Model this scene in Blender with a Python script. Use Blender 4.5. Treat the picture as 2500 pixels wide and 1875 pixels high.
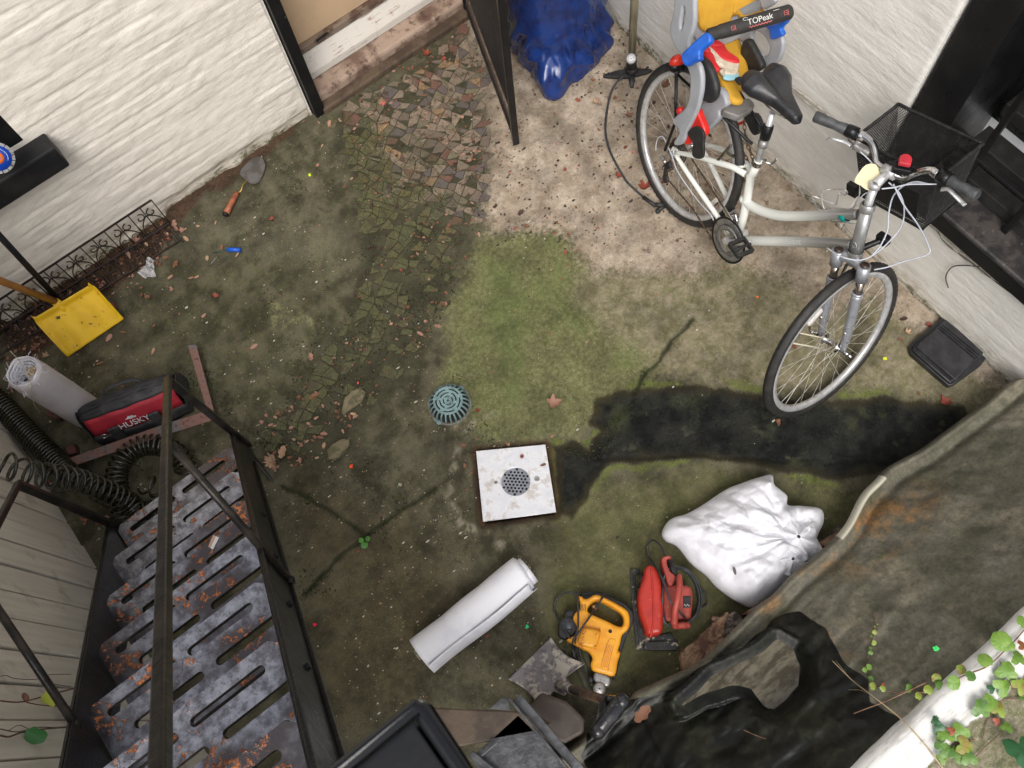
import bpy, bmesh, math, random
import numpy as np
from mathutils import Vector, Matrix
from math import sin, cos, pi, radians
S = bpy.context.scene
C = S.collection
for o in list(bpy.data.objects): bpy.data.objects.remove(o)
random.seed(7)
# ------------------------------------------------------------------ camera, light, exposure
CAMH = 3.576
RM = np.array([[0.7859387163223076, -0.5952497414775513, 0.16726649233050742],
               [-0.6146998855071295, -0.7230543261925504, 0.31517692195298624],
               [-0.06666622040557897, -0.3505284391388882, -0.9341763368934634]])  # world rows, camera right/down/forward columns
cam = bpy.data.cameras.new('camera'); camo = bpy.data.objects.new('camera', cam); C.objects.link(camo)
cam.sensor_width = 36; cam.lens = 2200 / 2500 * 36; cam.clip_start = .02; cam.clip_end = 500
m3 = Matrix([[RM[i][0], -RM[i][1], -RM[i][2]] for i in range(3)])
camo.matrix_world = Matrix.Translation((0, 0, CAMH)) @ m3.to_4x4()
cam.dof.use_dof = True; cam.dof.focus_distance = 3.4; cam.dof.aperture_fstop = 12
S.camera = camo
SUN_EL, SUN_AZ = radians(54), radians(215)
W = bpy.data.worlds.new('World'); S.world = W; W.use_nodes = True
nt = W.node_tree; nt.nodes.clear()
sk = nt.nodes.new('ShaderNodeTexSky'); sk.sky_type = 'NISHITA'; sk.sun_disc = False
sk.sun_elevation = SUN_EL; sk.sun_rotation = SUN_AZ; sk.dust_density = 4; sk.air_density = 1.0
hs = nt.nodes.new('ShaderNodeHueSaturation'); hs.inputs['Saturation'].default_value = .38
bg = nt.nodes.new('ShaderNodeBackground'); bg.inputs['Strength'].default_value = .13
wo = nt.nodes.new('ShaderNodeOutputWorld')
nt.links.new(sk.outputs[0], hs.inputs['Color']); nt.links.new(hs.outputs[0], bg.inputs['Color']); nt.links.new(bg.outputs[0], wo.inputs[0])
sun = bpy.data.lights.new('sun', 'SUN'); suno = bpy.data.objects.new('sun', sun); C.objects.link(suno)
sun.energy = 1.15; sun.angle = radians(32); sun.color = (1, .965, .93)
sd = Vector((sin(SUN_AZ) * cos(SUN_EL), cos(SUN_AZ) * cos(SUN_EL), sin(SUN_EL)))
suno.rotation_euler = sd.to_track_quat('Z', 'Y').to_euler()
S.view_settings.view_transform = 'Standard'; S.view_settings.look = 'None'; S.view_settings.gamma = 1
S.view_settings.exposure = .70
S.render.engine = 'CYCLES'
# ------------------------------------------------------------------ pixel of the photograph (2500 wide) -> place in the yard
def ray(u, v): return RM @ np.array([u - 1250., v - 937.5, 2200.])
def P(u, v, z=0.):
    d = ray(u, v); t = (z - CAMH) / d[2]; return Vector((d[0] * t, d[1] * t, z))
def PX(u, v, x):
    d = ray(u, v); t = x / d[0]; return Vector((x, d[1] * t, CAMH + d[2] * t))
def PY(u, v, y):
    d = ray(u, v); t = y / d[1]; return Vector((d[0] * t, y, CAMH + d[2] * t))
def PL(u, v, o, n):
    d = Vector(ray(u, v)); c = Vector((0, 0, CAMH)); return c + d * ((Vector(o) - c).dot(n) / d.dot(n))
def Zm(x0, y0, s, pts):                      # points read off an enlargement
    return [(x0 + p[0] / s, y0 + p[1] / s) + tuple(p[2:]) for p in pts]
# ------------------------------------------------------------------ objects
def tag(o, label=None, cat=None, group=None, kind=None):
    if label: o['label'] = label
    if cat: o['category'] = cat
    if group: o['group'] = group
    if kind: o['kind'] = kind
    return o
def thing(name, label, cat, loc=(0, 0, 0), group=None):
    o = bpy.data.objects.new(name, None); C.objects.link(o); o.location = loc; o.empty_display_size = .1
    return tag(o, label, cat, group)
def link(name, me, parent=None):
    o = bpy.data.objects.new(name, me); C.objects.link(o)
    if parent is not None:
        o.parent = parent
        o.matrix_parent_inverse = Matrix.Translation(-parent.location) if parent.parent is None else Matrix.Identity(4)
    return o
def orth(d):
    d = Vector(d).normalized(); a = Vector((0, 0, 1)) if abs(d.z) < .9 else Vector((1, 0, 0))
    x = a.cross(d).normalized(); return x, d.cross(x).normalized(), d
def cr(pts, n=8, closed=False):              # Catmull-Rom through the points (any dimension)
    P_ = [np.array(p, float) for p in pts]
    if closed: P_ = [P_[-1]] + P_ + [P_[0], P_[1]]
    else: P_ = [2 * P_[0] - P_[1]] + P_ + [2 * P_[-1] - P_[-2]]
    out = []
    for i in range(1, len(P_) - 2):
        a, b, c, d = P_[i - 1:i + 3]
        for k in range(n):
            t = k / n
            out.append(.5 * (2 * b + (c - a) * t + (2 * a - 5 * b + 4 * c - d) * t * t + (3 * b - 3 * c + d - a) * t ** 3))
    if not closed: out.append(P_[-2])
    return out
class MB:
    def __init__(s): s.v = []; s.f = []; s.m = []; s.sm = []
    def add(s, vs, fs, mi=0, smooth=False):
        b = len(s.v); s.v += [tuple(map(float, v)) for v in vs]
        for f in fs: s.f.append(tuple(b + i for i in f)); s.m.append(mi); s.sm.append(smooth)
        return s
    def box(s, c, size, ax=None, mi=0):      # ax: three axis vectors
        c = Vector(c); ax = ax or (Vector((1, 0, 0)), Vector((0, 1, 0)), Vector((0, 0, 1)))
        vs = [c + ax[0] * (size[0] / 2 * i) + ax[1] * (size[1] / 2 * j) + ax[2] * (size[2] / 2 * k) for i in (-1, 1) for j in (-1, 1) for k in (-1, 1)]
        return s.add(vs, [(0, 1, 3, 2), (4, 6, 7, 5), (0, 4, 5, 1), (2, 3, 7, 6), (0, 2, 6, 4), (1, 5, 7, 3)], mi)
    def bx(s, x0, x1, y0, y1, z0, z1, mi=0): return s.box(((x0 + x1) / 2, (y0 + y1) / 2, (z0 + z1) / 2), (x1 - x0, y1 - y0, z1 - z0), None, mi)
    def bar(s, a, b, w, h, up=(0, 0, 1), mi=0):
        a = Vector(a); b = Vector(b); d = (b - a).normalized(); x = d.cross(Vector(up)).normalized(); y = x.cross(d)
        return s.box((a + b) / 2, (w, (b - a).length, h), (x, d, y), mi)
    def tube(s, pts, r, n=8, closed=False, mi=0, caps=True, flat=None):
        pts = [Vector(p[:3]) for p in pts]; N = len(pts)
        R = r if hasattr(r, '__len__') else [r] * N
        if len(R) != N: R = list(np.interp(np.linspace(0, 1, N), np.linspace(0, 1, len(R)), R))
        vs = []; prev = None
        for i in range(N):
            a = pts[(i - 1) % N] if (closed or i > 0) else pts[0]; b = pts[(i + 1) % N] if (closed or i < N - 1) else pts[-1]
            d = (b - a); d = d.normalized() if d.length > 1e-9 else Vector((0, 0, 1))
            if prev is None: x, y, _ = orth(d)
            else:
                x = prev - d * prev.dot(d)
                x = x.normalized() if x.length > 1e-6 else orth(d)[0]; y = d.cross(x)
            prev = x
            for k in range(n):
                t = 2 * pi * k / n; vs.append(pts[i] + x * (cos(t) * R[i]) + y * (sin(t) * R[i] * (flat or 1)))
        fs = []
        for i in range(N if closed else N - 1):
            j = (i + 1) % N
            for k in range(n): q = (k + 1) % n; fs.append((i * n + k, i * n + q, j * n + q, j * n + k))
        s.add(vs, fs, mi, True)
        if caps and not closed:
            b = len(s.v) - len(vs)
            s.f += [tuple(b + k for k in range(n))[::-1], tuple(b + (N - 1) * n + k for k in range(n))]; s.m += [mi, mi]; s.sm += [False, False]
        return s
    def lathe(s, prof, o=(0, 0, 0), ax=(0, 0, 1), n=24, mi=0, smooth=True, x=None, cap=False):   # prof: (radius, height)
        X, Y, A = orth(ax); o = Vector(o)
        if x is not None: X = (Vector(x) - A * Vector(x).dot(A)).normalized(); Y = A.cross(X)
        vs = [o + A * h + X * (r * cos(2 * pi * k / n)) + Y * (r * sin(2 * pi * k / n)) for r, h in prof for k in range(n)]
        fs = [(i * n + k, i * n + (k + 1) % n, (i + 1) * n + (k + 1) % n, (i + 1) * n + k) for i in range(len(prof) - 1) for k in range(n)]
        if cap: fs += [tuple(range(n))[::-1], tuple((len(prof) - 1) * n + k for k in range(n))]
        return s.add(vs, fs, mi, smooth)
    def prism(s, out, fn, t0, t1, mi=0, smooth=False):   # outline in 2D, fn(a, b, t) -> world
        n = len(out); vs = [fn(p[0], p[1], t0) for p in out] + [fn(p[0], p[1], t1) for p in out]
        return s.add(vs, [tuple(range(n))[::-1], tuple(range(n, 2 * n))] + [(k, (k + 1) % n, n + (k + 1) % n, n + k) for k in range(n)], mi, smooth)
    def ball(s, c, r, n=12, m=8, mi=0, ax=None):
        c = Vector(c); r = (r, r, r) if not hasattr(r, '__len__') else r
        ax = ax or (Vector((1, 0, 0)), Vector((0, 1, 0)), Vector((0, 0, 1)))
        vs = [c + ax[0] * (r[0] * sin(pi * j / m) * cos(2 * pi * k / n)) + ax[1] * (r[1] * sin(pi * j / m) * sin(2 * pi * k / n)) + ax[2] * (r[2] * cos(pi * j / m)) for j in range(m + 1) for k in range(n)]
        return s.add(vs, [(j * n + k, (j + 1) * n + k, (j + 1) * n + (k + 1) % n, j * n + (k + 1) % n) for j in range(m) for k in range(n)], mi, True)
    def build(s, name, mats, parent=None, bevel=0, subdiv=0, solid=0, clean=True, seg=2):
        me = bpy.data.meshes.new(name); me.from_pydata(s.v, [], s.f)
        mats = mats if isinstance(mats, (list, tuple)) else [mats]
        for m in mats: me.materials.append(m)
        me.polygons.foreach_set('material_index', s.m); me.polygons.foreach_set('use_smooth', s.sm)
        if clean:
            bm = bmesh.new(); bm.from_mesh(me); bmesh.ops.remove_doubles(bm, verts=bm.verts, dist=1e-6)
            bmesh.ops.recalc_face_normals(bm, faces=bm.faces); bm.to_mesh(me); bm.free()
        me.update(); o = link(name, me, parent)
        if solid: md = o.modifiers.new('s', 'SOLIDIFY'); md.thickness = solid; md.offset = 0
        if bevel: md = o.modifiers.new('b', 'BEVEL'); md.width = bevel; md.segments = seg; md.limit_method = 'ANGLE'; md.angle_limit = radians(40)
        if subdiv: md = o.modifiers.new('u', 'SUBSURF'); md.levels = md.render_levels = subdiv
        return o
def grid_obj(name, V, mats, parent=None, closed_u=False, smooth=True, mi=None, solid=0):      # V[i][j] -> point
    V = np.asarray(V, float); a, b = V.shape[:2]
    me = bpy.data.meshes.new(name)
    I = np.arange(a * b).reshape(a, b)
    if closed_u: I = np.vstack([I, I[:1]])
    q = np.stack([I[:-1, :-1], I[1:, :-1], I[1:, 1:], I[:-1, 1:]], -1).reshape(-1, 4)
    me.vertices.add(a * b); me.vertices.foreach_set('co', V.reshape(-1))
    me.loops.add(q.size); me.loops.foreach_set('vertex_index', q.reshape(-1).astype(np.int32))
    me.polygons.add(len(q)); me.polygons.foreach_set('loop_start', np.arange(0, q.size, 4, dtype=np.int32))
    try: me.polygons.foreach_set('loop_total', np.full(len(q), 4, dtype=np.int32))
    except Exception: pass
    me.update(calc_edges=True)
    me.polygons.foreach_set('use_smooth', [smooth] * len(q))
    for m in (mats if isinstance(mats, (list, tuple)) else [mats]): me.materials.append(m)
    if mi is not None: me.polygons.foreach_set('material_index', np.asarray(mi, np.int32).reshape(-1))
    o = link(name, me, parent)
    if solid: md = o.modifiers.new('s', 'SOLIDIFY'); md.thickness = solid; md.offset = 0
    return o
def attr(o, name, arr):
    a = o.data.attributes.new(name, 'FLOAT', 'POINT'); a.data.foreach_set('value', np.asarray(arr, np.float32).reshape(-1))
# ------------------------------------------------------------------ numpy noise
_rng = np.random.RandomState(3); _tab = _rng.rand(512, 512)
def vn(x, y, s=1., seed=0):
    x = np.asarray(x) * s + seed * 17.31; y = np.asarray(y) * s + seed * 7.77
    xi = np.floor(x).astype(int); yi = np.floor(y).astype(int); fx = x - xi; fy = y - yi
    fx = fx * fx * (3 - 2 * fx); fy = fy * fy * (3 - 2 * fy)
    g = lambda a, b: _tab[a % 512, b % 512]
    return (g(xi, yi) * (1 - fx) + g(xi + 1, yi) * fx) * (1 - fy) + (g(xi, yi + 1) * (1 - fx) + g(xi + 1, yi + 1) * fx) * fy
def fbm(x, y, s=1., o=4, seed=0):
    r = 0; a = .5; t = 0
    for i in range(o): r = r + a * vn(x, y, s * 2 ** i, seed + i * 3); t += a; a *= .5
    return r / t
def sdist(X, Y, poly):                        # signed distance, inside positive
    px = np.array([p[0] for p in poly]); py = np.array([p[1] for p in poly]); n = len(poly)
    d = np.full(X.shape, 1e9); ins = np.zeros(X.shape, bool)
    for i in range(n):
        j = (i + 1) % n; ex, ey = px[j] - px[i], py[j] - py[i]; wx, wy = X - px[i], Y - py[i]
        t = np.clip((wx * ex + wy * ey) / (ex * ex + ey * ey + 1e-12), 0, 1)
        d = np.minimum(d, np.hypot(wx - ex * t, wy - ey * t))
        c = ((py[i] > Y) != (py[j] > Y)) & (X < (px[j] - px[i]) * (Y - py[i]) / (py[j] - py[i] + 1e-12) + px[i]); ins ^= c
    return np.where(ins, d, -d)
def ldist(X, Y, pts):
    d = np.full(X.shape, 1e9)
    for a, b in zip(pts[:-1], pts[1:]):
        ex, ey = b[0] - a[0], b[1] - a[1]; wx, wy = X - a[0], Y - a[1]
        t = np.clip((wx * ex + wy * ey) / (ex * ex + ey * ey + 1e-12), 0, 1); d = np.minimum(d, np.hypot(wx - ex * t, wy - ey * t))
    return d
def facet(x, y, s, seed=0):                    # linear (creased) noise
    x = np.asarray(x) * s + seed * 17.31; y = np.asarray(y) * s + seed * 7.77
    xi = np.floor(x).astype(int); yi = np.floor(y).astype(int); fx = x - xi; fy = y - yi
    g = lambda a, b: _tab[a % 512, b % 512]
    a, b, c, d = g(xi, yi), g(xi + 1, yi), g(xi, yi + 1), g(xi + 1, yi + 1)
    return np.where(fx + fy < 1, a + (b - a) * fx + (c - a) * fy, d + (c - d) * (1 - fx) + (b - d) * (1 - fy))
def sst(x, a, b): t = np.clip((x - a) / (b - a), 0, 1); return t * t * (3 - 2 * t)
# ------------------------------------------------------------------ materials
class NT:
    def __init__(s, name):
        s.m = bpy.data.materials.new(name); s.m.use_nodes = True; s.t = s.m.node_tree; s.n = s.t.nodes; s.b = s.n['Principled BSDF']
        s.co = s.n.new('ShaderNodeTexCoord').outputs['Object']
    def lk(s, a, b): s.t.links.new(a, b)
    def set(s, sock, val):
        if hasattr(val, 'links') or hasattr(val, 'node'): s.lk(val, sock)
        elif isinstance(val, (tuple, list)) and sock.type == 'RGBA': sock.default_value = (*val[:3], 1)
        else: sock.default_value = val
    def noise(s, sc, det=4, rough=.6, co=None, dist=0, dim='3D'):
        n = s.n.new('ShaderNodeTexNoise'); n.inputs['Scale'].default_value = sc; n.inputs['Detail'].default_value = det
        n.inputs['Roughness'].default_value = rough; n.inputs['Distortion'].default_value = dist; s.lk(co or s.co, n.inputs['Vector']); return n.outputs['Fac']
    def vor(s, sc, feat='F1', co=None, out='Distance', rnd=1):
        n = s.n.new('ShaderNodeTexVoronoi'); n.feature = feat; n.inputs['Scale'].default_value = sc; n.inputs['Randomness'].default_value = rnd
        s.lk(co or s.co, n.inputs['Vector']); return n.outputs[out]
    def wave(s, sc, dist=0, co=None, d='X', det=2):
        n = s.n.new('ShaderNodeTexWave'); n.bands_direction = d; n.inputs['Scale'].default_value = sc; n.inputs['Distortion'].default_value = dist; n.inputs['Detail'].default_value = det
        s.lk(co or s.co, n.inputs['Vector']); return n.outputs['Fac']
    def mapc(s, scale=(1, 1, 1), rot=(0, 0, 0), loc=(0, 0, 0), co=None):
        n = s.n.new('ShaderNodeMapping'); n.inputs['Scale'].default_value = scale; n.inputs['Rotation'].default_value = rot; n.inputs['Location'].default_value = loc
        s.lk(co or s.co, n.inputs['Vector']); return n.outputs[0]
    def ramp(s, f, a, b, ca=0., cb=1.):
        n = s.n.new('ShaderNodeMapRange'); n.interpolation_type = 'SMOOTHSTEP'; s.set(n.inputs[0], f)
        n.inputs[1].default_value = a; n.inputs[2].default_value = b; n.inputs[3].default_value = ca; n.inputs[4].default_value = cb; return n.outputs[0]
    def mix(s, f, a, b, mode='MIX'):
        n = s.n.new('ShaderNodeMix'); n.data_type = 'RGBA'; n.blend_type = mode; s.set(n.inputs[0], f); s.set(n.inputs[6], a); s.set(n.inputs[7], b); return n.outputs[2]
    def math(s, op, a, b=0., c=None):
        n = s.n.new('ShaderNodeMath'); n.operation = op; s.set(n.inputs[0], a); s.set(n.inputs[1], b)
        if c is not None: s.set(n.inputs[2], c)
        return n.outputs[0]
    def at(s, name): n = s.n.new('ShaderNodeAttribute'); n.attribute_name = name; return n.outputs['Fac']
    def atc(s, name): n = s.n.new('ShaderNodeAttribute'); n.attribute_name = name; return n.outputs['Color']
    def bump(s, h, st=.3, d=.01, nrm=None):
        n = s.n.new('ShaderNodeBump'); s.set(n.inputs['Strength'], st); n.inputs['Distance'].default_value = d; s.lk(h, n.inputs['Height'])
        if nrm is not None: s.lk(nrm, n.inputs['Normal'])
        return n.outputs[0]
    def out(s, col=None, rough=None, metal=None, nrm=None, **k):
        if col is not None: s.set(s.b.inputs['Base Color'], col)
        if rough is not None: s.set(s.b.inputs['Roughness'], rough)
        if metal is not None: s.set(s.b.inputs['Metallic'], metal)
        if nrm is not None: s.lk(nrm, s.b.inputs['Normal'])
        for a, v in k.items(): s.set(s.b.inputs[a.replace('_', ' ')], v)
        return s.m
def mat(name, col, rough=.5, metal=0., col2=None, sc=12, lo=.45, hi=.65, bump=0, bsc=120, dirt=None, dsc=30, dlo=.55, dhi=.7, det=5, **k):
    t = NT(name); c = col
    if col2 is None: col2 = tuple(x * .8 for x in col)
    f = t.ramp(t.noise(sc, det), lo, hi); c = t.mix(f, col, col2)
    r = t.math('ADD', rough, t.math('MULTIPLY', t.math('SUBTRACT', t.noise(sc * 2.3, 3), .5), .25))
    if dirt is not None: g = t.ramp(t.noise(dsc, 6, .7), dlo, dhi); c = t.mix(g, c, dirt); r = t.math('MAXIMUM', r, t.math('MULTIPLY', g, .8))
    n = None
    if bump: n = t.bump(t.noise(bsc, 3), bump, .004)
    return t.out(c, r, metal, n, **k)
def text_mesh(txt, size, ext=.0006):
    cu = bpy.data.curves.new('lettering', 'FONT'); cu.body = txt; cu.size = size; cu.extrude = ext; cu.align_x = 'CENTER'; cu.align_y = 'CENTER'
    o = bpy.data.objects.new('tmp_text', cu); C.objects.link(o); dg = bpy.context.evaluated_depsgraph_get(); dg.update()
    me = bpy.data.meshes.new_from_object(o.evaluated_get(dg)); bpy.data.objects.remove(o); return me
def place_text(name, txt, size, o, x, y, m, parent, bold=0, ext=.0006, bend=None):
    me = text_mesh(txt, size, ext); x = Vector(x).normalized(); n = x.cross(Vector(y)).normalized(); y = n.cross(x)
    for v in me.vertices:
        a, b, c = v.co; c += ext
        if bend:                          # wrap about a cylinder of this radius whose axis runs along x
            th = b / bend; q = Vector(o) + x * a + y * (sin(th) * (bend + c)) + n * (cos(th) * (bend + c) - bend)
        else: q = Vector(o) + x * a + y * b + n * c
        v.co = q
    me.materials.clear(); me.materials.append(m); me.name = name
    return link(name, me, parent)
K = 1.1302
def DP(pts, z=0): return [P(p[0] * K, p[1] * K, z) for p in pts]
# ================================================================== GROUND
xs = np.arange(-1.95, 2.2601, .01); ys = np.arange(-1.35, 3.0601, .01)
X, Y = np.meshgrid(xs, ys, indexing='ij')
wx = X + .10 * (fbm(X, Y, 4, 4, 1) - .5) + .04 * (fbm(X, Y, 20, 3, 2) - .5); wy = Y + .10 * (fbm(X, Y, 4, 4, 5) - .5) + .04 * (fbm(X, Y, 20, 3, 6) - .5)
def zone(pts, soft, off=0): return sst(sdist(wx, wy, DP(pts)), -soft + off, soft + off)
pale = zone([(1000, 60), (1040, 300), (1045, 420), (1060, 500), (1200, 500), (1290, 580), (1450, 600), (1560, 560), (1700, 600), (1760, 700), (1900, 640), (1990, 720), (2140, 820), (2260, 900), (2260, 700), (1380, -60), (1000, -60)], .16)
tan = zone([(1260, 560), (1480, 540), (1560, 480), (1800, 520), (2240, 800), (2230, 900), (1990, 870), (1640, 850), (1440, 820), (1340, 740), (1240, 640)], .16)
mosaic_poly = [(1000, 60), (1062, 130), (1055, 300), (1062, 400), (1045, 470), (1005, 570), (975, 650), (930, 730), (880, 820), (820, 900), (760, 980), (700, 1020), (590, 1010), (535, 940), (640, 850), (700, 760), (745, 680), (790, 580), (775, 480), (765, 400), (745, 320), (700, 260), (860, 170), (960, 100)]
mosz = sst(sdist(wx, wy, DP(mosaic_poly)), -.03, .06)
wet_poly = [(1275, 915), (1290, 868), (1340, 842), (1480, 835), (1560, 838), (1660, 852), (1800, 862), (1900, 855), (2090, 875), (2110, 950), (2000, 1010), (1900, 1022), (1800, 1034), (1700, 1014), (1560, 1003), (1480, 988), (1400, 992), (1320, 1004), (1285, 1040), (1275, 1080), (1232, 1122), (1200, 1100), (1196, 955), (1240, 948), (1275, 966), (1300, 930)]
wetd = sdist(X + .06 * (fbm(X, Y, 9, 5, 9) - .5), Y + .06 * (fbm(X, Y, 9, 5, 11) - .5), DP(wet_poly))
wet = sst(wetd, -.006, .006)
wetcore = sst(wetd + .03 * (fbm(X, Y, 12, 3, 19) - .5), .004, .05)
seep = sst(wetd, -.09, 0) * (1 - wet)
lime = seep * sst(fbm(X, Y, 5, 3, 21), .42, .6)
green = zone([(1040, 520), (1200, 500), (1290, 570), (1380, 660), (1480, 720), (1400, 840), (1290, 880), (1250, 950), (1120, 960), (1040, 940), (960, 860), (960, 700)], .12)
stain = zone([(1040, 560), (1120, 560), (1150, 700), (1130, 880), (1080, 890), (1060, 740)], .05)
green2 = zone([(1230, 1060), (1500, 1010), (1880, 1060), (1700, 1500), (1400, 1480), (1150, 1500), (1180, 1200)], .14)
mossl = zone([(380, 560), (700, 520), (760, 700), (700, 840), (560, 900), (330, 800), (300, 650)], .12)
patch = zone([(560, 620), (640, 650), (680, 700), (650, 730), (590, 700)], .05) * fbm(X, Y, 25, 4, 31)
dirt = zone([(-50, 700), (330, 420), (480, 330), (640, 260), (640, 290), (450, 420), (330, 560), (150, 720), (60, 780)], .07)
brownl = zone([(650, 1050), (900, 1130), (980, 1300), (900, 1500), (720, 1560), (640, 1300)], .15)
cracks = [[(940, 1055), (900, 1085), (850, 1112), (792, 1158), (745, 1190), (720, 1215), (655, 1285)], [(792, 1156), (740, 1120), (690, 1090), (610, 1050)], [(1450, 735), (1425, 780), (1400, 800), (1370, 850), (1335, 895), (1300, 972), (1270, 985), (1230, 965)], [(1500, 690), (1450, 735)], [(1285, 990), (1480, 985), (1700, 990), (1900, 1003)], [(1040, 1165), (1100, 1160), (1150, 1180), (1240, 1180)]]
cd = np.full(X.shape, 1e9)
for c in cracks[:4]: cd = np.minimum(cd, ldist(X + .02 * (fbm(X, Y, 18, 3, 41) - .5), Y + .02 * (fbm(X, Y, 18, 3, 43) - .5), DP(c)))
wcd = ldist(X + .03 * (fbm(X, Y, 14, 3, 41) - .5), Y + .03 * (fbm(X, Y, 14, 3, 43) - .5), DP([(1270, 985), (1330, 960), (1285, 990), (1480, 985), (1700, 992), (1900, 1003), (2000, 1000)])); cd = np.minimum(cd, wcd * 1.2); crack = 1 - sst(cd, .003, .014)
rid = np.full(X.shape, 1e9)
for c in [[(1060, 900), (1000, 930), (985, 1000), (975, 1080), (1000, 1140), (1080, 1180)], [(985, 900), (980, 950)]]: rid = np.minimum(rid, ldist(X + .05 * (fbm(X, Y, 16, 4, 45) - .5), Y + .05 * (fbm(X, Y, 16, 4, 47) - .5), DP(c)))
ridge = (1 - sst(rid, .003, .03)) * sst(fbm(X, Y, 40, 3, 8), .4, .6)
plate_w = [P(*p) for p in ((1162, 1101), (1331, 1085), (1358, 1250), (1180, 1274))]
pd = sdist(X, Y, plate_w)
gap = sst(pd + .01 * fbm(X, Y, 30, 3, 3), -.028, -.008)
Zg = .006 * (fbm(X, Y, 2.2, 3, 51) - .5) + .0030 * (fbm(X, Y, 26, 4, 53) - .5) - .006 * crack + .005 * ridge - .004 * wetcore - .004 * mosz - .012 * gap - .05 * sst(pd, .0, .004)
step_lvl = sst(sdist(wx, wy, DP([(940, 1055), (792, 1158), (655, 1285), (700, 1560), (1010, 1660), (1150, 1500), (1130, 1180), (1000, 1150)])), -.01, .015)
Zg += .004 * step_lvl
V = np.stack([X, Y, Zg], -1)
t = NT('yard_concrete')
n1 = t.noise(9, 8, .65); n2 = t.noise(55, 6, .7); n3 = t.noise(190, 4, .7); n4 = t.noise(3.1, 6, .6); n5 = t.noise(420, 2); n6 = t.noise(19, 7, .72)
mk = lambda nm, lo, hi, amp=1., top=1.: t.ramp(t.math('ADD', t.at(nm), t.math('MULTIPLY', t.math('SUBTRACT', t.math('ADD', t.math('MULTIPLY', n6, .6), t.math('MULTIPLY', n2, .4)), .5), amp)), lo, hi, 0, top)
c = t.mix(t.ramp(n1, .40, .60), (.050, .046, .026), (.105, .094, .060)); c = t.mix(t.ramp(t.noise(2.4, 6, .62), .47, .62, 0, .8), c, (.125, .115, .075))
c = t.mix(t.ramp(t.math('ADD', n2, t.math('MULTIPLY', t.at('mossl'), .06)), .53, .68, 0, .75), c, (.060, .068, .022))
c = t.mix(t.math('MULTIPLY', t.at('brownl'), t.ramp(n1, .3, .7, .3, .95)), c, (.082, .066, .034))
g2 = mk('green2', .25, .85, 1.6, .95)
c = t.mix(g2, c, t.mix(t.ramp(n1, .35, .65), (.086, .088, .034), (.115, .108, .052)))
g1 = mk('green', .2, .8, 1.6, .95); c = t.mix(g1, c, t.mix(t.ramp(n2, .35, .65), (.110, .120, .042), (.165, .158, .080)))
c = t.mix(mk('stain', .3, 1.3, 3.6, .60), c, (.088, .118, .034)); c = t.mix(t.math('MULTIPLY', t.at('green'), t.ramp(t.noise(3.2, 6, .65), .50, .62, 0, .55)), c, (.090, .112, .034))
c = t.mix(mk('tan', .25, .85, 1.8, .92), c, t.mix(t.ramp(n6, .4, .6), (.235, .205, .135), (.155, .14, .075)))
pf = t.ramp(t.math('ADD', t.at('pale'), t.math('MULTIPLY', t.math('SUBTRACT', n2, .5), .9)), .3, .72)
pc = t.mix(t.ramp(n1, .35, .65), (.40, .335, .26), (.27, .215, .155)); pc = t.mix(t.ramp(n3, .60, .70), pc, (.11, .075, .05)); pc = t.mix(t.ramp(t.noise(23, 6, .7), .56, .68), pc, (.17, .12, .085))
c = t.mix(pf, c, pc)
c = t.mix(mk('lime', .45, 1.1, 2.2, .75), c, (.115, .145, .024))
c = t.mix(mk('dirt', .3, .8, 1.5, .85), c, t.mix(t.ramp(n2, .4, .6), (.095, .048, .028), (.04, .022, .014)))
c = t.mix(t.ramp(n6, .60, .68, 0, .45), c, (.035, .038, .016)); c = t.mix(t.ramp(t.noise(33, 7, .75), .60, .70, 0, .35), c, (.20, .185, .12))
c = t.mix(mk('patch', .3, 1.0, 2.2, .75), c, (.25, .26, .12))
c = t.mix(t.math('MULTIPLY', t.at('ridge'), .7), c, (.30, .27, .20))
c = t.mix(t.math('MULTIPLY', t.at('mosz'), t.ramp(n2, .3, .7, .55, 1)), c, (.045, .043, .024))
sp = t.ramp(n3, .645, .70); c = t.mix(t.math('MULTIPLY', sp, t.ramp(n4, .42, .58, .1, .8)), c, (.36, .35, .27))
c = t.mix(t.ramp(t.noise(300, 3), .62, .70), c, (.03, .027, .018))
c = t.mix(t.ramp(t.vor(26, co=None), .05, .085, .55, 0), c, (.40, .37, .28))
c = t.mix(t.math('MULTIPLY', t.at('crack'), .9), c, (.018, .022, .008)); c = t.mix(t.math('MULTIPLY', t.at('gap'), t.ramp(n2, .3, .6, .6, 1)), c, (.05, .028, .016))
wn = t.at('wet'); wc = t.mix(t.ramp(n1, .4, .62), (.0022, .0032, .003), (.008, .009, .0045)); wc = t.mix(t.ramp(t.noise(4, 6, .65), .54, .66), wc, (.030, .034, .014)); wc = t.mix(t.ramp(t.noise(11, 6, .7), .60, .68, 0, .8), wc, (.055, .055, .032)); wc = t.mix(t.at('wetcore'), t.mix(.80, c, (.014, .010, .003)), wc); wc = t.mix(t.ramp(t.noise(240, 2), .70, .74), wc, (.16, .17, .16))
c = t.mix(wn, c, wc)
gm = t.n.new('ShaderNodeCombineColor'); gv_ = t.math('MULTIPLY', t.math('MULTIPLY', t.ramp(n2, .35, .65, .86, 1.10), t.ramp(t.noise(6.5, 8, .68), .36, .62, .68, 1.15)), t.ramp(n3, .3, .7, .85, 1.15))
for k in range(3): t.lk(gv_, gm.inputs[k])
c = t.mix(1.0, c, gm.outputs[0], 'MULTIPLY')
rgh = t.math('SUBTRACT', t.ramp(n2, .2, .8, .66, .92), t.math('MULTIPLY', t.at('wetcore'), t.ramp(n6, .35, .65, .55, .34)))
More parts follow.
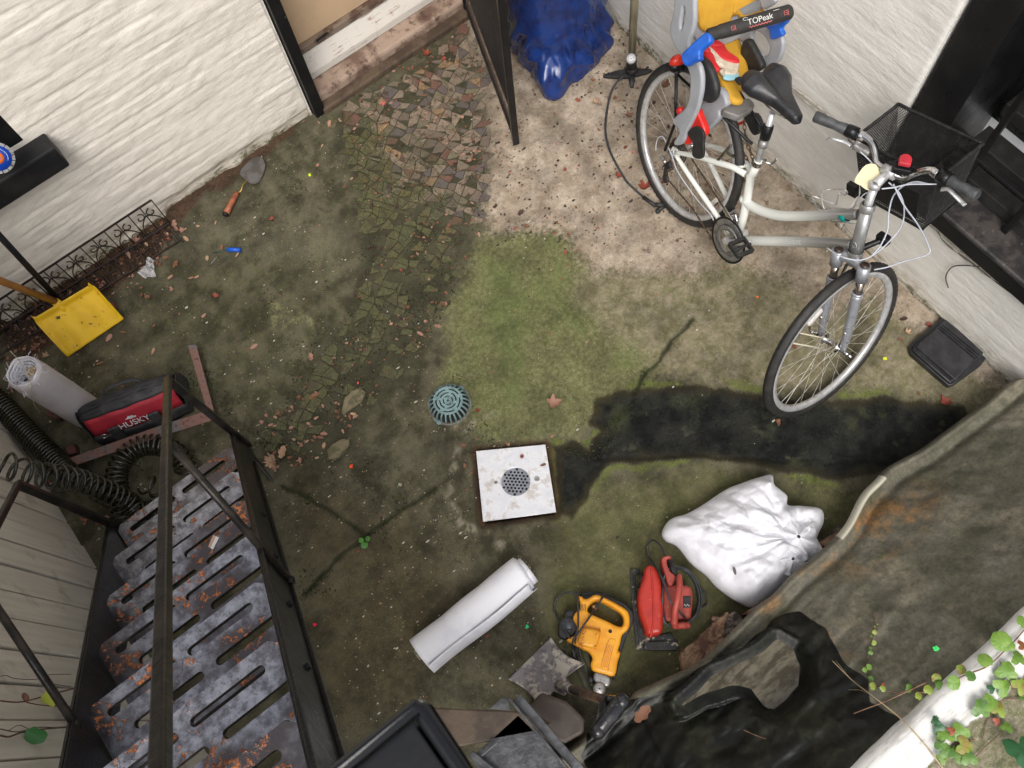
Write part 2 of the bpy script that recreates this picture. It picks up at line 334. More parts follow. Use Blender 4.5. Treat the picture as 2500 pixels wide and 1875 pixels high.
h = t.math('ADD', t.math('MULTIPLY', n2, .5), t.math('ADD', t.math('MULTIPLY', n3, .35), t.math('MULTIPLY', n5, .15)))
MG = t.out(c, rgh, 0, t.bump(h, t.math('ADD', .45, t.math('MULTIPLY', wn, .55)), .010), Specular_IOR_Level=t.math('ADD', .20, t.math('MULTIPLY', t.at('wetcore'), t.ramp(n1, .36, .66, -.04, .15))))
g = grid_obj('ground', V, MG)
for k, a in dict(pale=pale, tan=tan, mosz=mosz, wet=wet, wetcore=wetcore, lime=lime, green=green, stain=stain, green2=green2, mossl=mossl, patch=patch, dirt=dirt, brownl=brownl, crack=crack, ridge=ridge, gap=gap).items(): attr(g, k, a)
tag(g, kind='structure')
def ground_z(x, y):
    i = int(round((x - xs[0]) / .01)); j = int(round((y - ys[0]) / .01))
    return float(Zg[min(max(i, 0), len(xs) - 1), min(max(j, 0), len(ys) - 1)])
# ---- broken tile paving set into the concrete
tv = []; tf = []; tcol = []
pal = [((.27, .21, .155), 30), ((.22, .18, .135), 24), ((.075, .075, .085), 13), ((.13, .05, .04), 8), ((.32, .20, .10), 4), ((.13, .105, .085), 18), ((.16, .15, .095), 16), ((.10, .085, .10), 4)]
cols = [p[0] for p in pal]; ws = np.array([p[1] for p in pal], float); ws /= ws.sum()
rg = np.random.RandomState(11)
MPW = np.array([(p.x, p.y) for p in DP(mosaic_poly)])
g0 = .046; ang = .5
gx = np.arange(-56, 56); GX, GY = np.meshgrid(gx, gx, indexing='ij')
jit = rg.uniform(-.38, .38, GX.shape + (2,))
LX = (GX + jit[..., 0]) * g0 * (1 + .25 * (fbm(GX, GY, .15, 2, 3) - .5)); LY = (GY + jit[..., 1]) * g0
CX = LX * cos(ang) - LY * sin(ang) + .6; CY = LX * sin(ang) + LY * cos(ang) + 1.9
mid = np.stack([(CX[:-1, :-1] + CX[1:, 1:]) / 2, (CY[:-1, :-1] + CY[1:, 1:]) / 2], -1)
inm = sdist(mid[..., 0], mid[..., 1], MPW)
def addtile(q, z0, colr):
    ce = np.mean(q, 0); q = [ce + (p - ce) * rg.uniform(.88, .95) for p in q]; tx, ty = rg.uniform(-.035, .035, 2); b = len(tv); n = len(q)
    for p in q: tv.append((p[0], p[1], z0 + tx * (p[0] - ce[0]) + ty * (p[1] - ce[1])))
    for p in q: p2 = ce + (p - ce) * 1.04; tv.append((p2[0], p2[1], z0 - .012))
    tf.append(tuple(range(b, b + n))); tcol.append(colr)
    for k in range(n): tf.append((b + k, b + n + k, b + n + (k + 1) % n, b + (k + 1) % n)); tcol.append(colr)
for i in range(inm.shape[0]):
    for j in range(inm.shape[1]):
        if inm[i, j] < .006: continue
        x, y = mid[i, j]; low = 1 - float(sst(np.array(y), 1.5, 2.35))
        if rg.rand() < .05 + .62 * low + .35 * (fbm(np.array(x), np.array(y), 6, 2, 77) > .58): continue
        q = [np.array([CX[a, b_], CY[a, b_]]) for a, b_ in ((i, j), (i + 1, j), (i + 1, j + 1), (i, j + 1))]
        colr = np.array(cols[rg.choice(len(cols), p=ws)]) * rg.uniform(.8, 1.15)
        if low > .5: colr = colr * .55
        z0 = ground_z(x, y) + rg.uniform(.0035, .0065)
        r = rg.rand()
        if r < .1: addtile(q[:3], z0, colr); addtile([q[0], q[2], q[3]], z0 + .001, np.array(cols[rg.choice(len(cols), p=ws)]))
        elif r < .4: m = (q[0] + q[1]) / 2; addtile([m, q[1], q[2], q[3]], z0, colr)
        else: addtile(q, z0, colr)
me = bpy.data.meshes.new('tile_paving'); me.from_pydata(tv, [], tf); ca = me.color_attributes.new('tile', 'FLOAT_COLOR', 'CORNER')
buf = []
for p, cc in zip(me.polygons, tcol): buf += [(*cc, 1.)] * p.loop_total
ca.data.foreach_set('color', np.array(buf, np.float32).reshape(-1))
t = NT('broken_tile'); n1 = t.noise(7, 6, .65); n2 = t.noise(70, 6, .7)
geo = t.n.new('ShaderNodeSeparateXYZ'); t.lk(t.co, geo.inputs[0])
c = t.mix(t.ramp(n2, .35, .65, .25, .65), t.atc('tile'), (.13, .10, .07))
mo = t.math('ADD', t.ramp(geo.outputs[0], .45, 1.35, .30, -.12), t.math('ADD', t.math('MULTIPLY', n1, .7), t.math('MULTIPLY', n2, .3)))
c = t.mix(t.ramp(mo, .46, .66, 0, .86), c, t.mix(t.ramp(n2, .4, .6), (.075, .085, .026), (.040, .040, .016))); c = t.mix(t.ramp(t.noise(120, 4, .7), .56, .64, 0, .85), c, (.05, .035, .022)); c = t.mix(t.ramp(t.noise(18, 5, .7), .54, .62, 0, .85), c, (.055, .042, .026)); c = t.mix(t.ramp(t.noise(11, 5, .7), .66, .72, 0, .8), c, (.30, .30, .16))
me.materials.append(t.out(c, t.ramp(n2, .3, .7, .4, .8), 0, t.bump(n2, .4, .003), Specular_IOR_Level=.35))
tag(link('tile_paving', me), kind='structure')
# ================================================================== WALLS
def paint(name, base, dirtc, ctop=True, course=13.3, brick=True, axis='z'):
    t = NT(name); co = t.co; sx = t.n.new('ShaderNodeSeparateXYZ'); t.lk(co, sx.inputs[0])
    st = t.mapc((1, 1, 3.2)); n1 = t.noise(5, 5, .6, st); n2 = t.noise(22, 6, .65, st); n3 = t.noise(170, 3)
    c = t.mix(t.ramp(n1, .35, .7), base, tuple(x * .90 for x in base)); c = t.mix(t.ramp(n2, .60, .75, 0, .5), c, tuple(x * .82 for x in base))
    zz = t.math('SUBTRACT', sx.outputs[2], t.math('MULTIPLY', t.math('SUBTRACT', n1, .5), .22))
    c = t.mix(t.math('MULTIPLY', t.ramp(zz, .16, .0), t.ramp(n2, .38, .6, .15, .8)), c, dirtc)
    c = t.mix(t.math('MULTIPLY', t.ramp(zz, .05, .01), t.ramp(t.noise(40, 5, .7), .4, .6)), c, (.10, .10, .04))
    c = t.mix(t.ramp(t.noise(60, 4, .75), .71, .76, 0, .7), c, (.10, .08, .06))
    h = t.math('ADD', t.math('MULTIPLY', n2, .8), t.math('MULTIPLY', n3, .12))
    return t.out(c, t.ramp(n2, .3, .7, .42, .62), 0, t.bump(h, .4, .010))
M_WA = paint('white_brick_paint', (.80, .745, .66), (.32, .27, .17)); M_WB = paint('white_wall_paint', (.80, .775, .72), (.33, .29, .20))
def brick_relief(A, Z, amp, seed):
    ph = (Z + .010 * (fbm(A, Z, 3, 3, seed) - .5)) / .075; fr = ph - np.floor(ph); joint = np.minimum(fr, 1 - fr) / .5
    row = np.floor(ph); vj = (A + .11 * (row % 2)) / .215; vf = vj - np.floor(vj); vjo = np.minimum(vf, 1 - vf) * .215
    b = sst(joint, .04, .26) * (1 - .35 * (1 - sst(vjo, .002, .012)))
    rowj = _tab[(row.astype(int) * 7 + 31 + seed) % 512, (np.floor(vj).astype(int) * 3 + 11) % 512]
    return amp * (b * (.30 + .75 * sst(fbm(A, Z * 1.5, 5, 4, seed + 2), .35, .7)) + .5 * (rowj - .5)) + amp * 1.5 * (fbm(A * .8 + Z * .3, Z, 10, 4, seed + 5) - .5) + amp * 1.2 * (fbm(A * .6, Z, 34, 3, seed + 8) - .5)
WAx1 = .745
ax_ = np.arange(-2.6, WAx1 + .001, .0125); az = np.concatenate([np.arange(-.02, 1.55, .009), np.arange(1.6, 4.3, .1)])
A, Z = np.meshgrid(ax_, az, indexing='ij'); rl = brick_relief(A, Z, .0042, 3)
# crumbled render along the foot of the wall
foot = (1 - sst(Z + .05 * (fbm(A, Z, 7, 4, 61) - .5), .05, .085)) * sst(fbm(A, Z * 0, 3, 2, 14), .42, .5)
yy = 2.925 - rl + .014 * foot * 1.0 - .035 * (1 - sst(Z, 0, .05)) * (1 - foot) * fbm(A, Z, 12, 3, 5)
Vw = np.stack([A, yy, Z], -1)
hole = (A[:-1, :-1] < -.345) & (Z[:-1, :-1] > .79) & (Z[:-1, :-1] < 2.2)
wall_a = thing('brick_wall', 'white painted brick wall at the left of the doorway, ridged courses crumbling at its foot', 'wall', (-.9, 2.93, 0))
o = grid_obj('wall_face', Vw, M_WA, wall_a)
bm = bmesh.new(); bm.from_mesh(o.data); bm.faces.ensure_lookup_table(); hf = hole.reshape(-1)
bmesh.ops.delete(bm, geom=[f for f in bm.faces if hf[f.index]], context='FACES'); bm.to_mesh(o.data); bm.free()
mb = MB(); mb.bx(-2.6, WAx1 - .004, 2.97, 3.4, -.02, .76); mb.bx(-.33, WAx1 - .004, 2.97, 3.4, .76, 4.2); mb.bx(-2.6, -.33, 2.97, 3.4, 2.3, 4.2); mb.box((WAx1 + .0, 3.17, 2.1), (.012, .48, 4.2))
mb.build('wall_core', M_WA, wall_a)
mb = MB(); mb.bx(.7, 1.86, 3.30, 3.5, -.02, 4.2); mb.bx(1.72, 2.6, 2.93, 3.3, -.02, 4.2); mb.bx(.7, 1.75, 2.95, 3.3, 2.25, 4.2)
mb.build('wall_panel', M_WA, wall_a)
M_BLK = mat('black_gloss_paint', (.008, .008, .009), .32, 0, (.014, .013, .013), 8, .45, .7, .25, 90, (.05, .045, .035), 45, .66, .78, Specular_IOR_Level=.3)
M_BLKD = mat('black_dusty_paint', (.012, .012, .013), .5, 0, (.022, .020, .020), 9, .45, .7, .3, 90, (.07, .06, .05), 30, .62, .78, Specular_IOR_Level=.25)
ws_ = thing('window', 'black painted window with a thick black sill in the white brick wall', 'window', (-.6, 2.9, .7))
mb = MB(); zs = PY(125, 340, 2.835).z
M_SILL = M_BLKD
mb.bx(-1.6, -.262, 2.83, 2.99, .655, .775); mb.build('sill', M_SILL, ws_, .008)
mb = MB(); mb.bx(-.42, -.335, 2.925, 3.02, .775, 2.3); mb.bx(-1.6, -.42, 2.95, 3.02, .775, .86); mb.bx(-1.6, -.42, 2.95, 3.02, 1.6, 1.66); mb.build('frame', M_BLK, ws_, .006)
M_GLS = mat('dark_glass', (.012, .014, .014), .06, 0, (.02, .022, .02), 4)
mb = MB(); mb.bx(-1.6, -.42, 3.0, 3.01, .86, 2.2); mb.build('pane', M_GLS, ws_)
# ---- doorway
dr = thing('doorway', 'cream panelled door above a worn white board threshold, with a black post at its left', 'door', (1.2, 3.0, 0))
M_CREAM = mat('cream_door_paint', (.56, .40, .25), .5, 0, (.50, .36, .23), 6, .4, .7, .15, 60)
t = NT('worn_white_board'); sw = t.mapc((1, 1, 14)); n = t.noise(30, 5, .7, t.mapc((.25, 1, 6))); q = t.noise(14, 6, .7)
M_BOARD = t.out(t.mix(t.ramp(t.math('ADD', t.math('MULTIPLY', n, .5), t.math('MULTIPLY', q, .5)), .54, .62), (.52, .49, .44), (.22, .12, .075)), .6, 0, t.bump(n, .4, .004))
M_STEP = mat('worn_render_step', (.34, .25, .19), .75, 0, (.14, .085, .06), 7, .42, .62, .5, 90, (.075, .04, .028), 16, .50, .66)
M_STEPD = mat('dirty_stone_step', (.10, .068, .042), .8, 0, (.055, .035, .022), 9, .4, .6, .5, 90, (.20, .16, .12), 60, .62, .72)
mb = MB(); mb.bx(.80, 1.74, 2.885, 3.06, -.02, .035); mb.build('lower_step', M_STEPD, dr, .01)
mb = MB(); mb.bx(.80, 1.74, 2.935, 3.16, -.02, .085); mb.build('upper_step', M_STEP, dr, .015)
mb = MB(); mb.prism([(3.025, .088), (3.03, .125), (3.10, .185), (3.2, .185), (3.2, .088)], lambda a, b, t_: (t_, a, b), .79, 1.74); mb.build('threshold_board', M_BOARD, dr, .004)
mb = MB(); mb.bx(.79, 1.74, 3.092, 3.14, .19, .225); mb.build('sill_strip', mat('grimy_metal_strip', (.22, .17, .13), .5, .2, (.10, .06, .045), 20, .45, .6), dr, .003)
mb = MB(); mb.bx(.79, 1.74, 3.12, 3.16, .228, 2.2); mb.build('door_leaf', M_CREAM, dr)
mb = MB(); mb.bx(.757, .812, 2.895, 2.99, -.01, 2.25); mb.build('door_post', M_BLK, dr, .006)
mb = MB(); mb.ball(PY(697, 42, 2.89), .006, 8, 6); mb.build('bolt', M_BLK, dr)
mb = MB()
for k in range(9):
    a = PY(700 + (205 + k * 8) / 2.765, (275 - k * 6) / 2.765, 3.09); mb.ball(a, (.006 + .003 * (k % 3), .004, .007 + .003 * (k % 2)), 7, 5)
mb.build('paint_blot', M_BLK, dr)
# ---- wall behind the bicycle
WBX = 2.21; JY = .844
by = np.arange(JY, 3.0, .0125); A, Z = np.meshgrid(by, az, indexing='ij')
wob = .010 * (fbm(A, Z, 2.0, 3, 71) - .5)
Vb = np.stack([WBX - brick_relief(A, Z, .0013, 9) + wob - .004 * (Z > 5), A, Z], -1)
Vb[0, :, 0] += .012; Vb[0, :, 1] += .006 * (fbm(az, az * 0, 25, 3, 2) - .5) + .004
wall_b = thing('rendered_wall', 'white rendered wall behind the parked bicycle, dirty along its base', 'wall', (2.3, 1.2, 0))
grid_obj('wall_face', Vb[:, ::], M_WB, wall_b)
by2 = np.arange(-1.7, JY + .012, .0125); az2 = np.arange(-.02, .53, .009); A, Z = np.meshgrid(by2, az2, indexing='ij')
Vb2 = np.stack([WBX - brick_relief(A, Z, .0013, 9) + .010 * (fbm(A, Z, 2.0, 3, 71) - .5) + .02 * (1 - sst(Z, 0, .03)) * (fbm(A, Z, 9, 3, 5) - .3), A, Z], -1)
grid_obj('wall_face_low', Vb2, M_WB, wall_b)
mb = MB(); mb.bx(2.25, 2.85, JY + .006, 3.4, -.02, 4.2); mb.bx(2.25, 2.85, -1.7, JY, -.02, .53); mb.bx(2.217, 2.30, JY + .004, JY + .03, .53, 4.2); mb.bx(2.25, 2.85, -1.7, JY, 2.6, 4.2); mb.build('wall_core', M_WB, wall_b)
win = thing('barred_window', 'black window recess with iron guard bars above the stone sill on the right', 'window', (2.3, 0, .55))
M_SILL2 = mat('stained_stone_sill', (.055, .047, .042), .55, 0, (.02, .018, .018), 14, .42, .6, .35, 90, (.15, .12, .10), 60, .60, .70)
mb = MB(); mb.bx(2.165, 2.50, -1.6, JY - .16, .528, .605); mb.build('sill', [M_SILL2], win, .01)
mb = MB(); mb.bx(2.158, 2.1645, -1.6, JY - .17, .522, .598); mb.bx(2.22, 2.6, JY - .155, JY - .01, .535, 2.6); mb.build('frame', M_BLK, win, .004)
M_LOUV = mat('dusty_black_frame', (.022, .021, .020), .5, 0, (.035, .033, .030), 14, .45, .65, .3, 80, (.07, .06, .05), 50, .62, .75, Specular_IOR_Level=.25)
mb = MB()
for x, z, w in ((2.335, .665, .07), (2.42, .74, .09), (2.52, .85, .08), (2.58, 1.0, .05)): mb.bx(x - w / 2, x + w / 2, -1.6, JY - .20, z - .06, z)
mb.build('frame_ledge', M_LOUV, win, .004)
mb = MB(); mb.bx(2.62, 2.64, -1.6, JY - .02, .6, 2.6); mb.build('pane', M_GLS, win)
for y in (.56, .33, .10, -.13, -.36, -.59):
    mb = MB(); mb.bar((2.275, y, .606), (2.275, y, 2.5), .022, .022, (0, 1, 0)); mb.build('guard_bar', M_BLK, win, .003)
for z in (.80, 1.35):
    mb = MB(); mb.bx(2.262, 2.288, -1.6, JY - .2, z, z + .014); mb.build('cross_bar', M_BLK, win, .002)
# ---- grey boarded fence behind the stair
t = NT('grey_fence_board'); sx = t.n.new('ShaderNodeSeparateXYZ'); t.lk(t.co, sx.inputs[0])
gr = t.noise(40, 4, .6, t.mapc((1, 1, .06))); n2 = t.noise(180, 3)
c = t.mix(t.ramp(gr, .35, .65), (.66, .61, .52), (.57, .53, .45)); c = t.mix(t.ramp(n2, .68, .73, 0, .6), c, (.45, .42, .36)); c = t.mix(t.ramp(t.noise(6, 6, .6), .55, .72, 0, .5), c, (.14, .12, .09))
M_FEN = t.out(c, .72, 0, t.bump(t.math('ADD', gr, t.math('MULTIPLY', n2, .2)), .25, .004))
fen = thing('board_fence', 'grey painted fence of upright boards beside the rusty stair', 'fence', (-1.15, 1.2, 0))
y = 2.75; k = 0
while y > -.9:
    mb = MB(); x0 = -1.165 + .004 * math.sin(k * 1.7); mb.bx(x0 - .02, x0, y - .118, y - .004, -.02, 1.95 + .003 * (k % 3)); mb.build('board', M_FEN, fen, .003); y -= .122; k += 1
mb = MB(); mb.bx(-1.23, -1.19, -.9, 2.75, .02, 1.9); mb.build('backing', mat('dark_gap', (.03, .028, .022), .8), fen)
# ================================================================== RUSTY STEEL STAIR
t = NT('rusting_painted_steel'); n1 = t.noise(7, 7, .68, dist=.35); n2 = t.noise(30, 6, .7); n3 = t.noise(220, 3, .6)
base = t.mix(t.ramp(n2, .35, .65), (.30, .30, .33), (.095, .09, .10)); base = t.mix(t.ramp(t.noise(3.5, 5), .46, .60), base, (.065, .055, .055))
blot = t.math('ABSOLUTE', t.math('SUBTRACT', n1, .585)); ring = t.ramp(blot, .022, .010); spot = t.ramp(t.math('ADD', t.math('MULTIPLY', n2, .6), t.math('MULTIPLY', n1, .4)), .605, .635)
rm = t.math('MAXIMUM', t.math('MULTIPLY', ring, t.ramp(n2, .42, .55)), t.math('MULTIPLY', spot, .9))
rc = t.mix(t.ramp(t.noise(70, 4), .38, .60), (.50, .155, .035), (.13, .040, .018))
c = t.mix(t.ramp(rm, .1, .75), base, rc); c = t.mix(t.ramp(t.noise(95, 3), .66, .72, 0, .8), c, (.05, .03, .03))
cv = t.vor(13, 'DISTANCE_TO_EDGE', co=t.mapc((1, 1, 1))); c = t.mix(t.math('MULTIPLY', t.ramp(cv, .018, .004), t.ramp(n1, .5, .56, 0, .8)), c, (.05, .04, .045))
hh = t.math('ADD', t.math('MULTIPLY', n2, .5), t.math('MULTIPLY', rm, .4))
M_TREAD = t.out(c, t.ramp(rm, .1, .6, .20, .75), t.ramp(rm, .1, .6, .62, 0), t.bump(t.math('ADD', hh, t.math('MULTIPLY', n3, .12)), .5, .004))
M_IRON = mat('black_rusted_iron', (.010, .010, .011), .34, .1, (.022, .020, .020), 14, .45, .7, .4, 80, (.09, .035, .018), 26, .68, .76, Specular_IOR_Level=.3)
XL, XR, Y1, ZT, RUN, RISE = -.947, -.404, 1.624, .255, .213, .252
stair = thing('metal_stair', 'steep steel stair of slotted rusty treads between black stringers', 'stair', (-.68, 1.7, 0))
def slot_plate(x0, x1, y0, y1, z, th, slots, cut=.02):
    """flat plate with rounded through-slots, as a filled curve"""
    cu = bpy.data.curves.new('c', 'CURVE'); cu.dimensions = '2D'; cu.fill_mode = 'BOTH'; cu.extrude = th / 2
    def spl(pts):
        s = cu.splines.new('POLY'); s.points.add(len(pts) - 1); s.use_cyclic_u = True
        for p, q in zip(s.points, pts): p.co = (q[0], q[1], 0, 1)
    spl([(x0, y0), (x1 - .0, y0), (x1, y1 - cut), (x1 - cut, y1), (x0 + cut * .6, y1), (x0, y1 - cut * .6)])
    for a, b, yc, r in slots:
        pts = [(b + r * cos(q), yc + r * sin(q)) for q in np.linspace(-pi / 2, pi / 2, 7)] + [(a + r * cos(q), yc + r * sin(q)) for q in np.linspace(pi / 2, 3 * pi / 2, 7)]
        spl(pts)
    o = bpy.data.objects.new('tmp', cu); C.objects.link(o); dg = bpy.context.evaluated_depsgraph_get(); dg.update()
    me = bpy.data.meshes.new_from_object(o.evaluated_get(dg)); bpy.data.objects.remove(o)
    for v in me.vertices: v.co.z += z
    return me
rs = random.Random(5)
for n in range(10):
    yf = Y1 - RUN * n; z = ZT + RISE * n; yb = yf - .198; W_ = XR - XL
    sl = []
    for q, yc in enumerate((yf - .044, yf - .110)):
        r = .0115
        if q == 1: sl += [(XL + .095, XL + .275, yc, r), (XL + .335, XR - .040, yc, r)]
        else: sl += [(XL + .055, XL + .235, yc, r), (XL + .290, XR - .080, yc, r)]
    me = slot_plate(XL + .004, XR - .004, yb, yf, z, .005, sl, .03); me.materials.clear(); me.materials.append(M_TREAD)
    o = link('tread', me, stair)
    mb = MB()
    for a, b, yc, r in sl:
        ring = [(b + r * cos(q), yc + r * sin(q)) for q in np.linspace(-pi / 2, pi / 2, 7)] + [(a + r * cos(q), yc + r * sin(q)) for q in np.linspace(pi / 2, 3 * pi / 2, 7)]
        m_ = len(ring); mb.add([(x, y, z - .0022) for x, y in ring] + [(x, y, z - .022) for x, y in ring], [(k, (k + 1) % m_, m_ + (k + 1) % m_, m_ + k) for k in range(m_)])
    mb.build('slot_lip', M_IRON, o, clean=False)  # slot walls coloured black in place of the shade inside the slots
    mb = MB(); mb.bx(XL + .03, XR - .034, yf - .004, yf + .001, z - .036, z - .002); mb.bx(XL + .004, XR - .004, yb - .001, yb + .004, z - .036, z - .002)
    mb.build('tread_lip', M_IRON, o)
def sline(y, dz=0): return (y, ZT + (Y1 - y) / RUN * RISE + dz)
for nm, xa, xb in (('l', XL - .008, XL - .001), ('r', XR + .002, XR + .010)):
    mb = MB(); yt, yb = -.45, Y1 + .03
    a = sline(yt, .045); b = sline(yb, .045); b = (b[0], b[1]); 
    out = [(a[0], a[1]), (b[0] + .03, b[1] - .035), (yb + .05, .0), (yb - .16, .0), sline(yb - .05, -.20)[0:2], sline(yt, -.17)]
    mb.prism(out, lambda p, q, t_: (t_, p, q), xa, xb)
    w = .011; sgn = -1 if nm == 'l' else 1; x2 = xa if nm == 'l' else xb
    for dz in (.045, -.165):
        p0 = sline(yt, dz); p1 = sline(yb - (.02 if dz > 0 else .12), dz - .002)
        mb.bar((x2 + sgn * w / 2, p0[0], p0[1]), (x2 + sgn * w / 2, p1[0], p1[1]), w, .006, (0, .76, .65))
    mb.build('stringer', M_IRON, stair, .002)
for x in (XR + .012,):
    for yy_ in (.45, .66, .87, 1.1):
        mb = MB(); y_, z_ = sline(yy_, -.06); mb.lathe([(.0, .012), (.008, .012), (.009, .006), (.009, 0)], (x - .004, y_, z_ - .04), (1, 0, 0), 6, smooth=False); mb.build('bolt', M_IRON, stair)
M_RAIL = mat('worn_black_rail', (.014, .013, .012), .33, .2, (.038, .030, .024), 18, .42, .66, .3, 70, (.16, .085, .03), 34, .68, .78, Specular_IOR_Level=.2)
# railings: square tube, post and brace on either side
def railing(x, p_base, p_top, brace, top_z_off, yend=-.35):
    mb = MB(); mb.bar(p_base, p_top, .026, .026, (0, 1, 0)); mb.build('rail_post', M_RAIL, stair, .004)
    e = (x, yend, p_top[2] + (p_top[1] - yend) * RISE / RUN)
    mb = MB(); mb.bar((x, p_top[1] + .012, p_top[2] - .01), e, .023, .020, (0, 0, 1)); mb.build('handrail', M_RAIL, stair, .005, seg=3)
    mb = MB(); mb.tube([brace[0], brace[1]], .011, 10); mb.ball(brace[1], .016, 8, 6); mb.build('rail_brace', M_RAIL, stair)
railing(-.385, (-.392, 1.70, .0), (-.385, 1.640, .885), ((-.385, 1.131, 1.47), (-.388, .765, 1.11)), 0)
railing(-.955, (-.955, 1.655, .0), (-.955, 1.655, .86), ((-.955, 1.18, 1.41), (-.955, .736, 1.325)), 0)
# newel post with cap close to the eye
nw = thing('railing', 'glossy black railing corner with a low pyramid cap, close at the bottom edge', 'railing', (-.137, -1.1, 0))
M_GLOSS = mat('glossy_black_enamel', (.006, .006, .007), .16, 0, (.012, .011, .012), 9, .45, .7, .12, 60, (.06, .055, .05), 160, .70, .74, Specular_IOR_Level=.4)
mb = MB(); mb.bx(-.192, -.094, -1.15, .065, 2.80, 2.86); mb.build('top_rail', M_GLOSS, nw, .006)
mb = MB(); mb.bx(-.182, -.104, -1.14, -1.06, 0, 2.80); mb.build('post', M_GLOSS, nw, .004)
mb = MB(); a, b, c_, d_ = -.205, -.079, -.048, .084; m_ = ((a + b) / 2, (c_ + d_) / 2)
mb.bx(a, b, c_, d_, 2.862, 2.876); i = .010
for x0_, x1_, y0_, y1_ in ((a, b, d_ - i, d_), (a, b, c_, c_ + i), (a, a + i, c_ + i, d_ - i), (b - i, b, c_ + i, d_ - i)): mb.bx(x0_, x1_, y0_, y1_, 2.8765, 2.901)
V8 = [(a + i, c_ + i, 2.895), (b - i, c_ + i, 2.895), (b - i, d_ - i, 2.895), (a + i, d_ - i, 2.895)]; top = [(m_[0] - .006, m_[1] - .006, 2.880), (m_[0] + .006, m_[1] - .006, 2.880), (m_[0] + .006, m_[1] + .006, 2.880), (m_[0] - .006, m_[1] + .006, 2.880)]
mb.add(V8 + top, [(0, 1, 5, 4), (1, 2, 6, 5), (2, 3, 7, 6), (3, 0, 4, 7), (4, 5, 6, 7), (3, 2, 1, 0)]); mb.build('cap', M_GLOSS, nw, .005, seg=3)
# timber and steel below it
M_WOOD = mat('damp_brown_timber', (.085, .058, .035), .6, 0, (.045, .030, .02), 9, .4, .62, .5, 60, (.02, .018, .014), 20, .58, .72)
bz = .55
tb = thing('timber_beam', 'damp brown timber beam below the black post cap, crossing a steel frame', 'beam', P(1190, 1760, bz))
q = [P(1040, 1727, bz), P(1290, 1737, bz), P(1345, 1765, bz), P(1300, 1790, bz), P(1085, 1830, bz), P(1000, 1800, bz)]
mb = MB(); mb.add([*q] + [Vector((p.x, p.y, bz - .09)) for p in q], [(0, 1, 2, 3, 4, 5), (11, 10, 9, 8, 7, 6)] + [(k, 6 + k, 6 + (k + 1) % 6, (k + 1) % 6) for k in range(6)]); mb.build('beam_body', M_WOOD, tb, .006)
tb2 = thing('timber_block', 'rounded brown timber block right behind the steel angle frame', 'timber', P(1370, 1740, .3))
q = [P(*p, .34) for p in ((1320, 1690), (1385, 1712), (1428, 1755), (1425, 1790), (1380, 1815), (1310, 1800), (1280, 1740))]
mb = MB(); n = len(q); mb.add([*q] + [Vector((p.x, p.y, .0)) for p in q], [tuple(range(n)), tuple(range(n, 2 * n))[::-1]] + [(k, n + k, n + (k + 1) % n, (k + 1) % n) for k in range(n)]); mb.build('block_body', mat('grey_brown_timber', (.075, .06, .05), .6, 0, (.05, .035, .026), 12, .4, .6, .4, 60), tb2, .012)
M_GSTEEL = mat('scuffed_grey_steel', (.085, .088, .092), .45, .25, (.045, .045, .05), 24, .42, .6, .4, 80, (.12, .06, .03), 60, .64, .72)
sf = thing('steel_frame', 'scuffed grey steel angle frame at the bottom edge, over the timber', 'frame', P(1290, 1800, .6))
zf = .60
mb = MB(); mb.bar(P(1243, 1705, zf), P(1400, 1895, zf), .008, .03); mb.bar(P(1262, 1702, zf - .02), P(1428, 1895, zf - .02), .03, .006); mb.build('angle_bar', M_GSTEEL, sf, .002)
mb = MB(); q = [P(*p, zf - .05) for p in ((1265, 1745), (1330, 1810), (1410, 1900), (1180, 1900), (1150, 1850))]; mb.add([*q] + [p - Vector((0, 0, .006)) for p in q], [(0, 1, 2, 3, 4), (9, 8, 7, 6, 5)] + [(k, 5 + k, 5 + (k + 1) % 5, (k + 1) % 5) for k in range(5)]); mb.build('web_plate', M_GSTEEL, sf, .002)
mb = MB(); q = [P(*p, zf + .004) for p in ((1195, 1730), (1225, 1703), (1240, 1708), (1246, 1735))]; mb.add([*q] + [p - Vector((0, 0, .006)) for p in q], [(0, 1, 2, 3), (7, 6, 5, 4)] + [(k, 4 + k, 4 + (k + 1) % 4, (k + 1) % 4) for k in range(4)]); mb.build('end_plate', M_GSTEEL, sf, .001)
mb = MB(); mb.bar(P(1150, 1840, zf - .03), P(1225, 1900, zf - .03), .02, .01); mb.bar(P(1175, 1845, zf - .02), P(1215, 1812, zf - .02), .006, .012); mb.build('cross_piece', M_GSTEEL, sf, .002)
# card on the tread
z3 = ZT + RISE * 3 + .004
# ================================================================== RETAINING WALL, COPING
t = NT('painted_coping'); sx = t.n.new('ShaderNodeSeparateXYZ'); t.lk(t.co, sx.inputs[0]); n1 = t.noise(10, 5, .65, t.mapc((.35, 1, 1))); n2 = t.noise(60, 5, .7); n3 = t.noise(14, 6, .7)
edge = t.math('ADD', sx.outputs[1], t.math('MULTIPLY', t.math('SUBTRACT', t.noise(6, 5, .7), .5), .09)); pm = t.ramp(edge, -.735, -.725)
moss = t.mix(t.ramp(n2, .4, .6), (.22, .19, .13), (.115, .12, .045)); moss = t.mix(t.ramp(n3, .55, .68), moss, (.07, .075, .03)); moss = t.mix(t.ramp(t.noise(130, 3), .62, .70), moss, (.42, .38, .28))
wh = t.mix(t.ramp(t.noise(30, 5, .7, t.mapc((.2, 1, 1))), .50, .64), (.78, .77, .74), (.55, .54, .50)); wh = t.mix(t.ramp(n3, .68, .74, 0, .8), wh, (.33, .31, .20))
M_COP = t.out(t.mix(pm, moss, wh), .6, 0, t.bump(t.math('ADD', n1, t.math('MULTIPLY', n2, .3)), .35, .006))
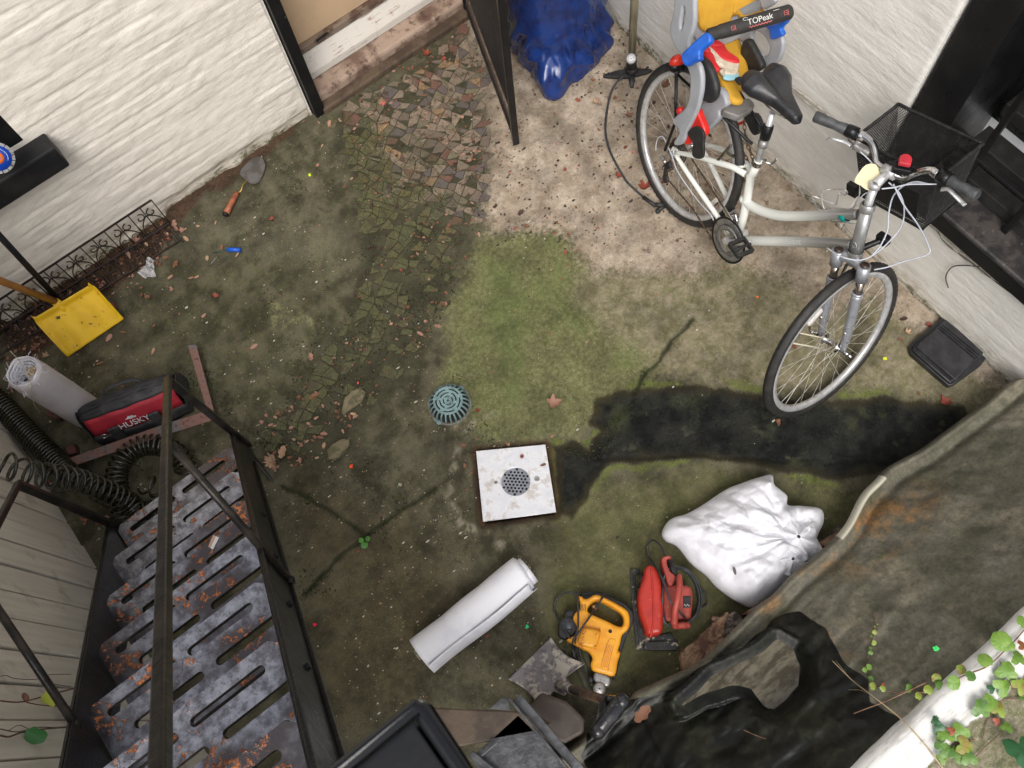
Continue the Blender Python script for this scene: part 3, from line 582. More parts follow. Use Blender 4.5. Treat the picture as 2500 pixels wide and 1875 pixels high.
rw = thing('retaining_wall', 'low retaining wall with a white painted rounded edge beside the dark cover', 'wall', (1, -.62, 0))
ZC = .62
prof = [(-.600, -.02), (-.600, .2), (-.600, .50)] + [(-.65 + .05 * cos(a), .57 + .05 * sin(a)) for a in np.linspace(0, pi / 2, 9)] + [(y, ZC - .004 * sin((y + .65) * 20)) for y in np.arange(-.66, -1.5, -.02)]
xx = np.arange(-1.2, 2.9, .02); pr_ = np.array(prof)
Vc = np.zeros((len(xx), len(prof), 3)); Vc[..., 0] = xx[:, None]; Vc[..., 1] = pr_[None, :, 0]; Vc[..., 2] = pr_[None, :, 1]
nz = fbm(Vc[..., 0], Vc[..., 1] + Vc[..., 2], 6, 4, 91) - .5; Vc[..., 2] += .010 * nz * (Vc[..., 2] > .4); Vc[..., 1] += .01 * nz
grid_obj('coping', Vc, M_COP, rw)
mb = MB(); mb.bx(-40, 40, -40, -1.5, .3, .618); tag(mb.build('pavement', mat('outer_pavement', (.2, .19, .15), .8, 0, (.14, .13, .10), 3)), kind='structure')
# ================================================================== DARK COVER
front = [(1250, 1960), (1330, 1880), (1365, 1845), (1425, 1800), (1500, 1735), (1536, 1709), (1559, 1686), (1667, 1637), (1726, 1600), (1816, 1512), (1841, 1486), (1889, 1450), (1932, 1404), (2005, 1344), (2060, 1286), (2099, 1212), (2134, 1175), (2167, 1142), (2239, 1103), (2290, 1067), (2369, 1009), (2405, 983), (2467, 934), (2500, 925)]
fz = [.10, .10, .10, .12, .14, .15, .16, .19, .20, .21, .22, .22, .22, .22, .20, .16, .15, .14, .13, .13, .14, .15, .16, .16]
fw = cr([tuple(P(*p, z)) for p, z in zip(front, fz)], 14)
fw = np.array(fw); NS = len(fw); NTt = 84
sl_ = np.linspace(0, 1, NS)
pool_px = Zm(1500, 1275, 2.212, [(880, 640), (960, 690), (1000, 780), (990, 880), (930, 950), (860, 1010), (815, 1000), (760, 930), (720, 885), (640, 880), (560, 905), (480, 930), (400, 975), (370, 985), (470, 900), (540, 830), (620, 795), (700, 760), (800, 705)])
ZWT = .300
poolw = [P(*p, ZWT) for p in pool_px]
blk_px = Zm(1500, 1275, 2.212, [(1030, 455), (950, 470), (870, 515), (830, 590), (740, 640), (600, 720), (480, 800), (310, 880), (100, 950), (-60, 1000), (-200, 1250), (-100, 1400), (1100, 1400), (1240, 1250), (1330, 1140), (1380, 1040), (1270, 960), (1290, 850), (1200, 760), (1180, 650), (1110, 540)])
blkw = [P(*p, .31) for p in blk_px]
T_ = np.linspace(0, 1, NTt)[None, :]
bxx = np.interp(fw[:, 0], [-.25, 2.15], [-.45, 2.24])[:, None]
Xc = fw[:, 0:1] * (1 - T_) + bxx * T_; Yc = fw[:, 1:2] * (1 - T_) + (-.603) * T_
Zc = fw[:, 2:3] + (.585 - fw[:, 2:3]) * (T_ ** 1.25)
fold = lambda X_, Y_, s, se: 1 - np.abs(2 * fbm(X_ * .32 + Y_ * .12, Y_ - X_ * .10, s, 4, se) - 1)
env = sst(T_, .0, .12) * (1 - sst(T_, .86, 1) * .8)
lowx = 1 - sst(Xc, .7, 1.3)
Zc = Zc + env * ((.010 + .045 * lowx) * (fold(Xc, Yc, 9, 5) - .75) + .012 * (fbm(Xc, Yc, 5, 4, 33) - .5) + .006 * (fbm(Xc, Yc, 30, 3, 35) - .5) + .010 * (facet(Xc * .45 + Yc * .2, Yc * .9 - Xc * .12, 13, 7) - .5) + .007 * (facet(Xc * .6 - Yc * .2, Yc + Xc * .2, 29, 9) - .5))
Zc += .028 * np.exp(-((T_ - .03) / .025) ** 2) * (.6 + fbm(Xc, Yc, 6, 2, 3)) - .02 * np.exp(-((T_ - .12) / .03) ** 2)
sdp = sdist(Xc, Yc, poolw)
Zc = np.where(sdp > 0, ZWT - .004 - np.minimum(sdp, .08) * .35, np.where(sdp > -.045, ZWT - .004 + (np.maximum(Zc, ZWT + .012) - ZWT + .004) * sst(-sdp, 0, .045), Zc))
under = np.stack([fw + np.array([0, -.02, -.02]), fw + np.array([0, -.03, -.12])], 1)[:, ::-1]
Vv = np.concatenate([under, np.stack([Xc, Yc, Zc], -1)], 1)
t = NT('wet_dark_cover'); n1 = t.noise(6, 7, .65); n2 = t.noise(40, 6, .7); n3 = t.noise(200, 3)
c = t.mix(t.ramp(n1, .36, .6), (.150, .138, .105), (.095, .092, .062)); c = t.mix(t.ramp(t.noise(4, 5, .6), .50, .64), c, (.18, .16, .115))
c = t.mix(t.math('MULTIPLY', t.at('ochre'), t.ramp(n1, .42, .60, 0, .9)), c, (.23, .125, .05)); c = t.mix(t.ramp(n3, .63, .70, 0, .5), c, (.20, .18, .13)); c = t.mix(t.math('MULTIPLY', t.ramp(n2, .56, .66), .5), c, (.05, .075, .018))
bk = t.ramp(t.math('ADD', t.at('black'), t.math('MULTIPLY', t.math('SUBTRACT', n1, .5), .25)), .42, .58)
c = t.mix(bk, c, t.mix(t.ramp(n1, .45, .65), (.006, .007, .006), (.020, .021, .013)))
gm = t.n.new('ShaderNodeCombineColor'); gv_ = t.math('MULTIPLY', t.ramp(t.noise(24, 7, .72), .36, .64, .68, 1.2), t.ramp(t.noise(85, 4, .7), .35, .65, .84, 1.16))
for k in range(3): t.lk(gv_, gm.inputs[k])
c = t.mix(1.0, c, gm.outputs[0], 'MULTIPLY'); hem = t.at('hem'); c = t.mix(hem, c, (.52, .50, .40))
M_COV = t.out(c, t.math('SUBTRACT', t.ramp(n2, .3, .7, .6, .8), t.math('MULTIPLY', bk, .32)), 0, t.bump(t.math('ADD', t.math('MULTIPLY', n2, .6), t.math('MULTIPLY', n3, .2)), .4, .006), Specular_IOR_Level=t.math('SUBTRACT', .4, t.math('MULTIPLY', bk, .15)))
cv_ = thing('cover_sheet', 'dark mossy plastic sheet draped beside the white coping, sagging and wet', 'tarpaulin', (1, -.3, .1))
o = grid_obj('sheet', Vv, M_COV, cv_, solid=.004)
Xa = Vv[..., 0]; Ya = Vv[..., 1]
blk = sst(sdist(Xa + .06 * (fbm(Xa, Ya, 7, 4, 71) - .5), Ya + .06 * (fbm(Xa, Ya, 7, 4, 73) - .5), blkw), -.01, .012)
sdp_full = np.concatenate([np.full((NS, 2), -1.), sdp], 1); attr(o, 'black', np.maximum(blk, sst(sdp_full + .02 * (fbm(Xa, Ya, 16, 3, 7) - .5), -.055, -.04)))
attr(o, 'ochre', sst(-np.hypot((Xa - 1.30) / .35, (Ya + .18) / .13), -1, -.3) + sst(-np.hypot((Xa - 1.0) / .5, (Ya + .12) / .04), -1, -.3) + sst(-np.hypot((Xa - .86) / .10, (Ya + .35) / .08), -1, -.3))
si = np.arange(NS)[:, None] * np.ones((1, NTt + 2)); sh = (si / 14.0)
attr(o, 'hem', ((sh > 13.6) & (sh < 16.4) & (np.arange(NTt + 2)[None, :] < 6)).astype(float))
# water lying in the hollow
ps = cr([tuple(p) for p in poolw], 5, True); ce = Vector(np.mean([tuple(p) for p in poolw], 0))
t = NT('puddle_water'); n1 = t.noise(14, 7, .7, t.mapc((.6, 1.6, 1), (0, 0, .6)))
M_WAT = t.out(t.mix(t.ramp(n1, .42, .60), (.13, .115, .080), (.045, .036, .020)), .09, 0, t.bump(t.noise(9, 3), .06, .01), Specular_IOR_Level=.35)
mb = MB(); n = len(ps); ps = [Vector(p) + (Vector(p) - ce).normalized() * .006 for p in ps]
mb.add([(p.x, p.y, ZWT - .001) for p in ps] + [(p.x, p.y, ZWT - .006) for p in ps], [tuple(range(n)), tuple(range(n, 2 * n))[::-1]] + [(k, n + k, n + (k + 1) % n, (k + 1) % n) for k in range(n)])
tag(mb.build('puddle_water', M_WAT, None), kind='structure')
# froth and rotted leaves round the water
# ================================================================== BRICKS UNDER THE COVER EDGE
M_BRK = mat('broken_brick', (.36, .23, .14), .8, 0, (.15, .075, .05), 18, .42, .6, .6, 90, (.40, .30, .20), 30, .58, .68)
M_BRG = mat('rough_grey_stone', (.20, .165, .13), .85, 0, (.05, .04, .035), 60, .42, .56, 1, 160)
def rough(name, px, z0, z1, m, label, cat, group=None, amp=.006, bev=.006):
    q = [P(*p, (z0 + z1) / 2) for p in px]; n = len(q); mb = MB()
    rr = random.Random(hash(px[0]) % 1000)
    mb.add([Vector((p.x, p.y, z1 + rr.uniform(-.008, .008))) for p in q] + [Vector((p.x, p.y, z0)) for p in q], [tuple(range(n)), tuple(range(n, 2 * n))[::-1]] + [(k, n + k, n + (k + 1) % n, (k + 1) % n) for k in range(n)])
    o = mb.build(name, m, None, 0); tx = bpy.data.textures.get('rough_tex') or bpy.data.textures.new('rough_tex', 'CLOUDS'); tx.noise_scale = .025
    md = o.modifiers.new('b', 'BEVEL'); md.width = bev; md.segments = 2; md = o.modifiers.new('r', 'SUBSURF'); md.subdivision_type = 'SIMPLE'; md.levels = md.render_levels = 4
    md = o.modifiers.new('d', 'DISPLACE'); md.texture = tx; md.texture_coords = 'GLOBAL'; md.strength = amp * 2
    return tag(o, label, cat, group)
Zq = lambda pts: Zm(1500, 1275, 2.212, pts)
rough('broken_brick', Zq([(350, 705), (380, 680), (440, 640), (520, 560), (605, 488), (625, 560), (600, 640), (545, 720), (420, 790), (362, 800)]), .0, .075, M_BRK, 'largest broken brown brick, slanting out from under the dark cover by the saw', 'brick', amp=.009)
rough('stone_lump', Zq([(600, 510), (640, 488), (690, 545), (660, 610), (620, 645), (580, 620)]), .0, .105, M_BRG, 'grainy grey stone lump against the largest broken brick', 'stone', amp=.006)
rough('brick_fragment', Zq([(520, 510), (550, 505), (575, 530), (560, 555), (530, 540)]), .0, .05, M_BRK, 'tiny brick chip left of the grainy grey stone lump', 'brick fragment', amp=.004)
rough('brick_fragment', Zq([(690, 500), (740, 465), (810, 420), (830, 430), (800, 470), (730, 515)]), .0, .08, M_BRK, 'narrow tan brick piece below the white sack corner', 'brick fragment', amp=.005)
rough('brick_fragment', Zq([(1085, 125), (1140, 85), (1215, 50), (1230, 80), (1140, 150)]), .0, .07, M_BRK, 'reddish brick piece right of the white sack neck', 'brick fragment', amp=.005)
rough('brick_fragment', Zq([(1150, 70), (1230, 10), (1260, 30), (1200, 80)]), .0, .05, M_BRG, 'grey brown brick corner under the cover hem above the white sack', 'brick fragment', amp=.005)
# ================================================================== WHITE SACK
t = NT('white_woven_cloth'); wv = t.math('ADD', t.wave(700, 0, d='X'), t.wave(700, 0, d='Y')); n = t.noise(14, 5)
M_SACK = t.out(t.mix(t.ramp(n, .5, .75), (.74, .74, .78), (.60, .60, .66)), .75, 0, t.bump(t.math('ADD', t.math('MULTIPLY', wv, .15), t.noise(60, 4)), .3, .003), Sheen_Weight=.2)
sp_ = Zm(1600, 1120, 4.15, [(70, 740), (150, 620), (300, 570), (480, 470), (690, 330), (830, 270), (1050, 195), (1170, 175), (1195, 270), (1320, 380), (1335, 480), (1490, 490), (1670, 520), (1700, 640), (1650, 760), (1610, 890), (1670, 940), (1560, 1080), (1400, 1260), (1180, 1400), (1000, 1500), (860, 1460), (640, 1310), (520, 1180), (360, 1050), (220, 880), (100, 820)])
sw_ = [P(*p, .045) for p in sp_]; cen = P(1600 + 880 / 4.15, 1120 + 830 / 4.15, .045)
bd = np.array(cr([tuple(p) for p in sw_], 9, True)); kn = P(1600 + 1350 / 4.15, 1120 + 830 / 4.15, .1)
NA = len(bd); NR = 64; rho = np.linspace(0, 1, NR)[None, :]
bx_ = cen.x + (bd[:, 0:1] - cen.x) * rho; by_ = cen.y + (bd[:, 1:2] - cen.y) * rho
hz = bx_ * 0 + .045 + .125 * np.sqrt(np.clip(1 - rho ** 2.6, 0, 1)); 
dx, dy = bx_ - kn.x, by_ - kn.y; ra = np.hypot(dx, dy); an = np.arctan2(dy, dx)
ridge_ = 1 - np.abs(2 * fbm(np.cos(an) * 1.2 + ra * 1.1, np.sin(an) * 1.2 - ra * .6, 3.2, 3, 55) - 1)
rid2 = 1 - np.abs(2 * fbm(bx_ * 1.0 - by_ * .7, (bx_ + by_) * .35, 13, 3, 57) - 1)
hz += (1 - rho ** 6) * (.026 * (ridge_ - .7) * sst(ra, .0, .08) * (1 - sst(ra, .15, .40) * .85) + .050 * (facet(bx_ + .3 * by_, by_ - .2 * bx_, 11, 3) - .5) + .030 * (facet(bx_ - .5 * by_, by_ + .4 * bx_, 23, 5) - .5) * (1 + 1.2 * (1 - sst(ra, .05, .25))) + .014 * (rid2 - .7) + .008 * (fbm(bx_, by_, 45, 3, 5) - .5)) - .05 * np.exp(-(ra / .035) ** 2)
Vs = np.stack([bx_, by_, hz], -1)
skirt = np.stack([bd[:, 0:1] * .985 + cen.x * .015, bd[:, 1:2] * .985 + cen.y * .015, np.full((NA, 1), .003)], -1)
Vs = np.concatenate([Vs, skirt], 1)
sk_ = thing('cloth_sack', 'bulging white cloth sack with a gathered neck beside the red saw', 'sack', (cen.x, cen.y, 0))
grid_obj('sack_body', Vs, M_SACK, sk_, closed_u=True, solid=.002)
# gathered neck: ruffled cloth
def ruffle(name, c0, ax1, ax2, R0, R1, amp, k, z0, dz, seed, par, mm, NA=150, NR=22, a0=0, a1=2 * pi):
    th = np.linspace(a0, a1, NA)[:, None]; r = np.linspace(0, 1, NR)[None, :]
    w = amp * r * (np.sin(th * k + 3 * fbm(th, r, 2, 2, seed)) + 1.2 * (fbm(th * 1.5, r, 4, 3, seed + 3) - .5)); R_ = R0 + (R1 - R0) * r * (.8 + .4 * fbm(th * .8, th * 0, 2, 2, seed + 5))
    Xr = c0[0] + np.cos(th) * R_ * ax1 ; Yr = c0[1] + np.sin(th) * R_ * ax2; Zr = z0 + dz * r + w - .0 * th
    return grid_obj(name, np.stack([Xr, Yr, Zr], -1), mm, par, solid=.0015)
kc = P(1600 + 1450 / 4.15, 1120 + 790 / 4.15, .17)
ruffle('sack_neck', (kc.x, kc.y), 1.0, 1.15, .006, .088, .020, 6, .175, -.055, 5, sk_, M_SACK)
kc = P(1600 + 1400 / 4.15, 1120 + 1010 / 4.15, .17)
ruffle('sack_neck', (kc.x, kc.y), 1.1, .9, .006, .060, .016, 5, .165, -.035, 15, sk_, M_SACK)
hp = P(1600 + 800 / 4.15, 1120 + 1140 / 4.15, .15)
mb = MB(); mb.ball((hp.x, hp.y, .158), (.006, .016, .004), 8, 6, 0, (Vector((.85, -.5, 0)), Vector((.5, .85, 0)), Vector((0, 0, 1)))); mb.build('hole', mat('dark_grit', (.12, .11, .10), .8), sk_)
# ================================================================== CREEPER
M_LEAFG = mat('creeper_leaf', (.13, .25, .035), .42, 0, (.18, .30, .05), 30, .4, .6, .3, 120, (.25, .06, .02), 45, .64, .70, Subsurface_Weight=0)
M_LEAFD = mat('dark_leaf', (.04, .13, .05), .4, 0, (.03, .09, .035), 30)
M_LEAFR = mat('red_leaf', (.30, .06, .03), .5, 0, (.18, .12, .03), 30)
M_LEAFY = mat('yellowing_leaf', (.22, .30, .045), .45, 0, (.26, .20, .05), 35, .45, .62, .3, 120, (.28, .08, .03), 40, .58, .66); M_LEAFM = mat('mid_green_leaf', (.075, .17, .030), .4, 0, (.12, .22, .04), 35, .4, .6, .3, 120, (.22, .07, .02), 50, .66, .72)
M_STEM = mat('reddish_stem', (.22, .13, .08), .6, 0, (.12, .05, .03), 30)
M_DRY = mat('straw_stem', (.42, .33, .20), .6, 0, (.28, .20, .12), 30)
def leafshape(mb, c, r, ang, kind, rr, tilt=None, mi=0):
    n = 36; c = Vector(c); tx, ty = tilt or (rr.uniform(-.35, .35), rr.uniform(-.35, .35)); pts = []
    for k in range(n):
        a = 2 * pi * k / n - pi / 2        # tip at a = +90deg, notch at -90
        if kind == 'ivy':
            q = 1.0 + .20 * cos(3 * (a - pi / 2)) + .07 * cos(9 * a) * (abs(a - pi / 2) < 2.4); q *= 1 - .42 * math.exp(-((a + pi / 2) / .33) ** 2) - .42 * math.exp(-((a - 3 * pi / 2) / .33) ** 2)
        elif kind == 'round': q = 1.0 + .10 * cos(a - pi / 2) + .03 * cos(7 * a); q *= 1 - .35 * math.exp(-((a + pi / 2) / .35) ** 2) - .35 * math.exp(-((a - 3 * pi / 2) / .35) ** 2)
        x, y = cos(a) * r * q, sin(a) * r * q; pts.append((x, y))
    vs = []
    for f in (0, .5, 1):
        for x, y in (pts if f else pts[:1]):
            x *= f; y *= f; z = tx * x + ty * y + .22 * abs(x) - 1.6 * (x * x + y * y) / max(r, 1e-4) * .18 + rr.uniform(-.03, .03) * r
            vs.append(c + Vector((x * cos(ang) - y * sin(ang), x * sin(ang) + y * cos(ang), z)))
    fs = [(0, 1 + k, 1 + (k + 1) % n) for k in range(n)] + [(1 + k, 1 + n + k, 1 + n + (k + 1) % n, 1 + (k + 1) % n) for k in range(n)]
    mb.add(vs, fs, mi, True)
def creeper(label, leaves, stems, zf, kind='ivy', seed=1, stemz=None, r0=.0016):
    rr = random.Random(seed); x0, y0 = leaves[0][:2]
    p0 = P(2000 + x0 / 3.904, 1450 + y0 / 3.904, zf(x0, y0)); th = thing('creeper', label, 'vine', (p0.x, p0.y, 0)); mb = MB()
    for L in leaves:
        z = zf(L[0], L[1]) + .012 + rr.uniform(0, .02); c = P(2000 + L[0] / 3.904, 1450 + L[1] / 3.904, z)
        d = ray(2000 + L[0] / 3.904, 1450 + L[1] / 3.904); r = L[2] / 3.904 * abs((z - CAMH) / d[2]) * .92
        leafshape(mb, c, r, rr.uniform(-2.8, -.3) if len(L) < 5 else L[4], kind, rr, mi=(L[3] if len(L) > 3 else rr.choice([0, 0, 3, 4])))
    mb.build('foliage', [M_LEAFG, M_LEAFR, M_LEAFD, M_LEAFY, M_LEAFM], th, clean=False)
    mb = MB()
    for s in stems:
        p3 = [P(2000 + a / 3.904, 1450 + b / 3.904, zf(a, b) + .006) for a, b in s]; mb.tube(cr([tuple(p) for p in p3], 6), [r0 * 1.3, r0 * .7], 6)
    mb.build('stem', M_STEM, th); return th
def zcov(x, y):                               # height of the cover or coping under a point of that enlargement
    u, v = 2000 + x / 3.904, 1450 + y / 3.904
    for z in np.arange(.66, .1, -.01):
        p = P(u, v, z)
        if p.y < -.62: h = ZC + .004
        else:
            f = np.argmin((Xc - p.x) ** 2 + (Yc - p.y) ** 2); h = Zc.reshape(-1)[f]
        if h >= z - .008: return h
    return .3
creeper('thin creeper with tiny round leaves climbing the dark cover', [(532, 313, 10), (525, 368, 24), (497, 405, 15), (520, 465, 27), (485, 517, 20), (490, 563, 24), (475, 697, 33), (435, 727, 28), (490, 808, 28), (508, 880, 40), (555, 292, 7), (537, 250, 6), (605, 905, 34), (610, 865, 18, 1)], [[(518, 185), (537, 250), (530, 330), (510, 430), (485, 530), (455, 680), (480, 800), (508, 880), (600, 890), (650, 920), (760, 942), (855, 905)]], zcov, 'round', 3)
creeper('creeper strand of round green leaves crossing the white coping edge', [(855, 900, 46), (948, 978, 42), (1040, 920, 52), (1120, 810, 50), (1155, 885, 56), (1275, 845, 74), (1350, 720, 50), (1440, 785, 52), (1590, 640, 72), (1745, 460, 105), (1800, 500, 70), (1935, 270, 66)], [[(855, 900), (1000, 940), (1200, 865), (1400, 770), (1600, 690), (1760, 550), (1870, 440), (1990, 300), (2080, 200)]], zcov, 'round', 4, r0=.0022)
creeper('creeper clump with lobed leaves at the far right end of the coping', [(1790, 745, 95), (1745, 890, 88), (1915, 880, 80), (1640, 905, 44, 2), (1545, 1100, 90), (1640, 1040, 84), (1710, 1100, 78), (1690, 1215, 38, 1), (1790, 1275, 52), (1905, 620, 72), (1935, 490, 46, 1), (1930, 985, 30)], [[(1950, 900), (1840, 890), (1790, 760), (1720, 640)], [(1950, 1000), (1750, 1010), (1640, 1100)], [(1640, 1130), (1590, 1250), (1545, 1420)]], zcov, 'ivy', 5)
creeper('creeper clump with reddening leaves on the mossy top below the coping', [(1110, 1210, 44, 2), (1150, 1285, 62, 2), (1200, 1345, 84), (1345, 1320, 88), (1180, 1480, 76), (1300, 1530, 82), (1385, 1445, 88), (1430, 1570, 78), (1170, 1575, 52), (1260, 1305, 40, 1), (1120, 1180, 20, 2)], [[(1480, 1390), (1300, 1420), (1200, 1360), (1110, 1210)], [(1300, 1420), (1250, 1560)], [(1490, 1560), (1600, 1440), (1760, 1300)]], zcov, 'ivy', 6)
th = thing('broad_leaf', 'single broad dark green leaf at the right edge below the creeper', 'leaf', P(2490, 1830, .7))
mb = MB(); leafshape(mb, P(2496, 1835, .70), .045, 2.6, 'ivy', random.Random(2)); mb.build('blade', M_LEAFD, th, clean=False)
def stick(name, label, pts, r, m, cat='twig', side=()):
    p0 = P(*pts[0]); th = thing(name, label, cat, (p0.x, p0.y, 0)); mb = MB(); mb.tube(cr([tuple(P(*p)) for p in pts], 8), r, 6)
    for s in side: mb.tube(cr([tuple(P(*p)) for p in s], 6), [r[0] * .6 if hasattr(r, '__len__') else r * .6, .0005], 5)
    mb.build('stalk', m, th)
stick('dry_stalk', 'long pale dry stalk lying across the coping and the dark cover', [(2032, 1613, .46), (2080, 1660, .50), (2128, 1697, .60), (2200, 1755, .655), (2260, 1820, .66), (2305, 1880, .66)], [.0012, .0028], M_DRY, 'stalk', [[(2128, 1697, .60), (2100, 1685, .52), (2060, 1684, .44)], [(2128, 1697, .60), (2085, 1665, .52), (2040, 1613, .47)]])
stick('dry_twig', 'bent brownish twig rising from the black wet part of the cover', [(2000, 1772, .46), (2050, 1755, .47), (2110, 1732, .55), (2160, 1713, .60), (2210, 1690, .62), (2262, 1665, .60)], [.0014, .0024], M_STEM)
stick('dry_twig', 'short thin twig on the black folds below the puddle', [(1815, 1782, .40), (1850, 1797, .41), (1884, 1808, .41)], .0012, M_STEM)
# ================================================================== helpers for flat-lying shapes
def plate(name, outs, z0, z1, m, par, bevel=0., smooth=4, wz=None, res=2):
    """outs: outer outline and holes, pixel points; laid between heights z0 and z1"""
    zm = (z0 + z1) / 2 if wz is None else wz
    cu = bpy.data.curves.new('c', 'CURVE'); cu.dimensions = '2D'; cu.fill_mode = 'BOTH'; cu.extrude = max((z1 - z0) / 2 - bevel, .0002); cu.bevel_depth = bevel; cu.bevel_resolution = res
    for o_ in outs:
        w = [P(p[0], p[1], zm) for p in o_]; pts = cr([(p.x, p.y) for p in w], smooth, True) if smooth else [(p.x, p.y) for p in w]
        s = cu.splines.new('POLY'); s.points.add(len(pts) - 1); s.use_cyclic_u = True
        for p, q in zip(s.points, pts): p.co = (q[0], q[1], 0, 1)
    cu.offset = -bevel
    o = bpy.data.objects.new('tmp', cu); C.objects.link(o); dg = bpy.context.evaluated_depsgraph_get(); dg.update()
    me = bpy.data.meshes.new_from_object(o.evaluated_get(dg)); bpy.data.objects.remove(o)
    for v in me.vertices: v.co.z += (z0 + z1) / 2
    me.materials.clear(); me.materials.append(m); me.name = name
    o = link(name, me, par)
    return o
def Q(x0, y0, s):                         # reader for one enlargement
    return lambda pts: Zm(x0, y0, s, pts)
M_RUB = mat('black_rubber', (.014, .014, .015), .55, 0, (.03, .028, .026), 30, .45, .68, .3, 120, (.10, .09, .075), 50, .62, .72)
M_CABLE = mat('grey_black_cable', (.028, .03, .034), .45, 0, (.05, .05, .052), 40, .4, .7)
M_YEL = mat('scuffed_yellow_plastic', (.78, .36, .025), .38, 0, (.70, .29, .015), 14, .42, .62, .15, 90, (.16, .06, .015), 38, .63, .72)
M_ALU = mat('dull_cast_metal', (.36, .35, .34), .42, .6, (.22, .21, .20), 30, .42, .6, .4, 110, (.10, .09, .08), 50, .6, .7)
M_CHR = mat('bright_steel', (.62, .61, .60), .18, 1., (.45, .44, .43), 20, .42, .65)
M_REDP = mat('scuffed_red_plastic', (.42, .028, .016), .36, 0, (.34, .022, .014), 18, .42, .62, .15, 90, (.60, .34, .28), 48, .66, .73)
M_REDD = mat('dusty_red_rubber', (.36, .055, .038), .55, 0, (.28, .04, .03), 18, .42, .62, .2, 90, (.40, .22, .18), 44, .60, .72)
M_WHT = mat('white_print', (.7, .7, .72), .6)
# ================================================================== YELLOW HAMMER DRILL
q = Q(1300, 1300, 4.74); q2 = Q(1100, 1500, 4.424)
dr_ = thing('rotary_hammer', 'yellow electric hammer drill lying on its side between the red saw and the flat shovel', 'power tool', P(1440, 1560, 0))
body = q([(532, 742), (600, 775), (645, 772), (700, 738), (765, 735), (900, 795), (1050, 880), (1108, 940), (1122, 1050), (1100, 1130), (1035, 1195), (1012, 1290), (990, 1365), (1015, 1400), (985, 1500), (945, 1660), (820, 1640), (700, 1605), (672, 1530), (690, 1460), (640, 1385), (520, 1325), (410, 1265), (405, 1240), (490, 1195), (522, 1120), (470, 1010), (500, 935), (545, 900), (548, 820)])
hole = q([(636, 890), (680, 825), (740, 795), (810, 815), (930, 880), (1020, 945), (1050, 1020), (1030, 1095), (960, 1085), (860, 1035), (700, 965), (645, 930)])
plate('housing', [body, hole], .012, .085, M_YEL, dr_, .012)
plate('gearbox_bulge', [q([(545, 1190), (600, 1110), (740, 1130), (790, 1150), (740, 1340), (700, 1350), (530, 1300)])], .02, .104, M_YEL, dr_, .012)
plate('rib_panel', [q([(900, 1230), (960, 1250), (950, 1290), (870, 1560), (790, 1545), (850, 1320)])], .07, .0875, M_YEL, dr_, .002)
for k in range(5):
    a = P(*q([(868 + k * 17, 1290 + k * 4)])[0], .088); b = P(*q([(795 + k * 20, 1545 + k * 6)])[0], .088); mb = MB(); mb.bar(a, b, .0012, .0012); mb.build('vent_line', M_REDD, dr_)
for k in range(4):
    a = P(*q([(558 + k * 17, 905 - k * 0)])[0], .0858); b = P(*q([(566 + k * 17, 830)])[0], .0858); mb = MB(); mb.bar(a, b, .002, .001); mb.build('vent_slot', M_RUB, dr_)
plate('rubber_grip', [q([(545, 720), (620, 745), (760, 700), (900, 755), (1060, 830), (1160, 930), (1165, 1020), (1130, 1130), (1080, 1230), (1020, 1420), (960, 1690), (925, 1660), (985, 1420), (985, 1350), (1040, 1160), (1100, 1060), (1080, 950), (900, 840), (740, 770), (600, 800)])], .002, .060, M_RUB, dr_, .006)
plate('guard_shell', [q([(560, 705), (640, 690), (770, 690), (900, 745), (1050, 810), (1050, 850), (900, 780), (760, 735), (600, 760)])], .01, .04, M_RUB, dr_, .004)
mb = MB(); a = Vector((1, 0, 0))
c0 = P(*q([(420, 1080)])[0], .045); mb.ball(c0, (.036, .036, .042), 20, 14); mb.build('motor_cap', mat('dark_grey_cap', (.05, .055, .065), .42, 0, (.09, .09, .09), 30, .45, .65, .3, 90, (.22, .22, .20), 40, .62, .7), dr_)
plate('motor_end', [q([(385, 915), (440, 900), (510, 925), (480, 1000), (520, 1130), (490, 1190), (400, 1240), (330, 1230), (295, 1190), (310, 1080), (360, 985)])], .008, .062, M_RUB, dr_, .01)
mb = MB()
for i in range(5):
    for j in range(4):
        p = P(*q([(380 + i * 15 + j * 4, 1040 + j * 30 - i * 3)])[0], .084); mb.lathe([(.0, .001), (.0018, .001), (.0018, -.004)], p, (0, 0, 1), 8)
mb.build('vent_hole', M_BLK, dr_)
plate('nose', [q2([(1560, 628), (1640, 640), (1722, 690), (1705, 780), (1600, 770), (1545, 700)])], .012, .072, M_ALU, dr_, .008)
mb = MB(); p = P(*q2([(1608, 805)])[0], .05); mb.lathe([(0, .034), (.016, .034), (.023, .028), (.024, .012), (.022, -.02), (.02, -.045)], p, (0, 0, 1), 26, cap=False); mb.build('chuck', M_ALU, dr_)
mb = MB(); mb.lathe([(0, .0005), (.0028, .0005), (.0028, -.003)], p + Vector((0, 0, .0342)), (0, 0, 1), 10); mb.build('bore', M_BLK, dr_)
mb = MB(); p = P(*q2([(1515, 705)])[0], .04); mb.lathe([(0, .016), (.007, .016), (.0085, .010), (.0115, .010), (.0115, -.01), (.009, -.035)], p, (.05, .1, 1), 18); mb.build('depth_knob', M_RUB, dr_)
mb = MB(); p = P(*q([(900, 1143)])[0], .086); mb.lathe([(0, .0015), (.0028, .0015), (.0032, .003), (.0055, .003), (.0068, .001), (.007, -.002)], p, (0, 0, 1), 18); mb.build('screw', M_RUB, dr_)
mb = MB(); p = P(*q([(715, 870)])[0], .03); mb.ball(p, (.010, .014, .010), 12, 8); mb.build('switch', M_CHR, dr_)
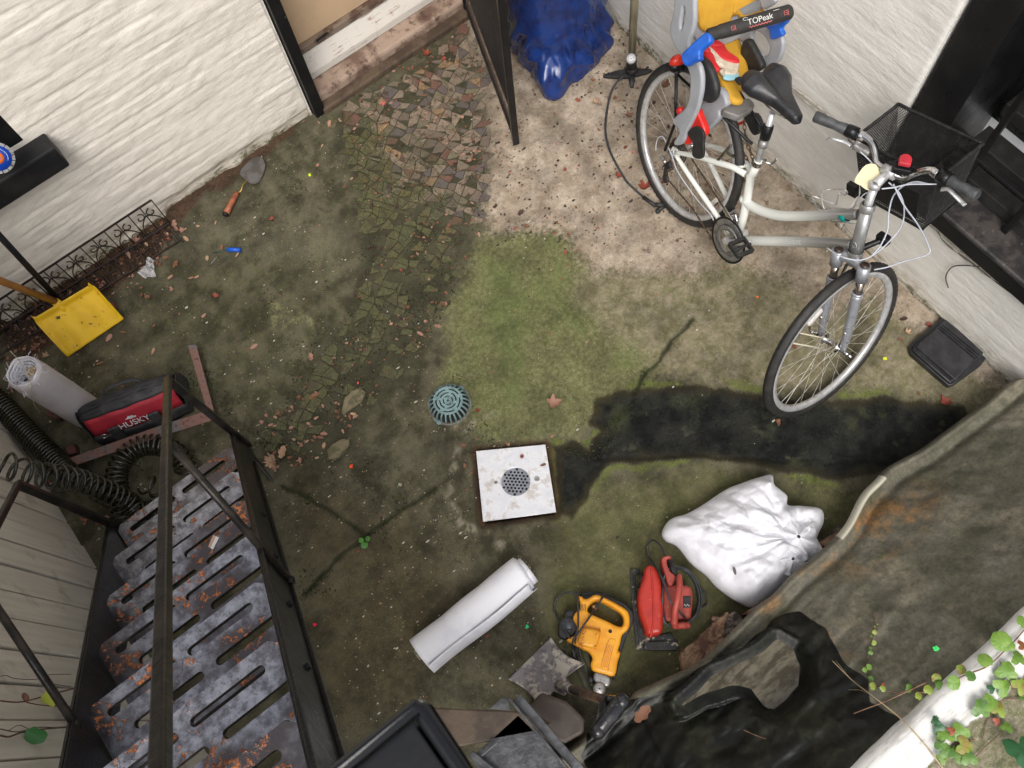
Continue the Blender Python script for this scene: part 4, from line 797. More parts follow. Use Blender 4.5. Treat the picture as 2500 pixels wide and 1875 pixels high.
o_ = P(*q([(585, 1210)])[0], .1045); xdir = (P(*q([(600, 1120)])[0], .1045) - P(*q([(565, 1260)])[0], .1045)); ydir = (P(*q([(500, 1190)])[0], .1) - o_)
place_text('lettering', 'DEWALT', .020, o_, xdir, ydir, M_REDD, dr_, ext=.0002)
mb = MB()
mb.tube(cr([tuple(P(a, b, z)) for a, b, z in q([(520, 710, .06), (420, 690, .05), (320, 730, .03), (260, 800, .02), (255, 900, .01), (300, 1000, .03), (370, 1120, .075), (440, 1240, .08), (500, 1330, .04), (530, 1440, .01), (560, 1530, .008), (600, 1600, .008)])], 8), .0042, 8)
mb.tube(cr([tuple(P(a, b, z)) for a, b, z in q([(515, 690, .075), (525, 850, .095), (530, 1000, .098), (520, 1130, .11), (470, 1260, .10), (465, 1350, .03), (480, 1450, .012), (530, 1520, .008)])], 8), .0036, 8)
mb.tube(cr([tuple(P(a, b, z)) for a, b, z in q([(825, 710, .07), (790, 790, .093), (720, 880, .06), (660, 980, .093), (560, 1120, .112), (500, 1230, .11), (500, 1340, .04), (490, 1440, .016), (540, 1560, .012), (620, 1660, .01)])], 8), .0038, 8)
for k in range(4):
    mb.tube(cr([tuple(P(a + k * 14 - 20, b, z)) for a, b, z in q([(480 + k * 9, 1330, .035), (500 + k * 12, 1420, .02 + .006 * k), (560 + k * 10, 1540, .012), (620, 1640, .012), (690 + k * 6, 1800, .01), (730, 1860, .01)])], 8), .0034, 8)
mb.build('cord', M_CABLE, dr_)
# ================================================================== RED CIRCULAR SAW
sw = thing('circular_saw', 'red circular saw standing on its dusty black shoe, its cord wound round the handle', 'power tool', P(1600, 1490, 0))
M_SHOE = mat('plaster_spattered_shoe', (.022, .022, .022), .45, .3, (.04, .038, .035), 20, .42, .62, .4, 90, (.45, .40, .30), 26, .57, .64)
plate('shoe', [q([(1130, 430), (1235, 422), (1240, 480), (1190, 490), (1190, 560), (1200, 700), (1215, 900), (1240, 1060), (1290, 1170), (1420, 1200), (1600, 1160), (1640, 1230), (1685, 1270), (1690, 1340), (1650, 1372), (1210, 1362), (1198, 1250), (1165, 1000), (1145, 700)])], .0, .012, M_SHOE, sw, .002, 0)
plate('shoe_edge', [q([(1130, 430), (1158, 430), (1175, 700), (1195, 1000), (1225, 1200), (1225, 1362), (1205, 1362), (1180, 1150), (1150, 800)])], .012, .022, M_SHOE, sw, .001, 0)
plate('shoe_front', [q([(1285, 1260), (1450, 1255), (1650, 1255), (1690, 1300), (1690, 1345), (1640, 1370), (1290, 1362)])], .012, .024, M_SHOE, sw, .004, 0)
plate('blade_guard', [q([(1335, 400), (1400, 425), (1448, 500), (1478, 620), (1495, 850), (1495, 1100), (1470, 1185), (1400, 1200), (1350, 1212), (1300, 1180), (1275, 1080), (1230, 960), (1208, 800), (1222, 680), (1270, 560), (1285, 450)])], .014, .135, M_REDP, sw, .018, res=4)
plate('guard_ridge', [q([(1360, 408), (1380, 415), (1395, 600), (1405, 850), (1400, 1080), (1375, 1205), (1350, 1205), (1378, 1060), (1382, 850), (1372, 600)])], .10, .1385, M_REDP, sw, .003)
plate('guard_side', [q([(1278, 500), (1320, 560), (1345, 750), (1340, 950), (1310, 1060), (1270, 1020), (1225, 900), (1212, 780), (1228, 670)])], .03, .118, M_REDP, sw, .012)
mb = MB(); p = P(*q([(1290, 815)])[0], .119); mb.ball(p, (.006, .0115, .002), 12, 8); mb.build('badge', M_RUB, sw)
mb = MB(); a = P(*q([(1215, 625)])[0], .10); b = P(*q([(1290, 630)])[0], .12); mb.tube([a, b], [.006, .0045], 10); mb.ball(b, .006, 10, 6); mb.tube([P(*q([(1270, 470)])[0], .09), P(*q([(1235, 600)])[0], .09)], .006, 8); mb.build('lever', M_RUB, sw)
o_ = P(*q([(1300, 770)])[0], .121); mb = MB()
for k in range(9):
    a_ = k * .7; pp = P(*q([(1300 + 34 * cos(a_), 815 + 85 * sin(a_))])[0], .1195); mb.ball(pp, (.0012, .0016, .0006), 6, 4)
mb.build('badge_mark', M_WHT, sw)
plate('motor_body', [q([(1500, 640), (1600, 620), (1830, 650), (1830, 950), (1800, 1010), (1640, 1030), (1520, 1000)])], .012, .075, M_REDD, sw, .012)
plate('motor_vent', [q([(1740, 740), (1830, 740), (1825, 870), (1740, 880)])], .05, .079, M_RUB, sw, .003, 0)
for k in range(4):
    p = P(*q([(1760 + k * 17, 835 + 12 * (k % 2))])[0], .0795); mb = MB(); mb.ball(p, (.0018, .003, .001), 6, 4); mb.build('vent_mark', M_WHT, sw)
mb = MB(); mb.tube(cr([tuple(P(a, b, z)) for a, b, z in q([(1700, 510, .155), (1700, 620, .165), (1680, 760, .165), (1650, 900, .15), (1640, 1030, .12)])], 8), [.0105, .0125, .0125, .012, .013], 16); mb.ball(P(*q([(1700, 512)])[0], .155), .0108, 14, 8); mb.ball(P(*q([(1640, 1040)])[0], .12), .0135, 14, 8); mb.build('main_handle', M_REDD, sw)
mb = MB(); mb.tube([P(*q([(1655, 1080)])[0], .10), P(*q([(1790, 1075)])[0], .105)], [.0135, .012], 16); mb.ball(P(*q([(1795, 1075)])[0], .105), .012, 14, 8); mb.ball(P(*q([(1655, 1080)])[0], .10), .0135, 14, 8); mb.build('front_knob', M_REDD, sw)
plate('rear_grip', [q([(1480, 340), (1520, 295), (1575, 288), (1600, 315), (1550, 330), (1545, 380), (1580, 470), (1640, 530), (1610, 620), (1560, 620), (1520, 500)])], .05, .14, M_REDD, sw, .006)
mb = MB(); mb.tube([P(*q([(1590, 350)])[0], .10), P(*q([(1650, 500)])[0], .11)], [.014, .012], 12); mb.ball(P(*q([(1590, 350)])[0], .10), .014, 12, 8); mb.build('grip_sleeve', M_RUB, sw)
mb = MB()
for k in range(6):
    f = k * 9; h = .03 + .013 * (k % 3)
    mb.tube(cr([tuple(P(a, b, z)) for a, b, z in q([(1560 + f * .3, 470 - f, h + .06), (1720 + f, 430 - f * .3, h), (1860 + f, 560, h), (1915 + f, 760, h), (1880 + f * .8, 940, h), (1790, 1030 + f * .5, h), (1640, 1090, h + .01), (1560 - f * .3, 1060, h + .02), (1520 - f, 950, .09), (1500 - f * .2, 750, .135 - k * .006), (1520 - f * .3, 580, .11)])], 8, True), .0036, 8, True)
mb.tube(cr([tuple(P(a, b, z)) for a, b, z in q([(1545, 270, .13), (1480, 150, .10), (1400, 90, .06), (1340, 130, .03), (1330, 220, .02), (1380, 330, .03), (1450, 440, .12), (1530, 600, .145), (1600, 800, .15), (1700, 920, .12), (1770, 990, .08)])], 8), .0040, 8)
mb.tube(cr([tuple(P(a, b, z)) for a, b, z in q([(1960, 650, .03), (2020, 750, .01), (2010, 830, .006), (1950, 870, .02)])], 8), .0036, 8)
mb.build('cord', M_CABLE, sw)
# ================================================================== FLAT SHOVEL STANDING IN THE CORNER
q = q2
sh = thing('flat_shovel', 'square steel shovel caked with pale plaster, its short shaft rising to a black grip', 'shovel', P(1340, 1650, 0))
M_SHV = mat('plaster_caked_steel', (.24, .22, .225), .6, .1, (.14, .12, .13), 16, .42, .6, .35, 90, (.50, .46, .39), 17, .47, .58)
cs = [P(*p, z) for p, z in zip(q([(1085, 245), (1450, 530), (980, 1045), (620, 700)]), (.012, .05, .075, .012))]
NU = 26; Vq = np.zeros((NU, NU, 3))
for i in range(NU):
    for j in range(NU):
        a, b = i / (NU - 1), j / (NU - 1); p = (cs[0] * (1 - a) + cs[1] * a) * (1 - b) + (cs[3] * (1 - a) + cs[2] * a) * b
        p = p + Vector((0, 0, -.022 * sin(pi * b) * (.3 + .7 * a) + .010 * sin(pi * b) * 0 + .012 * (a > .96)))
        in_ = (cs[3] - cs[0]).normalized() * (.022 * sin(pi * a) * (1 - 2 * b) * .8); Vq[i, j] = p + in_
        if a > .8: Vq[i, j] -= np.array((cs[1] - cs[0]).normalized()) * .02 * sin(pi * b) * (a - .8) / .2 * (1 if abs(b - .5) > .12 else -1.2)
Vq[..., 2] = np.maximum(Vq[..., 2], .006)
grid_obj('blade', Vq, M_SHV, sh, solid=.0035)
M_SHAFT = mat('dirty_timber_shaft', (.10, .06, .035), .5, 0, (.05, .03, .02), 14, .42, .6, .3, 90, (.30, .24, .17), 28, .60, .70)
a = P(*q([(1175, 765)])[0], .05); b = P(*q([(1690, 935)])[0], .60); mb = MB(); mb.tube([a, a.lerp(b, .16), a.lerp(b, .3)], [.020, .017, .016], 14); mb.build('socket', M_SHV, sh)
mb = MB(); mb.tube([a.lerp(b, .28), b], [.0150, .0155], 14); mb.build('shaft', M_SHAFT, sh)
M_GRIP = mat('glossy_black_plastic', (.010, .010, .012), .25, 0, (.03, .03, .032), 20, .45, .7, .2, 70, (.16, .16, .15), 22, .64, .74)
g1 = P(*q([(1590, 1260)])[0], .68); g2 = P(*q([(1850, 940)])[0], .68); mb = MB(); mb.tube(cr([tuple(g1.lerp(b, .05)), tuple(g1), tuple(g1.lerp(g2, .5) + Vector((0, 0, .006))), tuple(g2), tuple(g2.lerp(b, .05))], 6), .025, 14, flat=.8); mb.ball(g1, .025, 14, 8); mb.ball(g2, .025, 14, 8); mb.build('grip', M_GRIP, sh)
mb = MB()
for g_ in (g1, g2): mb.tube(cr([tuple(g_), tuple(g_.lerp(b, .45) + Vector((0, 0, -.02))), tuple(b + Vector((0, 0, -.02)))], 6), [.020, .018, .020], 10)
mb.tube([b + Vector((0, 0, -.06)), b], [.0185, .019], 14); mb.build('yoke', M_GRIP, sh)
# ================================================================== WHITE ROLL ON THE GROUND
t = NT('white_roll_cloth'); n = t.noise(10, 5); M_ROLL = t.out(t.mix(t.ramp(n, .45, .7), (.75, .75, .79), (.64, .64, .70)), .6, 0, t.bump(t.noise(40, 5), .25, .004))
M_RAW = mat('frayed_cream_cloth', (.58, .54, .42), .8, 0, (.36, .32, .24), 60, .42, .6, .8, 160)
rl_ = thing('cloth_roll', 'white cloth roll lying on the concrete between the drain plate and the yellow drill', 'roll', (-.06, .535, 0))
th = np.linspace(0, 2 * pi * 5.3, 330); rr_ = .072 - .0032 * th / (2 * pi) * 1.35 + .0015 * np.sin(th * 1.3); rr_[:34] += np.linspace(.012, 0, 34)
cy, cz = .540, .076; ys_ = cy + rr_ * np.cos(th + 2.3); zs_ = cz + rr_ * np.sin(th + 2.3) * .97; zs_ = np.maximum(zs_, .003)
NX = 30; Vr = np.zeros((len(th), NX, 3)); lay = th / (2 * pi)
for j in range(NX):
    f = j / (NX - 1); x0 = -.306 - .004 * np.sin(lay * 2.1) + .006 * (lay > 4); x1 = .178 + .010 * np.sin(lay * 1.7 + 1) - .02 * (lay < .12) + .018 * (lay > 2.6)
    Vr[:, j, 0] = x0 + (x1 - x0) * f; Vr[:, j, 1] = ys_ + .0035 * np.sin(f * 7 + th * .4) ; Vr[:, j, 2] = zs_ + .002 * np.sin(f * 9 + th)
grid_obj('rolled_cloth', Vr, M_ROLL, rl_, solid=.0022)
mb = MB(); mb.lathe([(.0, .0), (.045, .0), (.05, -.02), (.05, -.44)], (.19, cy, cz), (1, 0, 0), 20); mb.build('roll_core', M_RAW, rl_)
mb = MB(); r_ = random.Random(4)
for k in range(60):
    a_ = r_.uniform(0, 2 * pi); R_ = r_.uniform(.02, .058); p0 = Vector((.186 + r_.uniform(-.01, .01), cy + R_ * cos(a_) * .9, cz + R_ * sin(a_))); p = [p0]
    for s in range(4): p.append(p[-1] + Vector((r_.uniform(.0, .008), r_.uniform(-.007, .007), r_.uniform(-.007, .006))))
    mb.tube(p, .0007, 4, caps=False)
for k in range(14):
    a_ = r_.uniform(0, 2 * pi); p0 = Vector((-.30, cy + .01 * cos(a_) + .01, cz + .035 * sin(a_) * .5 - .0)); p = [p0]
    for s in range(6): p.append(p0 + Vector((-.012 - .012 * sin(s), .014 * cos(s * 1.4 + k), .014 * sin(s * 1.4 + k))))
    mb.tube(p, .0008, 4, caps=False)
mb.build('fringe', M_RAW, rl_)
# ================================================================== STANDING ROLL, TOP LEFT OF THE TOOL BAG
M_ROLG = mat('shaded_roll_cloth', (.50, .46, .47), .65, 0, (.42, .39, .40), 8, .4, .65, .3, 60, (.34, .20, .20), 9, .64, .76)  # white cloth greyed: its shade is put into the colour
ur = thing('standing_roll', 'white cloth roll in painted shade standing on end behind the red and black bag', 'roll', (-.868, 2.275, 0))
cx_, cy_ = -.868, 2.275; mb = MB(); prf = [(.070, 0), (.072, .02), (.073, .2), (.072, .42), (.070, .475), (.064, .487), (.055, .488)]
mb.lathe(prf, (cx_, cy_, 0), (0, 0, 1), 40); mb.build('rolled_cloth', M_ROLG, ur)
th = np.linspace(0, 2 * pi * 4, 240); V_ = np.zeros((240, 4, 3))
for j in range(4):
    R_ = .066 - .0085 * th / (2 * pi); V_[:, j, 0] = cx_ + (R_ - .001 * j) * np.cos(th); V_[:, j, 1] = cy_ + (R_ - .001 * j) * np.sin(th); V_[:, j, 2] = .455 + .045 * (j / 3) - .010 * (th / (2 * pi)) + .004 * np.sin(th * 5)
grid_obj('inner_layers', V_, M_ROLL, ur, solid=.002)
mb = MB()
for k in range(130):
    a_ = r_.uniform(0, 2 * pi); R_ = .06 * math.sqrt(r_.random()); p0 = Vector((cx_ + R_ * cos(a_) - .006, cy_ + R_ * sin(a_), .462 + r_.uniform(-.005, .02))); d_ = r_.uniform(0, 2 * pi); p = [p0]
    for s in range(4): d_ += r_.uniform(-.8, .8); p.append(p[-1] + Vector((.009 * cos(d_), .009 * sin(d_), r_.uniform(-.003, .005))))
    mb.tube(p, .0011, 4, caps=False)
mb.build('frayed_threads', M_ROLL, ur)
mb = MB(); mb.ball((cx_ + .022, cy_ - .006, .468), (.026, .022, .012), 12, 8); mb.build('plaster_lump', mat('gold_brown_bits', (.55, .45, .30), .6, 0, (.22, .14, .07), 90, .42, .58, 1, 160), ur)
mb = MB(); mb.tube(cr([tuple(P(*p, z)) for p, z in (((25, 857), .50), ((50, 885), .515), ((72, 925), .505), ((76, 960), .46), ((85, 990), .30), ((97, 1006), .12))], 8), .0017, 6); mb.build('string', M_RAW, ur)
# ================================================================== TOOL BAG
bg_ = thing('tool_bag', 'red and black zipped tool bag with HUSKY in white, beside the standing roll', 'bag', (-.69, 2.12, 0))
Q0 = Vector((-.888, 2.098, 0)); e1 = Vector((.955, -.296, 0)); e2 = Vector((.296, .955, 0)); LB = .41
M_BAGB = mat('black_nylon', (.020, .020, .023), .6, 0, (.045, .044, .046), 14, .42, .64, .5, 260); M_BAGR = mat('red_nylon', (.40, .018, .035), .6, 0, (.33, .015, .03), 14, .4, .62, .5, 260, (.10, .02, .02), 50, .66, .76)
def bagstrip(name, prf, u0, u1, m, off=0, bulge=.012, par=bg_):
    N = 20; V_ = np.zeros((N, len(prf), 3))
    for i in range(N):
        u = u0 + (u1 - u0) * i / (N - 1); bl = sin(pi * u); 
        for j, (d_, z) in enumerate(prf): p = Q0 + e1 * (u * LB) + e2 * (d_ - (off + bulge * bl) * (1 if d_ < .1 else -1) + .02 * (u - .5) ** 2) + Vector((0, 0, z - .03 * (abs(u - .5) * 2) ** 3 * (z > .12) + .004 * sin(u * 23))); V_[i, j] = p
    return grid_obj(name, V_, m, par, solid=.002)
low = [(.0, .0), (-.004, .03), (-.002, .06), (.006, .085)]; mid_ = [(.006, .085), (.018, .13), (.034, .170), (.048, .190)]; tp = [(.048, .190), (.056, .198), (.068, .203), (.080, .205), (.092, .204), (.106, .198), (.116, .188)]; bk_ = [(.116, .188), (.136, .15), (.150, .09), (.156, .0)]
bagstrip('lower_body', low, 0, 1, M_BAGB); bagstrip('front_panel', mid_, .03, .97, M_BAGR); bagstrip('top_flap', tp, 0, 1, M_BAGB); bagstrip('back_body', bk_, 0, 1, M_BAGB)
allp = low + mid_ + tp + bk_
for u in (0, 1):
    mb = MB(); pts = []
    for (d_, z) in allp: pts.append(Q0 + e1 * (u * LB + (.010 if u else -.010) * sin(pi * min(max(d_, 0), .19) / .19)) + e2 * (d_ + .005) + Vector((0, 0, z - .03 * (z > .12))))
    mb.add(pts, [tuple(range(len(pts)))]); mb.build('end_panel', M_BAGB, bg_, solid=.003)
mb = MB(); z_ = lambda u: Q0 + e1 * (u * LB) + e2 * .080 + Vector((0, 0, .2085 - .03 * (abs(u - .5) * 2) ** 3)); mb.tube([z_(u) for u in np.linspace(.02, .98, 14)], .0035, 6)
for dd in (.062, .100): mb.tube([Q0 + e1 * (u * LB) + e2 * dd + Vector((0, 0, .201 - .03 * (abs(u - .5) * 2) ** 3)) for u in np.linspace(.01, .99, 14)], .003, 6)
mb.build('zipper', M_BAGB, bg_)
mb = MB(); mb.tube(cr([tuple(Q0 + e1 * (u * LB) + e2 * d_ + Vector((0, 0, z))) for u, d_, z in ((.30, .125, .185), (.36, .135, .205), (.5, .138, .212), (.64, .135, .205), (.70, .125, .185))], 6), .009, 8, flat=.5); mb.build('carry_handle', M_BAGB, bg_)
for u in (.27, .69):
    mb = MB(); V_ = [Q0 + e1 * ((u + s) * LB) + e2 * (d_ - .013) + Vector((0, 0, z)) for s, in ((-.055,), (.055,)) for d_, z in ((-.006, .005), (-.010, .06), (-.006, .10), (.004, .135), (.010, .14))]
    mb.add(V_, [(k, k + 1, 5 + k + 1, 5 + k) for k in range(4)]); mb.build('web_strap', M_BAGB, bg_, solid=.006, bevel=.001)
fc = lambda u, z: Q0 + e1 * (u * LB) + e2 * (.004 + (z - .092) * .36 - .012 * sin(pi * u) - .0045) + Vector((0, 0, z))
yv = (e2 * .42 + Vector((0, 0, 1))).normalized()
place_text('lettering', 'HUSKY', .042, fc(.475, .116), e1, yv, M_WHT, bg_)
mb = MB(); ic = fc(.475, .148)
for s in ([(-.024, -.004), (-.012, .004), (-.005, .012), (0, .006), (.007, .009), (.014, .002), (.024, -.002), (.020, -.009), (.010, -.006), (.0, -.009), (-.010, -.005)],): 
    pts = [ic + e1 * a + yv * b for a, b in s]; mb.add(pts, [tuple(range(len(pts)))])
mb.build('badge', M_WHT, bg_, solid=.001)
mb = MB(); mb.tube(cr([tuple(fc(.135, .10) + e1 * (.012 * cos(a)) + yv * (.010 * sin(a)) - e2 * .006) for a in np.linspace(0, 6.28, 9)[:-1]], 4, True), .0018, 6, True); mb.build('ring', M_CHR, bg_)
# ================================================================== RUSTY SQUARE
M_RUST = mat('rusty_flat_steel', (.19, .105, .085), .6, .15, (.13, .125, .13), 8, .52, .60, .5, 120, (.10, .045, .035), 60, .52, .66)
ls = thing('carpenter_square', 'rusty L-shaped steel square lying against the front of the tool bag', 'try square', P(520, 1020, .05))
zz_ = .052; mb = MB(); q_ = [P(*p, zz_) for p in ((528, 1022), (479, 841), (459, 845), (509, 1010), (520, 1000), (395, 1037), (146, 1128), (153, 1147), (400, 1060))]
pl_ = [(528, 1023), (479, 841), (459, 844), (506, 1003), (400, 1036), (147, 1127), (153, 1147), (404, 1062)]; o = plate('square_blade', [pl_], zz_, zz_ + .004, M_RUST, ls, .0006, 0)
# ================================================================== COILED HOSE
M_HOSE = mat('glossy_olive_black_hose', (.018, .017, .010), .16, 0, (.030, .027, .016), 18, .42, .62, 0, 60, (.10, .07, .04), 60, .68, .76, Coat_Weight=.3)
def coil(mb, path, R, r, pitch, n=14, ph=0):
    pts = [Vector(p) for p in cr(path, 30)]; L = [0]
    for a, b in zip(pts[:-1], pts[1:]): L.append(L[-1] + (b - a).length)
    out = []; x = None; tot = L[-1]; turns = 0; i = 0; s = 0; ang_ = ph; last = None
    pit = pitch if hasattr(pitch, '__call__') else (lambda f: pitch); RR = R if hasattr(R, '__call__') else (lambda f: R)
    while s < tot:
        while i < len(L) - 2 and L[i + 1] < s: i += 1
        f = (s - L[i]) / max(L[i + 1] - L[i], 1e-9); p = pts[i].lerp(pts[i + 1], f); d = (pts[min(i + 2, len(pts) - 1)] - pts[max(i - 1, 0)]).normalized()
        if x is None: x = orth(d)[0]
        x = (x - d * x.dot(d)).normalized(); y = d.cross(x); u = s / tot
        p2 = p + x * (RR(u) * cos(ang_)) + y * (RR(u) * sin(ang_)); p2.z = max(p2.z, r * 1.1); out.append(p2); ang_ += 2 * pi / n; s += pit(u) / n
    mb.tube(out, r, 8)
hs_ = thing('coiled_hose', 'glossy black spring hose heaped in loose coils beside the foot of the stair', 'hose', P(300, 1170, 0))
mb = MB()
coil(mb, [tuple(P(*p, z)) for p, z in (((-60, 940), .10), ((0, 985), .07), ((60, 1050), .06), ((110, 1100), .06), ((160, 1150), .06), ((215, 1180), .06), ((270, 1210), .065), ((320, 1235), .06), ((350, 1270), .06))], .046, .0052, .0155, 16)
coil(mb, [tuple(P(*p, z)) for p, z in (((-70, 1120), .62), ((10, 1135), .58), ((70, 1155), .50), ((140, 1165), .40), ((210, 1180), .26), ((270, 1205), .16), ((310, 1225), .10), ((330, 1250), .07))], lambda u: .047 - .004 * u, .0062, lambda u: .062 - .040 * u, 18)
coil(mb, [tuple(P(*p, z)) for p, z in (((300, 1270), .07), ((290, 1210), .08), ((285, 1160), .07), ((305, 1115), .06), ((350, 1088), .05), ((400, 1090), .05), ((440, 1115), .05), ((455, 1150), .05))], .042, .0055, .024, 16, 1)
coil(mb, [tuple(P(*p, z)) for p, z in (((350, 1180), .10), ((395, 1200), .09), ((380, 1240), .07), ((340, 1250), .08))], .040, .0055, .05, 16, 2)
mb.build('hose_coils', M_HOSE, hs_, clean=False)
# ================================================================== SNOW SHOVEL, POLE
ss = thing('snow_shovel', 'bright yellow plastic shovel leaning by the scrolled edging', 'shovel', P(200, 790, 0))
M_SNOW = mat('dirty_yellow_plastic', (.80, .50, .02), .4, 0, (.72, .43, .015), 10, .42, .62, .12, 60, (.07, .05, .02), 34, .60, .66)
sn = [((90, 765), (215, 690)), ((165, 872), (303, 778))]; NU = 30; V_ = np.zeros((NU, NU, 3))
tl, tr_, bl, br_ = P(92, 770, .165), P(216, 694, .165), P(165, 872, .012), P(303, 778, .012)
tl2, tr2 = P(87, 783, .16), P(231, 697, .16)
for i in range(NU):
    for j in range(NU):
        a, b = i / (NU - 1), j / (NU - 1); L_ = tl2.lerp(bl, b); R_ = tr2.lerp(br_, b); p = L_.lerp(R_, a); e = abs(a - .5) * 2
        up = Vector((.0, -.25, .95)); h = .030 * sst(np.array(e), .93, 1.0) * (1 - b) ** .5 + .030 * float(sst(np.array(1 - b), .95, 1)) - .004 * cos(a * pi * 9) * (b > .1) * .35
        p = p + up * float(h); V_[i, j] = p
        if b < .09: p2 = p + (p.lerp(tl.lerp(tr_, .5), 1) - p) * (0.06 * (e > .8) * (1 - b / .09)); V_[i, j] = p2
grid_obj('scoop', V_, M_SNOW, ss, solid=.0035)
mb = MB(); a = P(150, 742, .13); b = PX(-60, 668, -1.16); b = P(-80, 655, .80); mb.tube([a, a.lerp(b, .5), b], .015, 12); mb.build('shaft', mat('varnished_wood_shaft', (.34, .15, .04), .4, 0, (.26, .11, .03), 12, .4, .6, .2, 60), ss)
mb = MB(); mb.tube([P(170, 765, .10), a.lerp(b, .08)], [.022, .018], 12); mb.build('socket', M_SNOW, ss)
pl = thing('black_pole', 'straight black metal pole leaning behind the yellow shovel', 'pole', P(150, 735, 0))
mb = MB(); mb.tube([P(158, 748, .02), P(-60, 512, 1.0)], .0125, 12); mb.build('pole_tube', M_BLKD, pl)
mb = MB(); mb.lathe([(.0165, 0), (.0165, .05), (.013, .055)], P(154, 744, .04), (P(-60, 512, 1.0) - P(158, 748, .02)), 12); mb.build('ferrule', M_BLKD, pl)
# ================================================================== SCROLLED EDGING FENCE
M_EDG = mat('rusty_black_wire', (.020, .016, .014), .5, .3, (.05, .026, .018), 30, .42, .6, .5, 120)
def edging(label, org, ex_, up_, n, w=.118, h=.19):
    th = thing('edging_fence', label, 'garden edging', (org[0], org[1], 0)); org = Vector(org); F = lambda a, b: org + ex_ * a + up_ * b
    L = n * w; mb = MB(); mb.bar(F(0, h), F(L, h), .006, .009, up_); mb.bar(F(0, .012), F(L, .012), .006, .007, up_); mb.build('rail', M_EDG, th)
    for k in range(n + 1):
        mb = MB(); mb.tube([F(k * w, -.005), F(k * w, h)], .0030 if k % 1 == 0 else .002, 6); mb.build('upright', M_EDG, th)
    for k in range(n):
        mb = MB(); c0 = (k + .5) * w
        mb.tube([F(c0, .01), F(c0, h)], .0030, 6)
        for s in (-1, 1):
            pts = []
            for t_ in np.linspace(0, 1, 30):
                a_ = 5.6 * t_; R_ = .006 + .021 * t_; pts.append((c0 + s * (.030 - R_ * cos(a_ + 2.2)), h * .68 + R_ * sin(a_ + 2.2)))
            mb.tube([F(*p) for p in pts], .0032, 5)
            pts = [(c0 + s * x_, y_) for x_, y_ in ((.002, .12), (.02, .105), (.042, .075), (.050, .04), (.052, .012))]; mb.tube([F(*p[:2]) for p in cr(pts, 5)], .0030, 5)
            pts = []
            for t_ in np.linspace(0, 1, 22):
                a_ = 4.0 * t_; R_ = .005 + .014 * t_; pts.append((c0 + s * (.022 - R_ * cos(a_)), h * .30 + R_ * sin(a_)))
            mb.tube([F(*p) for p in pts], .0022, 5)
        mb.build('scroll_panel', M_EDG, th)
ez = PY(362, 480, 2.88); 
edging('black scrolled iron edging leaning against the white brick wall', (-.105, 2.865, .0), Vector((-1, 0, 0)), Vector((0, .06, .998)).normalized(), 12, .124, .185)
e2d = (P(253, 707) - P(445, 588)).normalized()
org = P(445, 590, .02)
edging('second length of iron edging lying flat among the leaves in front of the first', tuple(org), Vector((-1, .03, 0)).normalized(), Vector((.02, 1, .12)).normalized(), 8, .124, .115)
# ================================================================== DRAIN PLATE AND DOMED GRATE
t = NT('worn_galvanised_plate'); n1 = t.noise(16, 6, .68); n2 = t.noise(90, 5, .7); d = t.vor(1)
c = t.mix(t.ramp(n1, .50, .66), (.80, .80, .82), (.50, .47, .44)); c = t.mix(t.ramp(n2, .62, .70, 0, .8), c, (.25, .20, .17))
M_PLT = t.out(c, t.ramp(n1, .3, .7, .28, .5), t.ramp(n1, .4, .7, .55, .1), t.bump(n2, .2, .003))
dp = thing('drain_plate', 'square bright metal drain plate with a round perforated strainer, dark wet patch at its right', 'drain cover', P(1259, 1178, 0))
pc = [(1163, 1102), (1331, 1086), (1357, 1250), (1180, 1273)]
def circ_px(u, v, rad, z, n=28, e=None):
    c_ = P(u, v, z); return [Vector((c_.x + rad * cos(2 * pi * k / n), c_.y + rad * sin(2 * pi * k / n), z)) for k in range(n)]
cu = bpy.data.curves.new('c', 'CURVE'); cu.dimensions = '2D'; cu.fill_mode = 'BOTH'; cu.extrude = .0025; cu.bevel_depth = .0012; cu.bevel_resolution = 1
def spl(pts):
    s = cu.splines.new('POLY'); s.points.add(len(pts) - 1); s.use_cyclic_u = True
    for p, q in zip(s.points, pts): p.co = (q[0], q[1], 0, 1)
spl([tuple(P(*p, .006)) for p in pc]); spl([tuple(v) for v in circ_px(1259, 1176, .0605, .006, 40)])
def from_curve(cu, z):
    o = bpy.data.objects.new('tmp', cu); C.objects.link(o); dg = bpy.context.evaluated_depsgraph_get(); dg.update()
    me = bpy.data.meshes.new_from_object(o.evaluated_get(dg)); bpy.data.objects.remove(o)
    for v in me.vertices: v.co.z += z
    return me
me = from_curve(cu, .004); me.materials.clear(); me.materials.append(M_PLT); link('plate', me, dp)
cc = P(1259, 1176, .006); cu = bpy.data.curves.new('c', 'CURVE'); cu.dimensions = '2D'; cu.fill_mode = 'BOTH'; cu.extrude = .0012
spl([tuple(v) for v in circ_px(1259, 1176, .060, .006, 40)]); st_ = .0152
for i in range(-5, 6):
    for j in range(-5, 6):
        x = (i + (j % 2) * .5) * st_; y = j * st_ * .866; x, y = x * cos(.3) - y * sin(.3), x * sin(.3) + y * cos(.3)
        if math.hypot(x, y) < .0535: spl([(cc.x + x + .0050 * cos(2 * pi * k / 10), cc.y + y + .0050 * sin(2 * pi * k / 10)) for k in range(10)])
me = from_curve(cu, .0035); me.materials.clear(); me.materials.append(mat('strainer_metal', (.40, .41, .43), .3, .8, (.30, .30, .31), 30)); link('strainer', me, dp)
mb = MB(); mb.lathe([(0, 0), (.062, 0)], (cc.x, cc.y, -.016), (0, 0, 1), 24); mb.build('sump', M_BLK, dp)
